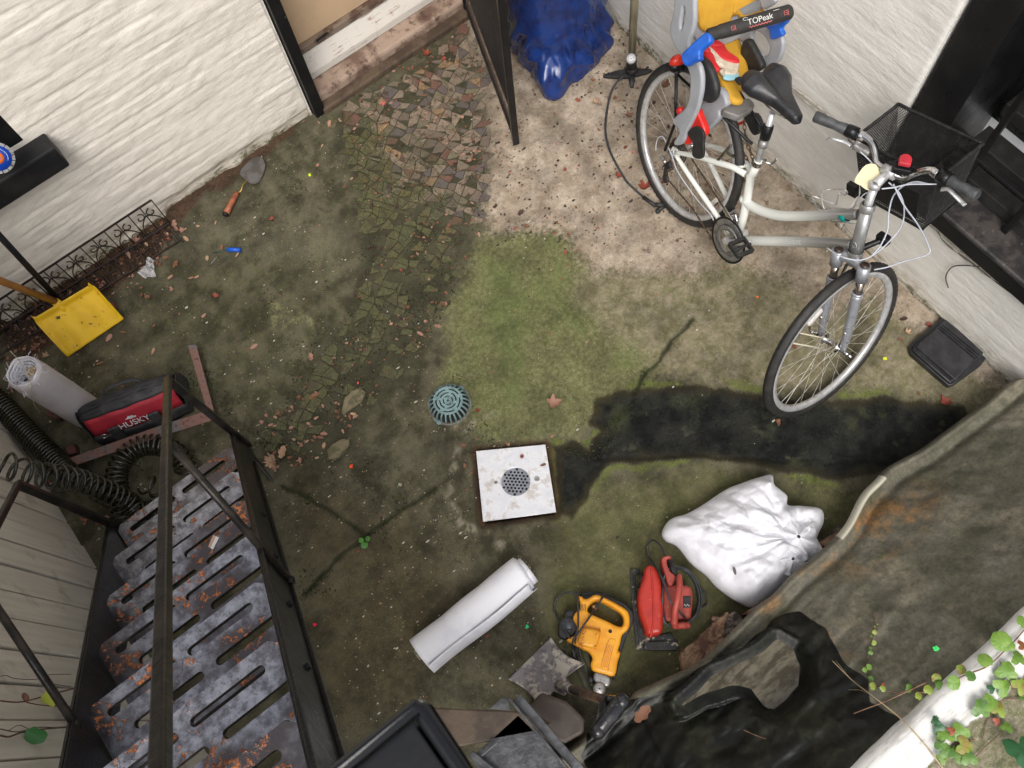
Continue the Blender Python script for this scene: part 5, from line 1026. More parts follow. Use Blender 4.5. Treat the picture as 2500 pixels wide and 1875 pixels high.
mb = MB(); mb.tube([Vector((cc.x + .088 * cos(a), cc.y + .088 * sin(a), .0066)) for a in np.linspace(0, 2 * pi, 40)[:-1]], .0012, 5, True); mb.build('raised_ring', mat('grimy_ring', (.42, .41, .40), .5, .3, (.25, .23, .21), 30), dp)
for u, v, r in ((1311, 1169, .0125), (1211, 1178, .008)):
    p = P(u, v, .0065); mb = MB(); mb.lathe([(.0015, .0), (.003, .0015), (r * .9, .0012), (r, -.001)], p, (0, 0, 1), 20); mb.build('screw_boss', M_ALU, dp); mb = MB(); mb.lathe([(0, 0.001), (.0022, 0.001), (.0022, -.001)], p + Vector((0, 0, .0008)), (0, 0, 1), 10); mb.build('screw_hole', M_BLK, dp)
M_DOME = mat('verdigris_cast_iron', (.18, .28, .28), .55, .1, (.13, .20, .20), 30, .42, .6, .4, 110, (.07, .09, .08), 44, .60, .70)
M_DOMR = mat('verdigris_brown_rim', (.16, .21, .19), .6, .1, (.12, .10, .07), 24, .42, .6, .4, 110)
dg_ = thing('domed_grate', 'round blue green domed drain grate standing on the mossy concrete', 'drain grate', P(1098, 990, 0))
c0 = P(1098, 989, 0); RB = .094; HT = .058; RT = .062
mb = MB(); mb.lathe([(RB, .0), (RB, .010), (RB - .003, .013), (RB - .012, .013), (RB - .014, .010), (RB - .014, .0)], (c0.x, c0.y, 0), (0, 0, 1), 48); mb.build('rim', M_DOMR, dg_)
mb = MB(); mb.lathe([(.0, -.002), (RB - .012, -.002)], (c0.x, c0.y, .008), (0, 0, 1), 30); mb.build('shadow_floor', mat('dome_shadow', (.02, .018, .014), .8), dg_)  # dark disc stands in for the shade under the dome
for k in range(24):
    a = 2 * pi * k / 24; d_ = Vector((cos(a), sin(a), 0)); pts = [Vector((c0.x, c0.y, 0)) + d_ * r + Vector((0, 0, z)) for r, z in ((RB - .010, .010), (RB - .014, .030), (RB - .022, .048), (RT - .002, HT))]
    mb = MB(); mb.tube(cr([tuple(p) for p in pts], 4), .0036, 6, flat=1.3); mb.build('rib', M_DOME, dg_)
cu = bpy.data.curves.new('c', 'CURVE'); cu.dimensions = '2D'; cu.fill_mode = 'BOTH'; cu.extrude = .002; cu.bevel_depth = .001
cp = Vector((c0.x, c0.y, 0)); spl([(cp.x + RT * cos(a), cp.y + RT * sin(a)) for a in np.linspace(0, 2 * pi, 49)[:-1]])
for r, n_, w in ((.050, 5, .0036), (.034, 4, .0034), (.019, 4, .003)):
    for k in range(n_):
        a0 = 2 * pi * k / n_ + r * 20 + .14; a1 = 2 * pi * (k + 1) / n_ + r * 20 - .14
        spl([(cp.x + (r + w) * cos(a), cp.y + (r + w) * sin(a)) for a in np.linspace(a0, a1, 12)] + [(cp.x + (r - w) * cos(a), cp.y + (r - w) * sin(a)) for a in np.linspace(a1, a0, 12)])
spl([(cp.x + .005 * cos(a), cp.y + .005 * sin(a)) for a in np.linspace(0, 2 * pi, 13)[:-1]])
me = from_curve(cu, HT); me.materials.clear(); me.materials.append(M_DOME); link('top_disc', me, dg_)
for u, v in ((1072, 1030), (1126, 947)):
    p = P(u, v, .013); mb = MB(); mb.lathe([(0, .002), (.004, .002), (.010, .0015), (.012, -.003)], p, (0, 0, 1), 14); mb.build('bolt_lug', M_DOME, dg_)
# ================================================================== BLACK FLAT CASE
cs_ = thing('flat_case', 'flat black plastic case with three ribs, on the ground by the white wall base', 'case', (2.1, .16, 0))
M_CASE = mat('dusty_black_plastic', (.016, .016, .018), .38, 0, (.030, .030, .032), 20, .42, .64, .35, 160, (.10, .09, .08), 70, .66, .76)
out = [(2306, 774), (2318, 776), (2410, 850), (2415, 862), (2392, 895), (2330, 940), (2315, 945), (2305, 938), (2222, 866), (2217, 850), (2226, 838), (2297, 778)]
plate('case_base', [out], .0, .030, M_CASE, cs_, .004, 0); 
inn = [(2306, 781), (2402, 858), (2395, 870), (2318, 936), (2226, 856), (2230, 846)]
plate('case_lid', [inn], .030, .047, M_CASE, cs_, .004, 0)
plate('raised_panel', [[(2287, 801), (2378, 877), (2332, 928), (2236, 845)]], .046, .055, M_CASE, cs_, .004, 0)
for k in range(3):
    a = P(2291 + k * 5, 799 - k * 4, .052); b = P(2383 + k * 5, 876 - k * 4.5, .052); mb = MB(); mb.bar(a, b, .003, .006); mb.build('rib', M_CASE, cs_, .0008)
mb = MB(); mb.bar(P(2238, 846, .056), P(2331, 927, .056), .005, .006); mb.build('lid_edge', M_CASE, cs_, .001)
# ================================================================== TRACK PUMP AND HOSE
pm_ = thing('track_pump', 'floor pump with beige barrel and white dial, standing by the blue bundle', 'bicycle pump', P(1540, 180, 0))
pb = P(1541, 180, 0); tp_ = Vector((pb.x - .006, pb.y + .02, .72)); M_BRL = mat('beige_metal_barrel', (.30, .27, .18), .32, .5, (.24, .21, .14), 10); 
mb = MB(); mb.tube([pb + Vector((0, .004, .06)), tp_], .0185, 18); mb.build('barrel', M_BRL, pm_)
mb = MB(); mb.tube([tp_, tp_ + Vector((-.002, .01, .25))], .006, 10); mb.build('rod', M_CHR, pm_)
mb = MB(); mb.tube([pb + Vector((0, .003, .03)), pb + Vector((0, .004, .12))], [.026, .023], 16); mb.ball(pb + Vector((0, 0, .03)), (.03, .03, .03), 14, 8); mb.build('foot_boss', M_RUB, pm_)
mb = MB(); V_ = []; 
fa = P(1472, 186, .012); fb_ = P(1592, 172, .012); fd = (fb_ - fa).normalized(); fp = Vector((-fd.y, fd.x, 0)); n = 40
for sgn_ in (1,):
    ol = []
    for k in range(n): a = 2 * pi * k / n; L_ = (fb_ - fa).length / 2; ol.append(fa.lerp(fb_, .5) + fd * (L_ * cos(a)) + fp * (.026 * sin(a) * (1 - .35 * abs(cos(a)))))
    mb.add([Vector((p.x, p.y, .018)) for p in ol] + [Vector((p.x, p.y, .0)) for p in ol], [tuple(range(n)), tuple(range(n, 2 * n))[::-1]] + [(k, n + k, n + (k + 1) % n, (k + 1) % n) for k in range(n)])
mb.build('foot_plate', M_RUB, pm_, .006); mb = MB(); mb.tube([pb + Vector((0, 0, .014)), P(1543, 214, .01)], [.022, .008], 12, flat=.5); mb.build('front_foot', M_RUB, pm_)
gz = P(1541, 143, .14); nrm = Vector((gz.x * -.30, gz.y * -.30, 1)).normalized(); mb = MB(); mb.lathe([(.0, 0), (.0, 0), (.025, 0), (.0255, .004), (.022, .0065), (.020, .005), (.0, .005)][1:], gz - nrm * .0, nrm, 28); mb.lathe([(.0255, 0), (.024, -.02), (.012, -.035), (.0, -.035)], gz, nrm, 24); mb.build('gauge_body', mat('grey_gauge_plastic', (.17, .17, .16), .4), pm_)
mb = MB(); mb.lathe([(0, .0056), (.0195, .0056), (.0195, .004)], gz, nrm, 28); mb.build('dial', mat('white_dial', (.72, .72, .72), .35), pm_)
mb = MB(); gx_, gy_, _ = orth(nrm)
for k in range(14):
    a = .6 + 5 * k / 13; p = gz + nrm * .006 + gx_ * (.016 * cos(a)) + gy_ * (.016 * sin(a)); mb.bar(p, p + gx_ * (-.004 * cos(a)) + gy_ * (-.004 * sin(a)), .0008, .0005, nrm)
mb.bar(gz + nrm * .0065 - gx_ * .004, gz + nrm * .0065 + gx_ * .013 + gy_ * .005, .0014, .0006, nrm); mb.ball(gz + nrm * .0065, .002, 8, 5); mb.build('dial_mark', M_BLK, pm_)
mb = MB(); mb.tube(cr([tuple(P(*p, z)) for p, z in (((1530, 182), .03), ((1510, 196), .03), ((1492, 225), .015), ((1482, 270), .008), ((1478, 320), .008), ((1488, 365), .008), ((1507, 405), .008), ((1528, 440), .008), ((1545, 458), .012), ((1572, 482), .012), ((1600, 503), .014))], 10), .0052, 8); mb.build('air_hose', M_CABLE, pm_)
mb = MB(); mb.tube([P(1570, 481, .014), P(1601, 503, .016)], [.0075, .009], 10); mb.tube([P(1600, 500, .018), P(1622, 500, .022)], .010, 10); mb.tube([P(1605, 515, .018), P(1624, 502, .02)], [.011, .009], 10); mb.ball(P(1606, 516, .018), .012, 10, 7); mb.build('chuck', M_RUB, pm_)
# ================================================================== BLUE WRAPPED BUNDLE
t = NT('blue_tarpaulin'); cr1 = t.vor(9, 'F1', co=t.mapc((1, 1, .55))); cr2 = t.vor(24, 'F1'); n1 = t.noise(14, 5, .6)
M_TARP = t.out(t.mix(t.ramp(n1, .4, .65), (.008, .034, .17), (.005, .018, .10)), .27, 0, t.bump(t.math('ADD', t.math('MULTIPLY', cr2, .4), t.math('MULTIPLY', n1, .6)), .25, .008), Specular_IOR_Level=.6)
tb_ = thing('wrapped_bundle', 'tall bundle wrapped in crumpled shiny blue tarpaulin beside the open gate', 'bundle', (1.92, 2.45, 0))
NAz, NZz = 260, 170; th = np.linspace(0, 2 * pi, NAz + 1)[:-1][:, None]; zz = (np.linspace(0, 1, NZz)[None, :] ** 1.5) * 1.5
bc = Vector((1.90, 2.46, 0)); bpoly = [P(*p, .03) for p in ((1248, 112), (1290, 170), (1326, 228), (1345, 238), (1372, 232), (1398, 200), (1440, 172), (1478, 125), (1492, 90))] + [Vector((2.14, 2.60, 0)), Vector((1.95, 2.72, 0)), Vector((1.74, 2.66, 0))]
bp = np.array(cr([(p.x, p.y) for p in bpoly], 10, True)) - np.array([bc.x, bc.y]); ba = np.arctan2(bp[:, 1], bp[:, 0]); br = np.hypot(bp[:, 0], bp[:, 1]); od = np.argsort(ba)
rb_ = np.interp(th, np.concatenate([ba[od] - 2 * pi, ba[od], ba[od] + 2 * pi]), np.tile(br[od], 3))
kz = sst(zz + .07 * (facet(th * 1.2, zz * 3, 2, 3) - .5), .03, .30); body_ = .215 + .012 * np.cos(th * 2) + .01 * zz
R_ = rb_ * (1 - kz) + body_ * kz; R_ = np.where(zz < .02, R_ * .97, R_)
am = (1 - .88 * sst(zz, .22, .40)) * (.35 + .65 * sst(zz, .0, .12))
qx = np.cos(th) * 1.0 + zz * .9; qy = np.sin(th) * 1.0 + zz * 1.6
R_ = R_ + am * (.050 * (facet(qx + qy * .3, qy - qx * .2, 4.4, 61) - .5) + .040 * (facet(qx - qy * .4, qy * 1.2 + qx * .3, 7.5, 63) - .5)) + .012 * (fbm(qx, qy, 6, 3, 65) - .5)
V_ = np.stack([bc.x + R_ * np.cos(th), bc.y + R_ * np.sin(th), np.maximum(zz + .05 * am * (facet(qx, qy, 4, 67) - .5) * (zz > .02), .004) + 0 * th], -1)
grid_obj('tarpaulin_wrap', V_, M_TARP, tb_, closed_u=True)
mb = MB(); mb.lathe([(0, .01), (.21, 0), (.22, -.05)], (1.93, 2.47, 1.48), (0, 0, 1), 24); mb.build('top_fold', M_TARP, tb_)
# ================================================================== OPEN IRON GATE
gt = thing('iron_gate', 'black iron gate of close louvre bars standing open across the tile paving', 'gate', (1.40, 2.14, 0))
ga = Vector((1.396, 2.142, 0)); gb = Vector((1.700, 2.93, 0)); gd = (gb - ga).normalized()
mb = MB(); mb.bar(ga + Vector((0, 0, .02)), ga + Vector((0, 0, 2.0)), .030, .030, gd); mb.build('lock_stile', M_BLK, gt, .003)
mb = MB(); mb.bar(gb + Vector((0, 0, .02)), gb + Vector((0, 0, 2.0)), .030, .030, gd); mb.build('hinge_stile', M_BLK, gt, .003)
z = .30
gn = Vector((-gd.y, gd.x, 0))
while z < 1.95:
    mb = MB(); mb.box(ga.lerp(gb, .5) + Vector((0, 0, z)), ((gb - ga).length - .03, .012, .045), (gd, (gn * .9 + Vector((0, 0, .43))).normalized(), (Vector((0, 0, .9)) - gn * .43).normalized())); mb.build('louvre', M_BLKD, gt, .002); z += .075
mb = MB(); mb.bar(ga + Vector((0, 0, .06)), gb + Vector((0, 0, .06)), .02, .03); mb.build('bottom_rail', M_BLKD, gt, .003)
t = NT('dusty_clear_panel'); n = t.noise(20, 5); M_PAN = t.out((.30, .22, .18), .35, 0, None); M_PAN.node_tree.nodes['Principled BSDF'].inputs['Alpha'].default_value = .34
mb = MB(); mb.box(ga.lerp(gb, .5) + Vector((0, 0, .17)), ((gb - ga).length - .03, .004, .20), (gd, gn, Vector((0, 0, 1)))); mb.build('kick_panel', M_PAN, gt)
# ================================================================== CABLES ON THE WALL
M_WIRE = mat('cream_cable', (.50, .47, .40), .5, 0, (.28, .24, .19), 30, .45, .6); M_WIREB = mat('dark_cable', (.10, .085, .07), .5)
def wire(name, label, strands, cat='cable'):
    p = PX(*strands[0][0][0], 2.19); th = thing(name, label, cat, (p.x, p.y, p.z))
    for pts, r, m in strands: mb = MB(); mb.tube(cr([tuple(PX(*q, xx_)) for q, xx_ in zip(pts, [2.196] * len(pts))], 10), r, 6); mb.build('strand', m, th)
wire('wall_cable', 'bundle of pale cables clipped along the white wall behind bicycle and window sill', [
    ([(1900, 190), (1945, 220), (2007, 268), (2070, 330), (2160, 430), (2230, 500), (2282, 543), (2340, 590), (2390, 636), (2450, 680), (2520, 738)], .0032, M_WIRE),
    ([(1900, 194), (1940, 226), (2000, 276), (2065, 338), (2155, 438), (2225, 508), (2276, 549), (2330, 601), (2395, 650), (2450, 688), (2520, 742)], .0028, M_WIRE),
    ([(2070, 340), (2160, 440), (2272, 545), (2310, 595), (2370, 640), (2440, 695), (2520, 752)], .0026, M_WIREB), ([(2270, 550), (2320, 600), (2390, 662), (2460, 700), (2520, 748)], .0024, M_WIRE)])
wire('loose_cable', 'loose grey cable end curling down the white wall like a hook', [([(2390, 651), (2360, 648), (2330, 650), (2315, 662), (2309, 680), (2315, 703)], .0026, M_WIREB)])
# ================================================================== TROWEL, SCREWDRIVER, SMALL THINGS
tw = thing('pointing_trowel', 'old trowel with an orange wooden handle at the foot of the brick wall', 'trowel', P(590, 430, 0)); qq = Q(0, 0, 2.765)
plate('blade', [qq([(1620, 1160), (1700, 1075), (1760, 1060), (1790, 1110), (1775, 1180), (1740, 1235), (1700, 1240), (1660, 1215)])], .012, .015, mat('dull_grey_steel', (.15, .14, .14), .5, .5, (.10, .09, .08), 20, .42, .6, .3, 80), tw, .0005)
M_ORW = mat('orange_worn_wood', (.34, .11, .045), .5, 0, (.20, .06, .03), 20, .42, .62, .3, 80, (.06, .03, .02), 40, .62, .7)
mb = MB(); a = P(*qq([(1600, 1300)])[0], .018); b = P(*qq([(1525, 1440)])[0], .018); mb.tube([a, a.lerp(b, .2), a.lerp(b, .6), b], [.0115, .014, .013, .0155], 14); mb.build('handle', M_ORW, tw); mb = MB(); mb.tube([b, b + (b - a).normalized() * .012], [.016, .013], 12); mb.build('butt', M_BLKD, tw)
mb = MB(); mb.tube(cr([tuple(P(*qq([p])[0], z)) for p, z in (((1670, 1215), .016), ((1640, 1250), .03), ((1625, 1290), .022), ((1600, 1300), .018))], 6), .0028, 8); mb.build('tang', mat('brass_tang', (.45, .30, .08), .35, .8), tw)
M_BLU = mat('blue_plastic', (.01, .10, .55), .35); qq = Q(0, 400, 2.765)
sd_ = thing('screwdriver', 'short blue handled screwdriver among dry leaves', 'screwdriver', P(570, 610, 0)); mb = MB(); mb.tube([P(*qq([(1535, 578)])[0], .012), P(*qq([(1625, 582)])[0], .012)], [.0095, .011], 10); mb.build('handle', M_BLU, sd_); mb = MB(); mb.tube([P(*qq([(1440, 602)])[0], .006), P(*qq([(1535, 580)])[0], .01)], .0025, 8); mb.build('blade', mat('green_black_steel', (.03, .09, .07), .4, .4), sd_)
nl = thing('loose_nail', 'bent nail lying in a brown leaf below the blue screwdriver', 'nail', P(520, 640, 0)); mb = MB(); mb.tube([P(*qq([(1462, 632)])[0], .012), P(*qq([(1420, 680)])[0], .012)], .0018, 6); mb.lathe([(0, 0), (.004, 0), (.004, .001)], P(*qq([(1462, 632)])[0], .012), (P(*qq([(1462, 632)])[0], 0) - P(*qq([(1420, 680)])[0], 0)), 8); mb.build('shank', M_ALU, nl)
t = NT('clear_film'); M_FILM = t.out((.80, .78, .80), .15, 0, t.bump(t.vor(40), 1, .02)); M_FILM.node_tree.nodes['Principled BSDF'].inputs['Alpha'].default_value = .55
pf_ = thing('plastic_wrapper', 'crumpled clear plastic wrapper caught on the flat iron edging', 'wrapper', P(360, 650, 0))
pts = [P(*p, .03) for p in qq([(990, 640), (1045, 650), (1035, 700), (1048, 750), (990, 770), (930, 735), (975, 700)])]; ce_ = sum(pts, Vector()) / len(pts); pts = [Vector(p) for p in cr([tuple(p) for p in pts], 5, True)]
NN = len(pts); V_ = np.zeros((NN, 10, 3)); r_ = np.random.RandomState(3)
for i, p in enumerate(pts):
    for j in range(10): f = j / 9; V_[i, j] = np.array(ce_.lerp(p, f)) + np.array([0, 0, .022 * (1 - f) + .012 * sin(i * 1.1) * f + r_.uniform(-.004, .004)])
grid_obj('film', V_, M_FILM, pf_, closed_u=True)
# diamond blade disc on the sill
db = thing('cutting_disc', 'blue cutting disc with a slotted silver rim on the black sill', 'saw blade', PY(-6, 387, 2.80))
c0 = PY(-6, 386, 2.80); nn = Vector((.05, -.86, .5)).normalized(); gx_, gy_, _ = orth(nn); mb = MB(); mb.lathe([(.0, .0012), (.049, .0012), (.049, -.0012)], c0, nn, 40); mb.build('disc', mat('blue_disc_paint', (.008, .06, .42), .35), db)
mb = MB()
for k in range(16):
    a0, a1 = 2 * pi * k / 16 + .03, 2 * pi * (k + 1) / 16 - .03; pts = [c0 + gx_ * (r * cos(a)) + gy_ * (r * sin(a)) + nn * s for s in (-.0015, .0015) for r, a in ((.0475, a0), (.058, a0), (.058, a1), (.0475, a1))]
    mb.add(pts, [(0, 1, 2, 3), (7, 6, 5, 4), (0, 4, 5, 1), (1, 5, 6, 2), (2, 6, 7, 3), (3, 7, 4, 0)])
mb.build('rim_segments', M_ALU, db)
mb = MB(); mb.lathe([(.010, .002), (.022, .002), (.022, .0)], c0, nn, 24); mb.build('orange_label', mat('orange_print', (.72, .16, .02), .5), db)
mb = MB(); mb.tube([c0 + nn * .0016 + gx_ * (.034 * cos(a)) + gy_ * (.034 * sin(a)) for a in np.linspace(-.9, .9, 14)], .0008, 5); mb.build('label_line', M_WHT, db)
# ================================================================== BICYCLE
Cr = Vector((1.716, 1.476, 0)); _a = radians(260.4); _l = .253
bd_ = Vector((cos(_a), sin(_a), 0)); bs_ = Vector((-bd_.y, bd_.x, 0)); bu_ = Vector((0, 0, 1)) * cos(_l) + bs_ * sin(_l); bn_ = bu_.cross(bd_)
Cf = Vector((1.63, .337, 0)); _h = radians(.5); _l2 = .325
fd_ = Vector((cos(_h), sin(_h), 0)); fs_ = Vector((-fd_.y, fd_.x, 0)); fu_ = Vector((0, 0, 1)) * cos(_l2) + fs_ * sin(_l2); fn_ = fu_.cross(fd_)
B = lambda x, y, z: Cr + bd_ * x + bn_ * y + bu_ * z          # rear frame: forward, left, up
F_ = lambda x, y, z: Cf + fd_ * x + fn_ * y + fu_ * z         # turned front wheel
PB = lambda u, v, y=0.: PL(u, v, Cr + bn_ * y, bn_)
PF = lambda u, v, y=0.: PL(u, v, Cf + fn_ * y, fn_)
z3_ = lambda a, b: (1400 + a / 2.765, b / 2.765); z4_ = lambda a, b: (1700 + a / 2.765, 200 + b / 2.765); z5_ = lambda a, b: (1500 + a / 5.53, 350 + b / 5.53); z1_ = lambda a, b: (1500 + a / 5.53, 100 + b / 5.53)
bike = thing('bicycle', 'white and silver step-through bicycle with child seat and front basket against the white wall', 'bicycle', Cr)
def pplate(name, outs, O, N, th, m, par, bevel=.002, smooth=4, curve=0):
    N = Vector(N).normalized(); Xv, Yv, _ = orth(N); O = Vector(O)
    cu = bpy.data.curves.new('c', 'CURVE'); cu.dimensions = '2D'; cu.fill_mode = 'BOTH'; cu.extrude = max(th / 2 - bevel, .0001); cu.bevel_depth = bevel; cu.bevel_resolution = 2; cu.offset = -bevel
    for o_ in outs:
        w = [PL(p[0], p[1], O, N) - O for p in o_]; pts = cr([(p.dot(Xv), p.dot(Yv)) for p in w], smooth, True) if smooth else [(p.dot(Xv), p.dot(Yv)) for p in w]
        s = cu.splines.new('POLY'); s.points.add(len(pts) - 1); s.use_cyclic_u = True
        for p, q in zip(s.points, pts): p.co = (q[0], q[1], 0, 1)
    me = from_curve(cu, 0); me.materials.clear(); me.materials.append(m)
    for v in me.vertices: a, b, c_ = v.co; v.co = O + Xv * a + Yv * b + N * c_
    me.name = name; return link(name, me, par)
M_TYRE = mat('tyre_rubber', (.017, .016, .015), .6, 0, (.030, .027, .024), 30, .45, .65, .5, 160, (.09, .08, .06), 40, .62, .74)
t = NT('silver_alloy'); n = t.noise(40, 4); M_RIM = t.out(t.mix(t.ramp(n, .45, .65), (.60, .60, .60), (.46, .46, .45)), .30, .45, t.bump(n, .1, .002))
M_SPK = mat('spoke_steel', (.60, .58, .53), .35, .3, (.32, .28, .22), 30)
M_SPKG = mat('cream_spoke_wrap', (.60, .56, .42), .5)
t = NT('white_to_silver_frame_paint'); at_ = t.at('fade'); n = t.noise(60, 4)
M_FRM = t.out(t.mix(at_, (.72, .73, .68), (.34, .34, .33)), .26, t.math('MULTIPLY', at_, .55), None, Coat_Weight=.4)
M_SIL = mat('silver_fork_paint', (.37, .38, .41), .3, .5, (.32, .33, .35), 20); M_FCH = mat('worn_stanchion', (.30, .26, .22), .22, .9, (.12, .09, .06), 20)
def wheel(name, ctr, ax, fwd, par, drive=False):
    w = bpy.data.objects.new(name, None)
    ax = Vector(ax).normalized(); fwd = Vector(fwd).normalized(); up = ax.cross(fwd)
    at2 = lambda r, a, y: ctr + fwd * (r * cos(a)) + up * (r * sin(a)) + ax * y
    # tyre with tread blocks
    n = 150; m = 14; V_ = np.zeros((n, m, 3))
    for i in range(n):
        for j in range(m):
            a = 2 * pi * i / n; b = 2 * pi * j / m; rt = .0185; k = cos(b)
            rr__ = rt + (.0022 * ((i + (j % 2)) % 2) if k > -.2 else 0); V_[i, j] = at2(.3295 + rr__ * k, a, rr__ * sin(b))
    V_ = np.concatenate([V_, V_[:, :1]], 1)
    root = grid_obj(name, V_, M_TYRE, par, closed_u=True)
    mb = MB(); prof_ = [(.316, .0125), (.309, .0128), (.300, .0118), (.293, .006), (.293, -.006), (.300, -.0118), (.309, -.0128), (.316, -.0125), (.316, .0125)]
    mb.lathe([(r, h) for r, h in prof_], ctr, ax, 90); mb.build('rim', M_RIM, root)
    mb = MB(); mb.lathe([(.0, .052), (.007, .052), (.007, .040), (.022, .036), (.024, .032), (.013, .026), (.012, -.026), (.024, -.032), (.022, -.036), (.007, -.040), (.007, -.052), (0, -.052)], ctr, ax, 20); mb.tube([ctr + ax * .072, ctr - ax * .075], .0045, 8); mb.build('hub', M_CHR, root)
    mb = MB()
    for k in range(32):
        a = 2 * pi * k / 32; sd__ = 1 if k % 2 else -1; off = (1 if (k // 2) % 2 else -1) * 1.15
        mb.tube([at2(.022, a + off, sd__ * .033), at2(.294, a, sd__ * .003)], .0010, 5, caps=False)
    mb.build('spokes', M_SPK, root)
    return root, at2
rw_, ra2 = wheel('rear_wheel', B(0, 0, .349), bn_, bd_, bike)
fw_, fa2 = wheel('front_wheel', F_(0, 0, .349), fn_, fd_, bike)
# wrapped spokes and reflectors
for k, (a, m_) in enumerate(((-2.35, M_SPKG), (-2.20, M_SPKG))):
    mb = MB(); mb.tube([fa2(.03, a + (.8 if k else -.6), -.02), fa2(.288, a, -.003)], .0026, 6); mb.build('spoke_wrap', m_, fw_)
M_REFL = mat('clear_reflector', (.62, .60, .56), .2, 0, (.50, .48, .45), 80)
mb = MB(); a0 = -1.93; c_ = fa2(.278, a0, -.008); tx_ = (fa2(.278, a0 + .02, -.008) - c_).normalized(); mb.box(c_, (.075, .014, .02), (tx_, fn_, tx_.cross(fn_))); mb.build('reflector', M_REFL, fw_, .004)
mb = MB(); a0 = .25; c_ = ra2(.262, a0, -.006); tx_ = (ra2(.262, a0 + .02, -.006) - c_).normalized(); mb.box(c_, (.075, .012, .02), (tx_, bn_, tx_.cross(bn_))); mb.build('reflector', M_REFL, rw_, .004)
# ---- frame, one welded part
mb = MB(); fade = []
def ft(pts, r, n=14, fl=None):
    a = len(mb.v); mb.tube(pts, r, n); return a
drR = B(-.0, -.066, .345); drL = B(0, .066, .345)
sj = PB(*z5_(1845, 425)); bbc = PB(1811, 566); bb = B(.436, 0, .276)
ft([B(.335, 0, .63), B(.345, 0, .56), sj, PB(1824, 486), PB(1815, 530), bb], [.0165, .0165, .017, .018, .017, .017])
ft([bb + bn_ * .036, bb - bn_ * .036], .022, 16)
ttp = [PB(1816, 487), PB(1835, 503), PB(1865, 517), PB(1902, 526), PB(1950, 528), PB(2000, 526), PB(2050, 524), PB(2098, 524)]
ft(cr([tuple(p) for p in ttp], 6), [.017, .019, .0195, .0195, .019, .019, .0185, .019]); mb.ball(PB(1816, 487), .019, 12, 8)
dtp = [PB(1816, 587), PB(1900, 589), PB(2000, 592), PB(2050, 596), PB(2084, 600)]
ft(cr([tuple(p) for p in dtp], 6), [.019, .020, .020, .021, .024])
hb_, ht_ = F_(.104, 0, .760), F_(.150, 0, .940)
ft([hb_, hb_.lerp(ht_, .5), ht_], [.024, .0225, .022], 18); mb.lathe([(.024, 0), (.026, .006), (.026, .022), (.022, .028)], ht_, ht_ - hb_, 18); mb.lathe([(.026, .02), (.026, 0), (.022, -.01)], hb_, ht_ - hb_, 18)
for s, p0, dr__ in ((-1, (1641, 364), drR), (1, (1724, 362), drL)):
    st = [dr__, dr__.lerp(B(.20, s * .05, .50), .5)]
    ss_ = [dr__ + bu_ * .012 + bd_ * .01, B(.11, s * .058, .435), B(.20, s * .050, .495), B(.27, s * .034, .535), B(.325, s * .014, .545)]
    ft(cr([tuple(p) for p in ss_], 6), [.009, .0115, .012, .0125, .013]);
    ft(cr([tuple(p) for p in [dr__ + bd_ * .012, B(.15, s * .058, .325), B(.33, s * .040, .295), B(.42, s * .028, .280)]], 6), [.009, .0105, .011, .012])
    mb.prism([(-.018, -.014), (.03, -.012), (.035, .012), (.01, .03), (-.016, .018)], lambda a, b, t_: dr__ + bd_ * a + bu_ * b + bn_ * t_, -.003, .003)
ft([B(.285, -.036, .540), B(.285, .036, .540)], .008, 8)
fr = mb.build('frame', M_FRM, bike)
co = np.array([v.co[:] for v in fr.data.vertices]); xl = (co - np.array(Cr)) @ np.array(bd_)
attr(fr, 'fade', sst(xl, .56, .78))
# frame details
pt = PB(*z4_(1005, 905)); mb = MB(); dd_ = (PB(2098, 524) - PB(2000, 526)).normalized(); mb.lathe([(.0193, -.013), (.0199, -.0125), (.0199, .0125), (.0193, .013)], pt, dd_, 18); mb.build('tape_band', mat('teal_tape', (.0, .27, .25), .45), bike)
vn_ = (Vector((0, 0, CAMH)) - PB(1950, 590)).normalized(); dd_ = (PB(2000, 592) - PB(1900, 589)).normalized(); nn_ = (vn_ - dd_ * vn_.dot(dd_)).normalized(); yy2 = nn_.cross(dd_)
place_text('lettering', 'Giant', .034, PB(1948, 590) + nn_ * .0207, dd_, yy2, mat('pale_grey_print', (.50, .51, .50), .4), bike, bend=.0207, ext=.0002)
mb = MB(); 
for s in ((.0, .0),): mb.tube([F_(.104, 0, .80) + (Vector((0, 0, CAMH)) - F_(.1, 0, .8)).normalized() * .0232 + fn_ * a + fu_ * b for a, b in ((.010, .018), (.002, .022), (-.006, .012), (-.003, 0), (.006, -.006), (.010, -.002))], .0011, 5)
mb.build('head_badge', M_RIM, bike)
# ---- seat post, collar, saddle
st_t = PB(*z3_(1345, 760)); mb = MB(); mb.tube([B(.335, 0, .62), st_t.lerp(B(.335, 0, .62), .35), st_t], [.0135, .0135, .0135], 16); mb.build('seat_post', M_RIM, bike)
mb = MB(); mb.lathe([(.021, -.012), (.022, 0), (.019, .010)], B(.336, 0, .62), bu_, 16); mb.tube([B(.336, -.02, .62), B(.336, .045, .615)], .006, 8); mb.tube(cr([tuple(B(.34, .04, .61)), tuple(B(.36, .058, .615)), tuple(B(.365, .06, .65))], 5), .0045, 8); mb.build('seat_clamp', M_CHR, bike)
d_ = (st_t - B(.335, 0, .62)).normalized(); mb = MB(); mb.lathe([(.0145, .0), (.020, .004), (.021, .035), (.020, .06), (.0145, .064)], st_t - d_ * .115, d_, 18); mb.build('post_sleeve', M_BLK, bike)
mb = MB(); mb.lathe([(.0145, .0), (.019, .004), (.019, .026), (.0145, .03)], st_t - d_ * .150, d_, 18); mb.build('post_ring', M_ALU, bike)
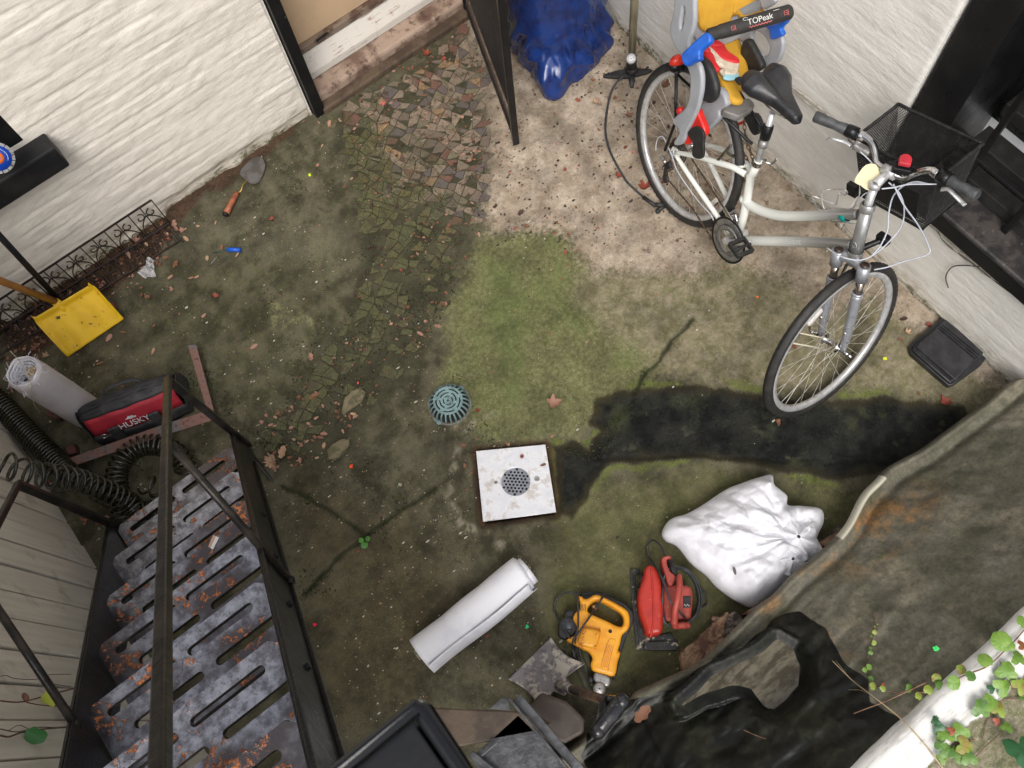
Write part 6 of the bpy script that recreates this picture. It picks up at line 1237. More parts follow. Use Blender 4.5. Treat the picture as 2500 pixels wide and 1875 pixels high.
sb_, sn_ = PB(1858, 186), PB(1957, 291); SLn = (sn_ - sb_).length; sxd = (sn_ - sb_).normalized(); syd = bn_; szd = sxd.cross(syd).normalized()
if szd.z < 0: szd = -szd
print('saddle', SLn, sb_, sn_)
NSg, NPh = 60, 48; V_ = np.zeros((NSg, NPh, 3)); SL = .27; o_s = sn_ - sxd * SL
for i in range(NSg):
    s = i / (NSg - 1); wd = np.interp(s, [0, .06, .2, .33, .45, .6, .8, .95, 1], [.050, .085, .103, .098, .072, .044, .030, .022, .006]); hg = np.interp(s, [0, .05, .2, .5, .8, .96, 1], [.010, .034, .046, .038, .030, .022, .004])
    for j in range(NPh):
        a = 2 * pi * j / NPh; y = wd * np.sign(cos(a)) * abs(cos(a)) ** .8; z = hg * (sin(a) if sin(a) > 0 else .75 * sin(a)); z = np.sign(z) * abs(z / hg) ** .8 * hg
        top_ = max(sin(a), 0); gro = .024 * math.exp(-(y / (.018 + .015 * (1 - s))) ** 2) * top_ * float(sst(np.array(s), .9, .55)) 
        lobe = .010 * top_ * math.exp(-((abs(y) - .055) / .03) ** 2) * math.exp(-((s - .22) / .18) ** 2); xo = -.03 * math.exp(-(y / .025) ** 2) * 0 + .025 * math.exp(-(y / .03) ** 2) * max(0, .12 - s) / .12
        V_[i, j] = o_s + sxd * (s * SL + xo) + syd * y + szd * (z - gro + lobe + .012 * (1 - s) * 0 - .018 * s * s)
sd2 = grid_obj('saddle', np.transpose(V_, (1, 0, 2)), mat('black_saddle_vinyl', (.016, .016, .018), .34, 0, (.030, .029, .030), 14, .42, .64, .25, 220, (.08, .07, .06), 60, .66, .76), bike, closed_u=True)
md = sd2.modifiers.new('u', 'SUBSURF'); md.levels = md.render_levels = 1
mb = MB()
for s in (-1, 1): mb.tube(cr([tuple(o_s + sxd * a + syd * (s * b) + szd * c_) for a, b, c_ in ((.05, .035, -.02), (.09, .028, -.045), (.17, .022, -.045), (.24, .008, -.03))], 5), .0035, 6)
mb.build('saddle_rail', M_CHR, bike)
# ---- chainset, chain, derailleur
cs0 = bb - bn_ * .052; mb = MB(); mb.lathe([(.060, .0035), (.090, .0035), (.094, .0), (.090, -.0035), (.060, -.0035), (.060, .0035)], cs0, bn_, 48); mb.lathe([(.045, -.004), (.066, -.004), (.066, -.007), (.045, -.007), (.045, -.004)], cs0, bn_, 40); mb.build('chainring', mat('grey_alloy_ring', (.30, .30, .30), .35, .7, (.16, .16, .15), 40), bike)
mb = MB(); mb.lathe([(.093, .003), (.100, .003), (.101, 0), (.100, -.004), (.093, -.003)], cs0, bn_, 60); mb.build('chain_guard', M_BLK, bike)
for k in range(5):
    a = 2 * pi * k / 5 + .3; mb = MB(); e_ = bd_ * cos(a) + bu_ * sin(a); mb.bar(cs0 + e_ * .01 - bn_ * .005, cs0 + e_ * .066 - bn_ * .004, .018, .005, bn_); mb.build('spider_arm', M_CHR, bike, .001)
crd = (PL(*z5_(1600, 1480), cs0 - bn_ * .02, bn_) - cs0 + bn_ * .02).normalized()
pe = cs0 - bn_ * .030 + crd * .165 * .55
crd = (bd_ * .65 + bu_ * .76).normalized(); pe = cs0 - bn_ * .022 + crd * .165
mb = MB(); mb.bar(cs0 - bn_ * .014, pe, .024, .012, bn_); mb.lathe([(.0, -.022), (.014, -.022), (.018, -.008), (.018, .0)], cs0, bn_, 18); mb.build('crank', M_RIM, bike, .005)
def pedal(c_, s):
    mb = MB(); mb.tube([c_, c_ + bn_ * (s * .085)], .007, 8)
    for q_ in (-.03, .03): mb.bar(c_ + bn_ * (s * .012) + bd_ * q_, c_ + bn_ * (s * .088) + bd_ * q_, .014, .022, bu_)
    for q_ in (.014, .086): mb.bar(c_ + bn_ * (s * q_) - bd_ * .034, c_ + bn_ * (s * q_) + bd_ * .034, .010, .020, bu_)
    mb.build('pedal', M_RUB, bike, .003)
pedal(pe, -1); pl2 = bb + bn_ * .06 - crd * .165; mb = MB(); mb.bar(bb + bn_ * .05, pl2, .022, .012, bn_); mb.build('crank', M_RIM, bike, .004); pedal(pl2, 1)
rc_ = B(0, -.052, .345); mb = MB()
for r_c, y_ in ((.055, -.040), (.047, -.045), (.039, -.050), (.030, -.054)): mb.lathe([(r_c - .008, -.001), (r_c, -.001), (r_c, .001), (r_c - .008, .001)], B(0, y_, .345), bn_, 30)
mb.build('cassette', mat('dark_cog_steel', (.10, .09, .08), .4, .8), bike)
M_CHN = mat('rusty_chain', (.10, .065, .04), .45, .5, (.05, .035, .025), 90)
def chain(pts, par, name='chain', lk_=.0115, w=.0032, m=M_CHN, th_=.0014):
    P_ = [Vector(p) for p in pts]; mb = MB(); tot = 0; k = 0
    for a, b in zip(P_[:-1], P_[1:]):
        L = (b - a).length; n = max(int(L / lk_), 1); d_ = (b - a) / n; x, y, _ = orth(d_)
        for i in range(n):
            p, q_ = a + d_ * i, a + d_ * (i + 1); mb.bar(p - d_ * .15, q_ + d_ * .15, w * (1 if k % 2 else .5), w * (.5 if k % 2 else 1) * 1.6, x); k += 1
    return mb.build(name, m, par)
ang1 = [bb - bn_ * .052 + (bd_ * cos(a) + bu_ * sin(a)) * .088 for a in np.linspace(1.55, -1.5, 14)]
jd = B(-.01, -.062, .235)
chain([B(0, -.05, .40)] + ang1 + [B(.22, -.056, .215), B(.02, -.06, .20), jd + bd_ * .02, B(.03, -.06, .27), B(-.035, -.055, .30), B(-.045, -.052, .345), B(-.03, -.05, .39), B(0, -.05, .40)], bike, w=.0045)
mb = MB(); mb.bar(B(.0, -.072, .335), B(-.02, -.075, .27), .03, .018, bn_); mb.bar(B(-.02, -.08, .29), B(-.03, -.078, .235), .034, .022, bn_); mb.build('derailleur', M_CHR, bike, .006)
mb = MB(); mb.bar(B(-.012, -.066, .27), B(.015, -.066, .18), .016, .004, bn_)
for z_ in (.265, .195): mb.lathe([(0, -.004), (.019, -.004), (.019, .004), (0, .004)], B(.0 + (.265 - z_) * .25, -.062, z_), bn_, 16)
mb.build('jockey_cage', M_RUB, bike)
mb = MB(); mb.tube(cr([tuple(PB(*z1_(a, b), -.08)) for a, b in ((560, 1480), (565, 1380), (600, 1300), (660, 1300), (710, 1400), (770, 1540), (800, 1640))], 6), .0026, 6); mb.tube(cr([tuple(PB(*z5_(a, b), -.075)) for a, b in ((770, 120), (830, 330), (950, 530), (1150, 800), (1290, 950), (1340, 1040))], 6), .0026, 6); mb.build('gear_cable', mat('silver_cable_housing', (.48, .49, .52), .35), bike)
mb = MB(); mb.bar(B(.38, .0, .345), B(.40, -.04, .37), .03, .02, bn_); mb.tube([B(.36, 0, .36), B(.37, -.055, .36)], .008, 8); mb.bar(B(.34, -.052, .372), B(.41, -.052, .36), .004, .022, bu_); mb.build('front_mech', M_CHR, bike, .003)
mb = MB(); mb.tube([B(.35, .04, .29), B(.31, .10, .14), B(.285, .155, .01)], .0085, 10); mb.tube([B(.285, .155, .012), B(.27, .175, .004)], .011, 8); mb.build('kickstand', mat('dark_worn_alloy', (.12, .10, .07), .4, .6), bike)
# rear brake
mb = MB()
for s in (-1, 1): mb.bar(B(.205, s * .05, .50), B(.215, s * .034, .60), .012, .009, bn_); mb.bar(B(.20, s * .032, .552), B(.25, s * .024, .566), .011, .009, bn_)
mb.tube([B(.215, -.04, .60), B(.215, .045, .60)], .0022, 6); mb.build('rear_brake', M_CHR, bike, .002)
# rusty chain lock
for off, pp_ in ((0, [(1600, 1120), (1625, 1220), (1660, 1330), (1720, 1470), (1790, 1600), (1840, 1690)]), (1, [(1750, 1060), (1760, 1200), (1785, 1370), (1830, 1480), (1880, 1600), (1900, 1690)])):
    pts = [PB(*z1_(a, b), .03) for a, b in pp_]; mb = MB(); P_ = [Vector(p) for p in cr([tuple(p) for p in pts], 12)]; acc = 0; k = 0; last = P_[0]
    for p in P_[1:]:
        if (p - last).length > .017:
            d_ = (p - last).normalized(); x, y, _ = orth(d_); sx_ = x if k % 2 else y; c_ = (p + last) / 2
            mb.tube([c_ + d_ * (.0125 * cos(a)) + sx_ * (.006 * sin(a)) for a in np.linspace(0, 2 * pi, 13)[:-1]], .0022, 6, True); last = p; k += 1
    mb.build('lock_chain', mat('brown_rusty_links', (.13, .075, .045), .5, .5, (.06, .035, .025), 80), bike)
# ---- fork
mb = MB(); mb.tube([F_(.085, .062, .735), F_(.095, .03, .742), F_(.100, 0, .745), F_(.095, -.03, .742), F_(.085, -.062, .735)], [.021, .021, .023, .021, .021], 14)
for s in (-1, 1): mb.tube([F_(.088, s * .057, .760), F_(.075, s * .057, .695)], .0225, 18)
mb.tube([F_(.098, 0, .72), hb_], .02, 16); mb.build('fork_crown', M_SIL, bike)
for s in (-1, 1):
    mb = MB(); mb.tube([F_(.080, s * .057, .70), F_(.052, s * .057, .60)], .0145, 16); mb.build('stanchion', M_FCH, bike)
    mb = MB(); mb.tube([F_(.060, s * .057, .632), F_(.056, s * .057, .618), F_(.035, s * .057, .52), F_(.016, s * .056, .42), F_(.004, s * .054, .365), F_(.002, s * .054, .345)], [.0195, .0192, .0185, .0165, .012, .010], 18); mb.lathe([(.017, 0), (.0212, .001), (.0212, .008), (.016, .010)], F_(.060, s * .057, .630), F_(.08, 0, .70) - F_(.06, 0, .63), 20); mb.build('fork_leg', M_SIL, bike)
    mb = MB(); mb.lathe([(0, .004), (.012, .003), (.016, 0), (.0165, -.006)], F_(.0895, s * .057, .765), F_(.08, 0, .70) - F_(.06, 0, .63), 18); mb.build('fork_cap', mat('brown_black_cap', (.035, .02, .015), .35), bike)
    mb = MB(); q_ = F_(.022, s * .057, .455); mb.lathe([(0, .007), (.006, .007), (.006, 0)], q_ + fd_ * -.014 - fn_ * 0, -fd_, 12); mb.ball(q_ - fd_ * .014, .006, 8, 6); mb.build('mount_boss', M_CHR, bike)
    mb = MB(); mb.lathe([(.0, .012), (.008, .012), (.011, .004), (.011, -.004)], F_(0, s * .070, .349), fn_ * s, 14); mb.build('axle_nut', M_CHR, bike)
    mb = MB(); mb.bar(F_(.090, s * .050, .60), F_(.105, s * .032, .69), .011, .009, fn_); mb.bar(F_(.085, s * .028, .635), F_(.135, s * .022, .648), .012, .010, fn_); mb.build('front_brake', M_CHR, bike, .002)
mb = MB(); mb.tube(cr([tuple(F_(0, .078, .349)), tuple(F_(-.012, .092, .352)), tuple(F_(-.02, .09, .39)), tuple(F_(-.018, .086, .41))], 5), [.007, .006, .005, .005], 8); mb.tube([F_(0, -.070, .349), F_(0, -.098, .347)], [.008, .006], 10); mb.build('quick_release', M_CHR, bike)
# ---- stem, bars, grips, levers
stt = F_(.182, 0, 1.032); clm = F_(.247, 0, 1.040)
mb = MB(); mb.tube([F_(.152, 0, .945), F_(.158, 0, .975), stt], [.0165, .0145, .0145], 16); mb.tube([stt - (stt - F_(.158, 0, .975)).normalized() * .012, stt + (stt - F_(.158, 0, .975)).normalized() * .008], .019, 18); mb.tube([stt, clm], [.0165, .0145], 14); mb.tube([clm + fn_ * .024, clm - fn_ * .024], .0195, 18); mb.lathe([(.0, .0), (.009, 0), (.009, .004)], stt + Vector((0, 0, .0)), fu_, 12); mb.build('stem', M_RIM, bike)
mb = MB(); mb.lathe([(0, .0005), (.0085, .0005), (.0085, -.002)], stt + (stt - F_(.158, 0, .975)).normalized() * .0086, (stt - F_(.158, 0, .975)), 16); mb.build('stem_bolt', M_BLK, bike)
barL = [clm, F_(.250, .045, 1.044), PF(2139, 381, .070), PF(2131, 352, .100), PF(2112, 334, .135), PF(2091, 327, .165)]
barR = [clm, PF(2207, 434, -.045), PF(2228, 426, -.075), PF(2256, 417, -.112), PF(2280, 416, -.140), PF(2296, 426, -.165)]
mb = MB(); mb.tube(cr([tuple(p) for p in barL[::-1] + barR[1:]], 7), .0115, 16); mb.build('handlebar', M_CHR, bike)
M_GRP = mat('grey_black_grip', (.045, .048, .05), .5, 0, (.075, .078, .08), 26, .42, .64, .3, 160)
gl0, gl1 = PF(2091, 327, .165), PF(1988, 283, .300); gr0, gr1 = PF(2296, 428, -.165), PF(2388, 478, -.300)
for a, b, s in ((gl0, gl1, 1), (gr0, gr1, -1)):
    d_ = (b - a).normalized(); mb = MB(); mb.tube([a - d_ * .004, a.lerp(b, .12), a.lerp(b, .24)], [.022, .0225, .021], 18); mb.build('shift_collar', M_BLK, bike)
    mb = MB(); mb.tube([a.lerp(b, .24), a.lerp(b, .28), a.lerp(b, .48), a.lerp(b, .62), a.lerp(b, .8), a.lerp(b, .97), b], [.018, .0195, .0155, .0175, .0185, .0195, .015], 18); mb.build('grip', M_GRP, bike)
    mb = MB(); mb.tube([a - d_ * .03, a - d_ * .006], .017, 14)
    e_ = fd_ * .75 - fu_ * .45; mb.bar(a - d_ * .03 + e_ * .01, a + d_ * .01 + e_ * .035, .018, .014, fu_); mb.build('lever_clamp', M_CHR, bike, .003)
lvL = [z4_(*p) for p in ((1045, 430), (990, 400), (930, 385), (895, 378), (880, 390))]; lvR = [z4_(*p) for p in ((1655, 725), (1700, 725), (1745, 765), (1790, 810), (1812, 830))]
mb = MB(); mb.tube(cr([tuple(PF(*p, y)) for p, y in zip(lvL, (.16, .19, .215, .24, .25))], 5), [.008, .007, .006, .005, .006], 8, flat=.6); mb.build('brake_lever', M_RIM, bike)
mb = MB(); mb.tube(cr([tuple(PF(*p, y)) for p, y in zip(lvR, (-.165, -.185, -.21, -.235, -.25))], 5), [.009, .008, .008, .008, .008], 8, flat=.6); mb.build('brake_lever', M_RIM, bike)
mb = MB(); p = gl0 + fd_ * .0; mb.bar(PF(*z4_(1060, 420), .150), PF(*z4_(1170, 480), .10), .03, .022, fu_); mb.build('shifter', M_ALU, bike, .006)
M_CBL = mat('silver_blue_cable', (.45, .47, .52), .35, 0, (.38, .40, .44), 30)
def cab(pts, r=.0026):
    mb = MB(); mb.tube(cr([tuple(P(*z4_(a, b), z)) for a, b, z in pts], 8), r, 7); mb.build('brake_cable', M_CBL, bike)
cab([(1300, 680, 1.0), (1370, 750, .96), (1403, 850, .90), (1385, 970, .84), (1300, 1080, .80), (1200, 1165, .77), (1100, 1203, .76), (980, 1180, .755), (880, 1120, .73)])
cab([(1565, 688, 1.04), (1480, 675, 1.03), (1400, 700, 1.00), (1330, 770, .95), (1300, 880, .90), (1290, 1000, .86), (1240, 1110, .82), (1190, 1165, .80)])
cab([(1330, 690, 1.0), (1400, 830, .95), (1500, 970, .86), (1568, 1110, .78), (1560, 1165, .76), (1400, 1212, .72), (1290, 1250, .70), (1200, 1268, .69)], .0028)
cab([(1250, 722, 1.0), (1340, 712, 1.01), (1430, 692, 1.03), (1560, 690, 1.05), (1620, 690, 1.05)])
cab([(1105, 470, .99), (1150, 510, .98), (1195, 560, .96), (1215, 600, .93)], .0022)
cab([(1165, 740, .95), (1120, 770, .93), (1110, 820, .90), (1130, 860, .88)], .0018)
# front light and red reflector
p = P(*z4_(1262, 1062), .78); mb = MB(); mb.box(p, (.030, .045, .04), (fd_, fn_, fu_)); mb.tube([p, F_(.104, 0, .78)], [.010, .012], 10); mb.build('front_light', M_BLK, bike, .006)
mb = MB(); mb.ball(p + Vector((-.01, -.006, .021)), (.005, .005, .003), 8, 6); mb.build('light_button', M_RIM, bike)
p = P(*z4_(1403, 540), 1.05); mb = MB(); ol = [(.020 * cos(a), .020 * sin(a)) for a in np.linspace(-.3, pi + .3, 16)] + [(-.019, -.020), (.019, -.020)]
fwd2 = (P(*z4_(1410, 500), 1.05) - p).normalized(); rt2 = Vector((fwd2.y, -fwd2.x, 0)); mb.prism(ol, lambda a, b, t_: p + rt2 * a + fwd2 * b + Vector((0, 0, t_)), 0, .018); mb.build('red_lamp', mat('pinkish_red_lens', (.50, .035, .05), .3), bike, .004)
mb = MB(); mb.box(p + Vector((0, 0, -.018)) - fwd2 * .012, (.060, .036, .026), (rt2, fwd2, Vector((0, 0, 1)))); mb.box(clm + fd_ * .02, (.05, .03, .03), (fn_, fd_, fu_)); mb.build('lamp_bracket', M_BLK, bike, .005)
# bottle cage
mb = MB()
for pp_ in ([(1080, 830), (1040, 858), (930, 850), (862, 852), (852, 742), (925, 725), (1000, 728), (1020, 748), (1000, 762), (965, 750), (950, 800), (932, 826), (790, 772), (800, 810), (826, 862), (930, 872), (1010, 868), (1080, 832)],): mb.tube(cr([tuple(PB(*z4_(a, b), -.0 + .03 * (k % 3))) for k, (a, b) in enumerate(pp_)], 5), .0024, 6)
mb.tube([PB(*z4_(920, 940), .03), PB(*z4_(1090, 960), .03)], .002, 6); mb.build('bottle_cage', M_RIM, bike)
# ---- basket of black wire mesh
bk = MB(); zt, zb = 1.045, .80; T4 = [(.300, .19), (.510, .19), (.510, -.14), (.300, -.14)]; B4 = [(.300, .15), (.470, .15), (.470, -.11), (.300, -.11)]
mb = MB()
def meshface(c00, c10, c11, c01, n, m):
    for i in range(-m, n + m):
        for sg in (1, -1):
            pts = []
            for k in range(0, m + 1):
                a = (i + (k if sg > 0 else m - k)) / n
                if 0 <= a <= 1: b_ = k / m; pts.append((c00.lerp(c10, a)).lerp(c01.lerp(c11, a), b_))
            if len(pts) > 1: mb.tube([pts[0], pts[-1]], .0011, 4, caps=False)
Tp = [F_(x, y, zt) for x, y in T4]; Bp = [F_(x, y, zb) for x, y in B4]
for k in range(4): j = (k + 1) % 4; meshface(Bp[k], Bp[j], Tp[j], Tp[k], 34 if k % 2 else 28, 24)
meshface(Bp[0], Bp[1], Bp[2], Bp[3], 26, 34)
M_MSH = mat('black_coated_wire', (.006, .006, .006), .75, 0, (.025, .024, .023), 40)
bo = mb.build('basket', M_MSH, bike, clean=False)
rnd4 = lambda Q4: [tuple(Q4[k].lerp(Q4[(k + s) % 4], f)) for k in range(4) for s, f in ((-1, .12), (1, .0), (1, .12))]
mb = MB(); mb.tube(cr(rnd4(Tp), 4, True), .006, 8, True); mb.build('basket_rim', M_MSH, bo)
mb = MB(); mb.tube(cr(rnd4(Bp), 4, True), .004, 8, True); mb.box((Bp[0] + Bp[3]) / 2 + fu_ * .09, (.01, .20, .12), (fd_, fn_, fu_)); mb.bar(F_(.29, .16, .82), F_(.29, .20, .82), .02, .05, fu_); mb.build('basket_bracket', M_BLK, bo, .004)
# ================================================================== CHILD SEAT
M_CSG = mat('grey_seat_plastic', (.33, .34, .36), .42, 0, (.28, .29, .31), 10, .42, .64, .12, 60, (.14, .13, .12), 40, .68, .78)
M_CSY = mat('yellow_foam_cushion', (.62, .34, .03), .7, 0, (.56, .29, .02), 12, .42, .64, .3, 120, (.22, .16, .06), 60, .64, .74); M_CSR = mat('bright_red_plastic', (.62, .02, .015), .35); M_CSB = mat('blue_seat_clip', (.012, .11, .50), .38, 0, (.01, .08, .40), 20)
cs = bpy.data.objects.new
Z = lambda pts: [z3_(*p) for p in pts]
wing = Z([(705, -80), (690, 60), (662, 190), (675, 260), (715, 340), (770, 430), (797, 510), (797, 600), (785, 680), (755, 735), (682, 800), (690, 840), (725, 885), (690, 950), (702, 980), (752, 960), (785, 880), (842, 760), (874, 640), (882, 540), (868, 450), (835, 395), (800, 330), (795, 280), (822, 200), (832, 100), (815, -80)])
slot = Z([(757, 40), (765, 90), (752, 160), (738, 192), (736, 150), (745, 90)])
seat = pplate('child_seat', [wing, slot], B(0, -.155, .8), bn_, .022, M_CSG, bike, .009)
pplate('edge_roll', [Z([(800, 430), (840, 420), (872, 470), (880, 560), (868, 650), (838, 760), (790, 870), (750, 955), (725, 965), (760, 880), (800, 770), (825, 680), (835, 600), (825, 520)])], B(0, -.142, .8), bn_, .034, M_CSG, seat, .014)
farw = Z([(1060, 130), (1085, 82), (1108, 100), (1130, 150), (1200, 180), (1330, 180), (1410, 240), (1425, 310), (1400, 400), (1340, 450), (1290, 455), (1240, 380), (1190, 310), (1120, 260)]); farh = Z([(1225, 215), (1265, 215), (1310, 260), (1335, 320), (1320, 365), (1290, 375), (1245, 330), (1215, 265)])
pplate('side_wing', [farw, farh], B(0, .15, .9), bn_, .02, M_CSG, seat, .008)
pplate('head_wing', [Z([(1262, -60), (1330, -60), (1375, 0), (1350, 35), (1300, 60), (1275, 40)])], B(0, .12, 1.1), bn_, .02, M_CSG, seat, .008)
pplate('leg_trough', [Z([(985, 585), (1030, 625), (1052, 690), (1045, 715), (1003, 745), (1000, 795), (895, 895), (870, 800), (845, 760), (870, 700), (930, 660), (970, 620)])], B(0, -.07, .8), bn_, .03, M_CSG, seat, .008)
pplate('front_lip', [Z([(1045, 705), (1160, 680), (1200, 700), (1210, 740), (1120, 800), (1070, 790), (1000, 760)])], B(.16, 0, .72), bu_, .03, mat('grimy_grey_plastic', (.19, .18, .17), .5, 0, (.12, .11, .10), 18), seat, .006)
# pan and back shells in grey, cushions in yellow
pan_n = (bu_ * .97 - bd_ * -.0).normalized(); bk_n = (bd_ * .93 + bu_ * .36).normalized()
pplate('seat_back', [Z([(790, -80), (1290, -80), (1300, 60), (1200, 170), (1100, 260), (960, 310), (850, 300), (800, 200)])], B(-.135, 0, .86), bk_n, .02, M_CSG, seat, .006)
pplate('back_cushion', [Z([(800, -80), (1065, -80), (1078, 40), (1060, 110), (1040, 150), (980, 190), (900, 215), (850, 190), (835, 120), (810, 0)])], B(-.118, 0, .86), bk_n, .032, M_CSY, seat, .014)
pplate('back_cushion', [Z([(1075, -80), (1262, -80), (1280, 60), (1240, 90), (1130, 118), (1090, 85), (1066, 105)])], B(-.116, 0, .86), bk_n, .030, M_CSY, seat, .013)
pplate('seat_cushion', [Z([(940, 300), (1000, 255), (1090, 245), (1135, 330), (1165, 430), (1178, 500), (1160, 570), (1182, 612), (1112, 612), (1145, 690), (1095, 700), (1050, 672), (1005, 590), (965, 510), (930, 400)])], B(.05, 0, .775), bu_, .030, M_CSY, seat, .012)
pplate('side_pad', [Z([(862, 400), (900, 400), (945, 470), (980, 580), (975, 650), (945, 690), (905, 685), (880, 620), (862, 520)])], B(0, -.118, .8), bn_, .03, M_RUB, seat, .012)
pplate('side_pad', [Z([(1150, 290), (1175, 262), (1205, 270), (1240, 330), (1275, 400), (1290, 450), (1260, 480), (1190, 508), (1160, 450), (1140, 370)])], B(0, .118, .85), bn_, .03, M_RUB, seat, .012)
pplate('foot_rest', [Z([(845, 735), (872, 790), (900, 860), (902, 905), (872, 925), (845, 870), (800, 960), (775, 972), (755, 930), (790, 870), (815, 800)])], B(0, -.14, .6), bn_, .03, M_CSR, seat, .008)
pplate('foot_rest', [Z([(1100, 835), (1150, 812), (1235, 765), (1232, 790), (1160, 830), (1105, 850)])], B(0, .12, .6), bn_, .02, M_CSR, seat, .004)
mb = MB(); mb.ball(PB(*z3_(725, 750), -.13), .018, 12, 8); mb.build('foot_knob', M_CSR, seat)
pplate('foot_strap', [Z([(778, 890), (830, 850), (880, 890), (882, 960), (880, 1058), (838, 1070), (806, 1040), (812, 960), (790, 930)])], B(0, -.16, .55), bn_, .012, M_RUB, seat, .003)
pplate('foot_strap', [Z([(1165, 775), (1235, 770), (1275, 860), (1243, 908), (1215, 890), (1190, 840)])], B(0, .10, .6), bn_, .03, M_RUB, seat, .006)
pplate('mount_bracket', [Z([(995, 740), (1060, 800), (1110, 860), (1135, 980), (1145, 1100), (1100, 1130), (1080, 1000), (1050, 880), (1005, 820)])], B(0, .0, .5), bn_, .05, M_RUB, seat, .006) if False else None
# rack under the seat
mb = MB(); mb.tube([B(-.02, -.10, .35), PB(*z3_(690, 820), -.10), PB(*z3_(694, 495), -.10)], .0065, 8); mb.tube([PB(*z3_(694, 495), -.10), PB(*z3_(720, 480), -.03), B(-.15, .08, .70)], .0065, 8); mb.tube([B(0, .09, .35), B(-.10, .09, .70)], .006, 8); mb.tube([PB(*z3_(694, 495), -.09), B(.30, -.04, .70)], .006, 8); mb.tube([B(-.10, .09, .70), B(.30, .04, .70)], .006, 8); mb.build('carrier_rack', M_BLK, bike)
mb = MB(); c_ = PB(*z3_(700, 415), -.05); mb.ball(c_, (.034, .024, .030), 16, 10, 0, (bn_, bd_, bu_)); mb.build('tail_lamp', mat('orange_red_lens', (.62, .035, .015), .25, 0, (.5, .02, .01), 60), bike); mb = MB(); mb.ball(c_ - bu_ * .018 + bd_ * .008, (.036, .026, .026), 14, 8, 0, (bn_, bd_, bu_)); mb.build('lamp_housing', M_BLK, bike)
# padded bar with lettering
a = PB(*z3_(905, 240), -.165); b = PB(*z3_(1475, 75), .115); d_ = (b - a).normalized(); mb = MB(); mb.tube([a, a.lerp(b, .02), a.lerp(b, .14), a.lerp(b, .15), a.lerp(b, .5), a.lerp(b, .97), b], [.020, .0235, .0235, .0255, .027, .026, .018], 24); M_FOAM = mat('black_foam_pad', (.018, .016, .015), .7, 0, (.026, .024, .022), 40, .4, .6, .4, 300); mb.build('padded_bar', M_FOAM, seat)
vw = (Vector((0, 0, CAMH)) - a.lerp(b, .6)).normalized(); vn2 = (vw - d_ * vw.dot(d_)).normalized(); vy = vn2.cross(d_); RB_ = .0272
M_PNK = mat('pink_print', (.60, .14, .13), .6)
wp = lambda x_, y_, ex=.0: a + d_ * x_ + (vy * (sin(y_ / RB_)) + vn2 * cos(y_ / RB_)) * (RB_ + ex)
LBr = (b - a).length; place_text('lettering', 'TOPeak', .027, a + d_ * (LBr * .60) + vn2 * RB_ + vy * .004, d_, vy, mat('pale_print', (.62, .60, .55), .6), seat, bend=RB_, ext=.0004)
def mark(pts, m, r=.0011): mb = MB(); mb.tube([wp(x_, y_, .0004) for x_, y_ in pts], r, 5); mb.build('print_mark', m, seat)
mark([(LBr * (.46 + .27 * k / 40), -.013 + .0022 * sin(k * 1.15)) for k in range(41)], M_PNK, .0015)
for cx2 in (.28, .90):
    q0 = LBr * cx2; mark([(q0 + x_, y_) for x_, y_ in ((-.002, .001), (.004, .001), (.004, -.006), (-.006, -.006), (-.006, .006), (.008, .008), (.009, -.010))], M_PNK, .0012)
mark([(LBr * .44 + .008 * cos(k_), .020 + .006 * sin(k_)) for k_ in np.linspace(0, 5, 12)], mat('pale_print_line', (.62, .60, .55), .6), .001); mark([(LBr * .80 + x_, .020) for x_ in (-.01, 0, .012)], mat('pale_print_bar', (.62, .60, .55), .6), .001)
pplate('bar_clip', [Z([(742, 372), (790, 320), (850, 262), (905, 222), (935, 235), (938, 285), (900, 320), (868, 352), (866, 405), (820, 425), (778, 448), (750, 425)])], a - bn_ * .004, (bn_ * .9 - bu_ * .4).normalized() * 1, .03, M_CSB, seat, .008)
pplate('bar_clip', [Z([(1308, 175), (1345, 165), (1400, 150), (1455, 105), (1448, 150), (1412, 190), (1425, 232), (1385, 255), (1345, 262), (1335, 205)])], b + bn_ * .004, bn_, .022, M_CSB, seat, .006)
# ================================================================== THINGS ON THE BICYCLE
M_GLV = mat('cream_knit', (.66, .58, .46), .85, 0, (.56, .48, .37), 40, .42, .6, .8, 300); M_GLR = mat('red_latex_palm', (.60, .02, .025), .5, 0, (.50, .015, .02), 20, .42, .6, .5, 200)
gv = thing('work_glove', 'red palmed cream knit work glove dropped on the yellow child seat cushion', 'glove', B(.05, 0, .80))
og = B(.05, 0, .805); gpl = lambda name, pts, off, th_, m: pplate(name, [Z(pts)], og + bu_ * off, bu_, th_, m, gv, th_ * .42)
gpl('cuff', [(985, 480), (1010, 470), (1060, 470), (1110, 490), (1115, 525), (1060, 540), (1015, 530), (1005, 510)], .004, .014, M_GLV)
gpl('knit_back', [(890, 310), (930, 320), (1000, 385), (1060, 410), (1115, 430), (1112, 470), (1095, 510), (1020, 505), (1010, 465), (960, 430), (945, 380), (900, 340)], .010, .018, M_GLV)
gpl('red_palm', [(900, 300), (960, 290), (1010, 300), (1040, 350), (1110, 400), (1112, 432), (1060, 425), (1000, 400), (950, 345)], .016, .018, M_GLR)
gpl('finger', [(880, 310), (920, 340), (945, 380), (965, 430), (988, 470), (975, 487), (950, 470), (920, 420), (880, 370), (866, 340)], .006, .02, M_GLR)
gpl('finger', [(895, 250), (940, 270), (985, 285), (1010, 310), (960, 320), (900, 300), (860, 290)], .02, .018, M_GLR)
gpl('finger', [(868, 300), (905, 318), (925, 350), (900, 360), (870, 335)], .018, .018, M_GLR)
gpl('cuff_edge', [(1010, 515), (1040, 500), (1105, 505), (1118, 528), (1060, 542), (1015, 532)], .010, .010, mat('pale_blue_edge', (.30, .55, .62), .7))
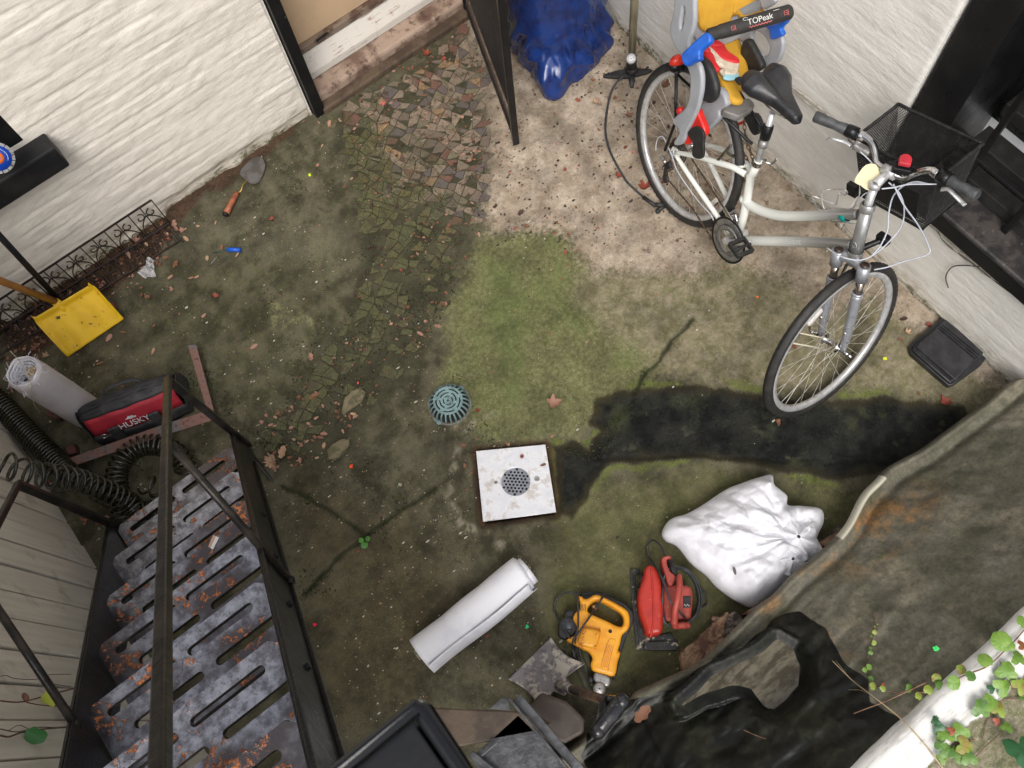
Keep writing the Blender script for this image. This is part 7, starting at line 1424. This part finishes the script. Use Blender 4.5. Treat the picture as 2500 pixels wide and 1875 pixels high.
gpl('strap_buckle', [(1090, 530), (1125, 520), (1160, 545), (1150, 568), (1120, 570), (1098, 550)], .012, .010, M_RUB)
tg = thing('paper_tag', 'cream paper tag hanging from the bicycle stem', 'tag', F_(.2, .05, 1.0)); og = P(2120, 430, .97)
pplate('paper', [[z4_(*p) for p in ((1145, 560), (1210, 555), (1240, 620), (1225, 645), (1175, 735), (1110, 700), (1066, 672), (1100, 610))]], og, (Vector((0, 0, 1)) + fd_ * -.2).normalized(), .0012, mat('cream_paper', (.70, .64, .42), .7, 0, (.62, .56, .36), 14), tg, .0003, 2)
p = P(*z4_(1188, 577), .9735); mb = MB(); mb.lathe([(.003, .001), (.006, .001), (.006, -.001), (.003, -.001), (.003, .001)], p, (0, 0, 1), 14); mb.build('eyelet', M_CSR, tg); mb = MB(); mb.tube([p, F_(.245, .03, 1.03)], .0008, 4); mb.build('string', M_RAW, tg)
# ================================================================== DRY LEAVES
LM = [mat('leaf_pinkish_brown', (.36, .20, .14), .65, 0, (.24, .12, .08), 40), mat('leaf_brown', (.20, .09, .045), .65, 0, (.12, .05, .03), 40), mat('leaf_red_brown', (.26, .055, .03), .6, 0, (.15, .035, .02), 40), mat('leaf_dark', (.055, .025, .016), .7, 0, (.03, .015, .01), 40), mat('leaf_tan', (.42, .27, .17), .65, 0, (.30, .17, .10), 40)]
def leaf_mesh(kind, m, seed):
    rr = random.Random(seed); n = 32; pts = []
    for k in range(n):
        a = 2 * pi * k / n
        if kind == 'oval': x, y = cos(a), sin(a) * .46 * (1 - .25 * cos(a)); 
        elif kind == 'maple': q = .55 + .45 * abs(cos(2.5 * a)) ** 1.5; q *= 1 + .1 * sin(9 * a); x, y = q * cos(a), q * sin(a)
        elif kind == 'oak': q = 1 + .20 * sin(7 * a); x, y = cos(a), sin(a) * .5 * q
        else: q = .8 + rr.uniform(-.25, .25); x, y = q * cos(a), q * sin(a) * .7
        pts.append((x, y))
    cu_, tw_ = rr.uniform(.2, .6), rr.uniform(-.4, .4); crm = .35 if kind == 'crumple' else .08
    vs = [(0, 0, 0)]
    for f in (.45, .75, 1):
        for x, y in pts: x *= f; y *= f; vs.append((x, y, cu_ * y * y * 1.6 + tw_ * x * y + .18 * x * x + rr.uniform(-crm, crm) * .5 * f + .02))
    fs = [(0, 1 + k, 1 + (k + 1) % n) for k in range(n)]
    for r in (0, 1): fs += [(1 + r * n + k, 1 + (r + 1) * n + k, 1 + (r + 1) * n + (k + 1) % n, 1 + r * n + (k + 1) % n) for k in range(n)]
    if kind == 'maple':
        vs = [(x, y, z + .5 * (x * x + y * y) * .4) for x, y, z in vs]
    me = bpy.data.meshes.new('leaf'); me.from_pydata(vs, [], fs); me.materials.append(m); me.polygons.foreach_set('use_smooth', [True] * len(fs)); return me
PROTO = {}
rl2 = random.Random(21)
def leaf(u, v, size, kind, mi, label=None, group=None, z=None, cat='leaf', ang=None, w=None):
    key = (kind, mi, rl2.randrange(3))
    if key not in PROTO: PROTO[key] = leaf_mesh(kind, LM[mi], hash(key[2]) * 7 + len(PROTO))
    o = bpy.data.objects.new('dry_leaf', PROTO[key]); C.objects.link(o); p = P(u, v, 0) if w is None else Vector(w)
    zz_ = ground_z(p.x, p.y) + .006 if z is None else z
    if z is not None and w is None: p = P(u, v, z)
    o.location = (p.x, p.y, zz_); s = size; o.scale = (s, s, s); o.rotation_euler = (rl2.uniform(-.35, .35), rl2.uniform(-.35, .35), rl2.uniform(0, 6.28) if ang is None else ang)
    tag(o, label or 'dry brown fallen leaf lying on the yard floor', cat, None if label else (group or 'fallen leaves scattered over the yard floor'))
    return o
A_ = lambda L, x0, y0, s: [(x0 + a / s, y0 + b / s) + tuple(r) for a, b, *r in L]
lst = A_([(1260, 510, .018, 'oval', 4), (1180, 415, .018, 'crumple', 0), (1155, 770, .016, 'oval', 0), (1160, 850, .012, 'crumple', 0), (1330, 770, .014, 'oval', 4), (1290, 775, .012, 'oval', 0), (1500, 570, .015, 'oval', 1), (1605, 620, .015, 'oval', 4), (1340, 425, .012, 'crumple', 4), (1720, 1238, .019, 'oval', 0), (2100, 1308, .020, 'oak', 0), (1040, 1270, .017, 'oval', 4), (740, 1178, .020, 'oval', 0), (835, 1140, .012, 'oval', 1), (1045, 1095, .010, 'oval', 1), (1380, 1028, .013, 'oval', 0), (680, 1350, .016, 'oval', 1), (830, 1500, .016, 'oval', 1), (2120, 1570, .022, 'oval', 1), (1460, 890, .018, 'crumple', 2), (1000, 900, .018, 'crumple', 1), (960, 890, .014, 'oval', 1), (1215, 1020, .008, 'oval', 1), (210, 1040, .016, 'crumple', 0), (260, 1230, .014, 'oval', 0), (60, 1240, .014, 'oval', 0), (120, 1110, .018, 'oval', 4), (30, 1100, .014, 'oval', 4), (250, 950, .014, 'oval', 1), (900, 760, .012, 'crumple', 0), (1190, 440, .016, 'oval', 0), (1120, 640, .018, 'crumple', 1), (1400, 640, .016, 'crumple', 4), (1190, 680, .022, 'crumple', 1), (640, 760, .010, 'crumple', 4), (780, 750, .012, 'oval', 1), (1090, 545, .012, 'oval', 0), (1130, 480, .014, 'crumple', 4), (1460, 400, .01, 'oval', 4)], 0, 400, 2.765)
lst += A_([(210, 1120, .014, 'crumple', 0), (440, 1210, .012, 'crumple', 4), (290, 840, .018, 'oval', 0), (360, 815, .014, 'oval', 4), (640, 700, .014, 'crumple', 0), (1060, 400, .016, 'crumple', 2), (240, 990, .010, 'oval', 4), (850, 460, .009, 'oval', 2), (1240, 645, .010, 'crumple', 1), (1410, 1400, .016, 'crumple', 3), (1580, 1440, .018, 'crumple', 3), (1620, 1530, .016, 'crumple', 1), (1880, 1150, .012, 'crumple', 2), (2050, 1000, .01, 'crumple', 1), (1830, 840, .010, 'crumple', 3), (1300, 1590, .012, 'oval', 0)], 700, 0, 2.765)
lst += A_([(30, 490, .013, 'oval', 0), (225, 525, .016, 'oval', 0), (600, 445, .016, 'oval', 0), (500, 410, .012, 'crumple', 4), (240, 655, .020, 'oval', 1), (370, 720, .014, 'oval', 4), (190, 880, .014, 'maple', 0), (335, 780, .010, 'oval', 0), (210, 815, .010, 'oval', 0), (245, 872, .010, 'crumple', 4), (270, 790, .018, 'oval', 0), (945, 865, .014, 'oak', 2), (1025, 895, .014, 'oval', 1), (800, 710, .014, 'crumple', 2), (755, 900, .012, 'crumple', 1), (775, 925, .009, 'oval', 1), (900, 820, .014, 'oval', 0), (1055, 800, .012, 'crumple', 0), (420, 235, .014, 'crumple', 3), (535, 225, .010, 'crumple', 2), (660, 420, .018, 'crumple', 0), (90, 50, .014, 'crumple', 2), (750, 830, .014, 'crumple', 1)], 600, 500, 1.41)
lst += A_([(280, 665, .016, 'crumple', 1), (370, 790, .022, 'maple', 1), (150, 700, .020, 'maple', 4), (170, 880, .010, 'crumple', 1), (350, 1000, .016, 'crumple', 1), (300, 1190, .018, 'maple', 2), (600, 1240, .020, 'maple', 1), (900, 1250, .012, 'crumple', 1), (520, 910, .012, 'crumple', 4), (130, 545, .014, 'crumple', 1), (620, 580, .026, 'maple', 1), (120, 590, .010, 'crumple', 4), (700, 700, .014, 'crumple', 1), (640, 860, .012, 'crumple', 3), (30, 680, .016, 'crumple', 2), (920, 920, .014, 'crumple', 3), (60, 900, .010, 'crumple', 1), (540, 700, .014, 'crumple', 3)], 1400, 0, 2.765)
lst += A_([(1560, 540, .018, 'crumple', 2), (1420, 590, .016, 'maple', 4), (1375, 635, .013, 'crumple', 1), (660, 690, .012, 'crumple', 2), (1980, 760, .014, 'crumple', 1), (550, 1190, .018, 'crumple', 1), (1500, 1000, .01, 'crumple', 1)], 1700, 600, 2.765)
for a in lst: leaf(*a)
rr3 = random.Random(99)
def scatter(poly, cnt, mats_, smin, smax, kinds):
    W_ = DP(poly); xs_ = [p.x for p in W_]; ys2 = [p.y for p in W_]; k = 0
    pp = [(p.x, p.y) for p in W_]
    while k < cnt:
        x, y = rr3.uniform(min(xs_), max(xs_)), rr3.uniform(min(ys2), max(ys2))
        if float(sdist(np.array([x]), np.array([y]), pp)[0]) < 0: continue
        leaf(0, 0, rr3.uniform(smin, smax), rr3.choice(kinds), rr3.choice(mats_), w=(x, y, 0)); k += 1
scatter([(0, 760), (80, 660), (330, 480), (420, 480), (300, 640), (150, 720), (60, 820), (0, 880)], 70, [0, 0, 1, 1, 4, 2], .009, .020, ['oval', 'crumple', 'crumple', 'maple'])
scatter([(560, 900), (700, 830), (770, 900), (700, 1010), (560, 1010)], 34, [0, 0, 1, 4], .007, .014, ['oval', 'crumple'])
scatter([(1060, 160), (1350, 160), (1480, 500), (1300, 560), (1080, 460)], 22, [1, 3, 3, 2], .005, .012, ['crumple'])
scatter([(1400, 200), (1640, 400), (1640, 480), (1500, 470), (1390, 330)], 14, [1, 3, 2], .006, .016, ['crumple', 'maple'])
scatter([(0, 870), (60, 900), (200, 1080), (240, 1230), (150, 1100), (30, 940)], 12, [1, 3, 2], .008, .016, ['crumple', 'oval'])
leaf(*A_([(945, 370)], 700, 0, 2.765)[0], .024, 'maple', 2, 'bright red brown leaf on the tiles near the doorstep')
leaf(*A_([(1395, 500)], 1700, 600, 2.765)[0], .018, 'oak', 3, 'dark curled leaf between front wheel and the black case')
leaf(*A_([(1680, 1060)], 1700, 600, 2.765)[0], .026, 'maple', 2, 'red maple leaf in the wet patch below the black case')
leaf(*A_([(480, 1270)], 1400, 0, 2.765)[0], .032, 'maple', 2, 'large red brown leaf between pump hose and rear wheel')
leaf(*A_([(960, 1370)], 1400, 0, 2.765)[0], .030, 'oak', 1, 'large orange brown leaf seen through the rear wheel')
leaf(*A_([(1100, 165)], 600, 500, 1.41)[0], .013, 'oval', 2, 'small orange leaf on the green concrete left of the crankset')
leaf(*A_([(1060, 685)], 600, 500, 1.41)[0], .034, 'maple', 0, 'star shaped pinkish maple leaf above the drain plate')
leaf(1274, 1114, .012, 'crumple', 2, 'crumpled red leaf resting on the drain plate', z=.012); leaf(1326, 1135, .013, 'oval', 1, 'oval brown leaf resting on the right side of the drain plate', z=.012)
q = (1100 + 1330 / 4.424, 1500 + 1270 / 4.424); leaf(*q, .028, 'maple', 2, 'bright orange red leaf at the bottom between shovel grip and steel frame', z=.03); q = (1100 + 1240 / 4.424, 1500 + 1215 / 4.424); leaf(*q, .016, 'oval', 4, 'tan oval leaf touching the bright orange red one', z=.03)
q = (1500 + 150 / 2.212, 1275 + 1035 / 2.212); leaf(*q, .036, 'oak', 1, 'large veined brown leaf at the lower end of the cover puddle', z=.30, ang=.1)
leaf(665, 1130, .045, 'crumple', 4, 'big curled tan leaf heap beside the foot of the stair'); leaf(690, 1105, .030, 'oak', 4, 'long tan leaf sticking out of the curled heap by the stair')
leaf(262, 1272, .030, 'crumple', 4, 'pale yellow green leaf on the ground left of the lowest tread')
# ---- small bright and odd bits
def bit(name, u, v, r, col, label, cat='plastic scrap', z=None, n=9, flat=.35):
    p = P(u, v, 0) if z is None else P(u, v, z); zz_ = (ground_z(p.x, p.y) + .004) if z is None else z; rr = random.Random(int(u + v)); mb = MB(); ol = [(r * rr.uniform(.45, 1.15) * cos(2 * pi * k / n), r * rr.uniform(.45, 1.15) * sin(2 * pi * k / n)) for k in range(n)]
    mb.prism(ol, lambda a, b, t_: (p.x + a, p.y + b, zz_ + t_ + a * .2), 0, r * flat); o = mb.build(name, mat(name + '_stuff', col, .5, 0, tuple(x * .7 for x in col), 80), None, r * .1)
    return tag(o, label, cat)
for a in (('plastic_scrap', 800 + 160 / 2.765, 900 + 662 / 2.765, .011, (.85, .09, .01), 'bright orange plastic scrap between the domed grate and the stair'),
          ('plastic_scrap', 800 + 205 / 2.765, 900 + 97 / 2.765, .006, (.80, .10, .02), 'tiny orange scrap among the tiles above left of the domed grate'),
          ('plastic_scrap', 2130 / 2.765, 1275 + 692 / 2.765, .010, (.80, .015, .06), 'bright pink red scrap on the concrete right of the stair'),
          ('plastic_scrap', 700 + 158 / 2.765, 1185 / 2.765, .010, (.55, .75, .01), 'neon yellow green scrap on the left concrete below the wall corner'),
          ('plastic_scrap', 700 + 650 / 2.765, 700 / 2.765, .010, (.80, .10, .12), 'pink red scrap on the tiles near the black door post'),
          ('plastic_scrap', 1700 + 410 / 2.765, 200 + 1455 / 2.765, .007, (.85, .13, .02), 'round orange scrap left of the front wheel'),
          ('plastic_scrap', 1700 + 1270 / 2.765, 600 + 765 / 2.765, .010, (.60, .65, .02), 'yellow scrap between front wheel and black case'),
          ('plastic_scrap', 800 + 1350 / 2.765, 1275 + 707 / 2.765, .010, (.02, .50, .16), 'green scrap between white roll and yellow drill'),
          ('plastic_scrap', 1400 + 405 / 2.765, 1030 / 2.765, .007, (.85, .16, .03), 'small orange scrap left of the rear hub'),
          ('pebble', 800 + 490 / 2.765, 900 + 785 / 2.765, .009, (.28, .27, .22), 'pale pebble half way between stair and drain plate', 'pebble'),
          ('pebble', 2140 / 2.765, 400 + 800 / 2.765, .007, (.45, .42, .34), 'pale crumb on the left concrete by the lichen patch', 'pebble')): bit(*a)
p = P(2000 + 1115 / 3.904, 1450 + 520 / 3.904, .40); bit('plastic_scrap', 2000 + 1115 / 3.904, 1450 + 520 / 3.904, .012, (.02, .65, .12), 'bright green scrap lying on the dark cover', z=zcov(1115, 520) + .01)
def slab(name, pts, z1, m, label, cat): rough(name, pts, 0, z1, m, label, cat, amp=.003, bev=.003)
M_STN = mat('mossy_tan_stone', (.17, .14, .085), .85, 0, (.09, .085, .04), 30, .42, .6, .5, 90); M_RBR = mat('damp_red_brick', (.10, .035, .025), .8, 0, (.05, .02, .015), 24, .42, .6, .5, 90)
slab('tile_fragment', A_([(0, 560), (30, 520), (100, 475), (150, 485), (155, 515), (90, 590), (50, 620), (10, 615)], 800, 900, 2.765), .02, M_STN, 'mossy tan stone fragment at the lower end of the tile strip', 'stone')
slab('tile_fragment', A_([(120, 200), (170, 150), (220, 130), (260, 160), (230, 230), (160, 270), (110, 320), (90, 290)], 800, 900, 2.765), .012, M_STN, 'flat olive stone fragment among the tiles left of the domed grate', 'stone')
slab('brick_fragment', A_([(325, 560), (370, 545), (440, 590), (400, 630), (330, 600)], 0, 800, 2.765), .04, M_RBR, 'dark red brick fragment beside the standing roll base', 'brick fragment')
slab('brick_fragment', A_([(455, 815), (520, 790), (530, 850), (470, 870)], 0, 800, 2.765), .04, M_RBR, 'small dark red brick fragment under the rusty square', 'brick fragment')
M_SPR = mat('sprout_leaf', (.06, .22, .03), .45, 0, (.04, .15, .02), 40)
sp = thing('sprout', 'tiny bright green sprout with three leaves in the crack', 'plant', P(800 + 245 / 2.765, 900 + 1170 / 2.765, 0)); mb = MB()
for a, b, r in ((222, 1158, .011), (268, 1150, .011), (248, 1188, .014)): leafshape(mb, P(800 + a / 2.765, 900 + b / 2.765, .02), r, rr3.uniform(0, 6), 'round', rr3)
mb.build('leaves', M_SPR, sp, clean=False); mb = MB(); mb.tube([P(800 + 245 / 2.765, 900 + 1165 / 2.765, .0), P(800 + 246 / 2.765, 900 + 1167 / 2.765, .02)], .001, 5); mb.build('stem', M_SPR, sp)
p0 = A_([(1405, 1478), (1440, 1398), (1478, 1418), (1438, 1498)], 0, 800, 2.765)
for zt_ in [ZT + RISE * k for k in range(6)]:
    q_ = P(*p0[0], zt_)
    if Y1 - RUN * round((zt_ - ZT) / RISE) - .235 < q_.y <= Y1 - RUN * round((zt_ - ZT) / RISE): zcard = zt_
mb = MB(); q4 = [P(*p, zcard + .006) for p in p0]; md_ = (q4[0] + q4[3]) / 2; mt_ = (q4[1] + q4[2]) / 2
cd_ = thing('scrap_card', 'small tan and white striped card lying on a stair tread', 'card', tuple(q4[0]))
mb.add([q4[0], q4[1], mt_, md_, md_, mt_, q4[2], q4[3]], [(0, 1, 2, 3)], 0); mb.add([md_, mt_, q4[2], q4[3]], [(0, 1, 2, 3)], 1); mb.v = mb.v[:4] + mb.v[8:]; mb.f = [(0, 1, 2, 3), (4, 5, 6, 7)]
mb.build('card_face', [mat('tan_card', (.50, .30, .20), .5), M_WHT], cd_, clean=False, solid=.001)
# ---- vine stems on the grey fence
fx = lambda pts: [PX(a / 2.765, 1275 + b / 2.765, -1.150) for a, b in pts]
vf = thing('fence_vine', 'bare reddish vine stems with a few yellow leaves on the grey fence', 'vine', tuple(fx([(150, 1210)])[0])); mb = MB()
for pp_, r in (([(-60, 1190), (0, 1205), (150, 1212), (330, 1165), (450, 1135), (560, 1105), (645, 1085)], .0022), ([(180, 1215), (260, 1232), (350, 1240), (540, 1248)], .0016), ([(-40, 1050), (40, 1035), (100, 1055), (250, 1060), (330, 1030), (480, 1025)], .0011), ([(290, 1075), (380, 1095), (480, 1110)], .0011)): mb.tube(cr([tuple(p) for p in fx(pp_)], 6), r, 6)
mb.build('stems', mat('red_vine_stem', (.12, .04, .03), .6), vf)
for a, b, r, m in ((295, 1213, .018, (.55, .60, .08)), (605, 1085, .010, (.55, .60, .06))):
    mb = MB(); leafshape(mb, fx([(a, b)])[0] + Vector((.012, 0, 0)), r, 1.0, 'ivy', rr3, (.8, .2)); mb.build('vine_leaf', mat('yellow_vine_leaf', m, .5), vf, clean=False)
mb = MB(); mb.ball(fx([(150, 1197)])[0] + Vector((.01, 0, 0)), (.008, .014, .009), 10, 7); mb.build('dry_bud', LM[1], vf)
vf = thing('fence_vine', 'thicker brown vine stem with one green leaf low on the grey fence', 'vine', tuple(fx([(150, 1420)])[0])); mb = MB()
for pp_, r in (([(-60, 1450), (0, 1440), (60, 1448), (150, 1418), (300, 1396), (510, 1378)], .0024), ([(-40, 1400), (0, 1395), (120, 1415), (260, 1385), (400, 1388)], .0014), ([(60, 1405), (130, 1370), (200, 1400)], .001)): mb.tube(cr([tuple(p) for p in fx(pp_)], 6), r, 6)
mb.build('stems', mat('brown_vine_stem', (.10, .06, .04), .6), vf); mb = MB(); leafshape(mb, fx([(215, 1455)])[0] + Vector((.012, 0, 0)), .022, 2.0, 'round', rr3, (.8, .2)); mb.build('vine_leaf', mat('green_vine_leaf', (.03, .16, .025), .45), vf, clean=False)
# ---- fine grit and crumbs, uncountable
cl = [mat('grit_pale', (.50, .47, .38), .8), mat('grit_tan', (.30, .20, .13), .8), mat('grit_red', (.26, .07, .045), .8), mat('grit_dark', (.03, .022, .016), .8), mat('grit_olive', (.16, .16, .06), .8)]
mb = MB(); N = 0; rg = np.random.RandomState(8)
gp = [(p.x, p.y) for p in DP([(0, 700), (600, 260), (800, 200), (1060, 30), (1330, 10), (2200, 800), (2200, 1000), (1800, 1300), (1400, 1560), (1100, 1640), (760, 1600), (560, 1100), (180, 1200), (0, 950)])]
cx3 = rg.uniform(-1.2, 2.25, 26000); cy3 = rg.uniform(-.6, 2.95, 26000); ok = sdist(cx3, cy3, gp) > 0; dens = fbm(cx3, cy3, 5, 4, 5); prob = rg.rand(26000)
left = cx3 < .45; paleZ = (cy3 > 1.45) & (cx3 > .95); wetZ = sdist(cx3, cy3, [(p.x, p.y) for p in DP(wet_poly)]) > 0; inp = sdist(cx3, cy3, [(p.x, p.y) for p in plate_w]) > -.01
for x, y, g_, pr2, l_, pz, wz_ in zip(cx3[ok & ~inp], cy3[ok & ~inp], dens[ok & ~inp], prob[ok & ~inp], left[ok & ~inp], paleZ[ok & ~inp], wetZ[ok & ~inp]):
    if pr2 > (.55 if l_ else .75 if pz else .14) * sst(np.array(g_), .35, .62): continue
    r = float(abs(rg.normal(0, .0018)) + .0008) * (1.3 if pz else 1); mi = rg.choice(5, p=[.10, .14, .16, .55, .05] if pz else ([.46, .16, .10, .16, .12] if l_ else [.38, .18, .06, .18, .20]))
    if wz_: mi = 3 if rg.rand() < .8 else 0
    if mi == 0 and rg.rand() < .4: continue
    z0 = ground_z(x, y) - .0005; a0 = rg.uniform(0, 6.28); k = 5; st2 = rg.uniform(1, 2.4)
    vs = [(x + r * st2 * cos(a0 + 1.2566 * i) * rg.uniform(.6, 1.2), y + r * sin(a0 + 1.2566 * i) * rg.uniform(.6, 1.2), z0) for i in range(k)] + [(x, y, z0 + r * .7 + .0006)]
    mb.add(vs, [(i, (i + 1) % k, k) for i in range(k)], mi); N += 1
# larger leaf fragments where litter gathers
lm_ = len(cl); cl += [mat('fragment_brown', (.16, .07, .035), .8), mat('fragment_pink', (.30, .17, .12), .8), mat('fragment_dark', (.045, .022, .014), .8)]
def frag(poly, n_, smin, smax, pr_):
    W_ = [(p.x, p.y) for p in DP(poly)]; xx_ = [p[0] for p in W_]; yy_2 = [p[1] for p in W_]; X_ = rg.uniform(min(xx_), max(xx_), n_ * 3); Y_ = rg.uniform(min(yy_2), max(yy_2), n_ * 3)
    k_ = (sdist(X_, Y_, W_) > 0) & (fbm(X_, Y_, 8, 3, 17) > rg.uniform(.35, .6, n_ * 3)); c_ = 0
    for x, y in zip(X_[k_], Y_[k_]):
        if c_ >= n_: break
        c_ += 1; r = rg.uniform(smin, smax); a0 = rg.uniform(0, 6.28); z0 = ground_z(x, y) + .004; k = 6; el = rg.uniform(.4, .9)
        vs = [(x + r * (cos(a0) * cos(1.047 * i) - el * sin(a0) * sin(1.047 * i)) * rg.uniform(.6, 1.2), y + r * (sin(a0) * cos(1.047 * i) + el * cos(a0) * sin(1.047 * i)) * rg.uniform(.6, 1.2), z0 + r * rg.uniform(0, .6)) for i in range(k)] + [(x, y, z0)]
        mb.add(vs, [(i, (i + 1) % k, k) for i in range(k)], lm_ + int(rg.choice(3, p=pr_)))
strip = [(745, 320), (1050, 300), (1045, 470), (975, 650), (880, 820), (760, 980), (700, 1020), (590, 1010), (535, 940), (640, 850), (745, 680), (790, 580)]
frag(strip, 760, .003, .012, [.45, .2, .35]); frag([(0, 700), (330, 430), (400, 470), (330, 590), (150, 740), (40, 860), (0, 900)], 420, .004, .012, [.4, .25, .35])
frag([(640, 230), (1000, 40), (1040, 100), (1040, 400), (800, 330), (660, 270)], 380, .003, .012, [.45, .25, .3]); frag([(1060, 120), (1330, 60), (1640, 420), (1500, 560), (1080, 480)], 420, .002, .009, [.35, .1, .55]); frag([(1010, 950), (1060, 940), (1210, 950), (1215, 980), (1040, 1000), (1050, 1140), (1020, 1140)], 120, .002, .006, [.6, .2, .2])
print('grit', N)
tag(mb.build('grit', cl, None, clean=False), 'fine grit, crumbs and leaf fragments strewn over the concrete', 'grit', kind='stuff')
# moss tufts in the tile strip, the cracks and round the plate
mg = [mat('moss_green', (.050, .065, .014), .9, 0, (.030, .038, .010), 90), mat('moss_dark', (.022, .026, .009), .9)]
mb = MB(); cX = rg.uniform(-1.1, 1.2, 60000); cY = rg.uniform(-.2, 2.9, 60000); sW = [(p.x, p.y) for p in DP(strip)]; dd1 = sdist(cX, cY, sW); nn_m = fbm(cX, cY, 9, 4, 27); dcr = np.full(cX.shape, 1e9)
for c_ in cracks[:3]: dcr = np.minimum(dcr, ldist(cX, cY, DP(c_)))
dwall = np.abs(cY - 2.90)
sel = ((dd1 > 0) & (nn_m > .53) & (rg.rand(60000) < .75)) | ((dcr < .022) & (nn_m > .45)) | ((dd1 > -.5) & (cX < .5) & (nn_m > .64) & (rg.rand(60000) < .5))
for x, y, nv in zip(cX[sel], cY[sel], nn_m[sel]):
    z0 = ground_z(x, y); r = rg.uniform(.002, .0055); a0 = rg.uniform(0, 6.28); h_ = r * rg.uniform(.8, 1.8) + .002
    vs = [(x + r * cos(a0 + 2.094 * i), y + r * sin(a0 + 2.094 * i), z0 - .001) for i in range(3)] + [(x + rg.uniform(-r, r), y + rg.uniform(-r, r), z0 + h_)]; mb.add(vs, [(0, 1, 3), (1, 2, 3), (2, 0, 3)], int(rg.rand() < .5))
print('moss', len(mb.v))
tag(mb.build('moss', mg, None, clean=False), 'low tufts of dark green moss between the broken tiles and in the cracks', 'moss', kind='stuff')
for o in C.objects:
    if o.type == 'MESH' and o.parent is None and 'kind' not in o and 'category' not in o: print('UNTAGGED', o.name)
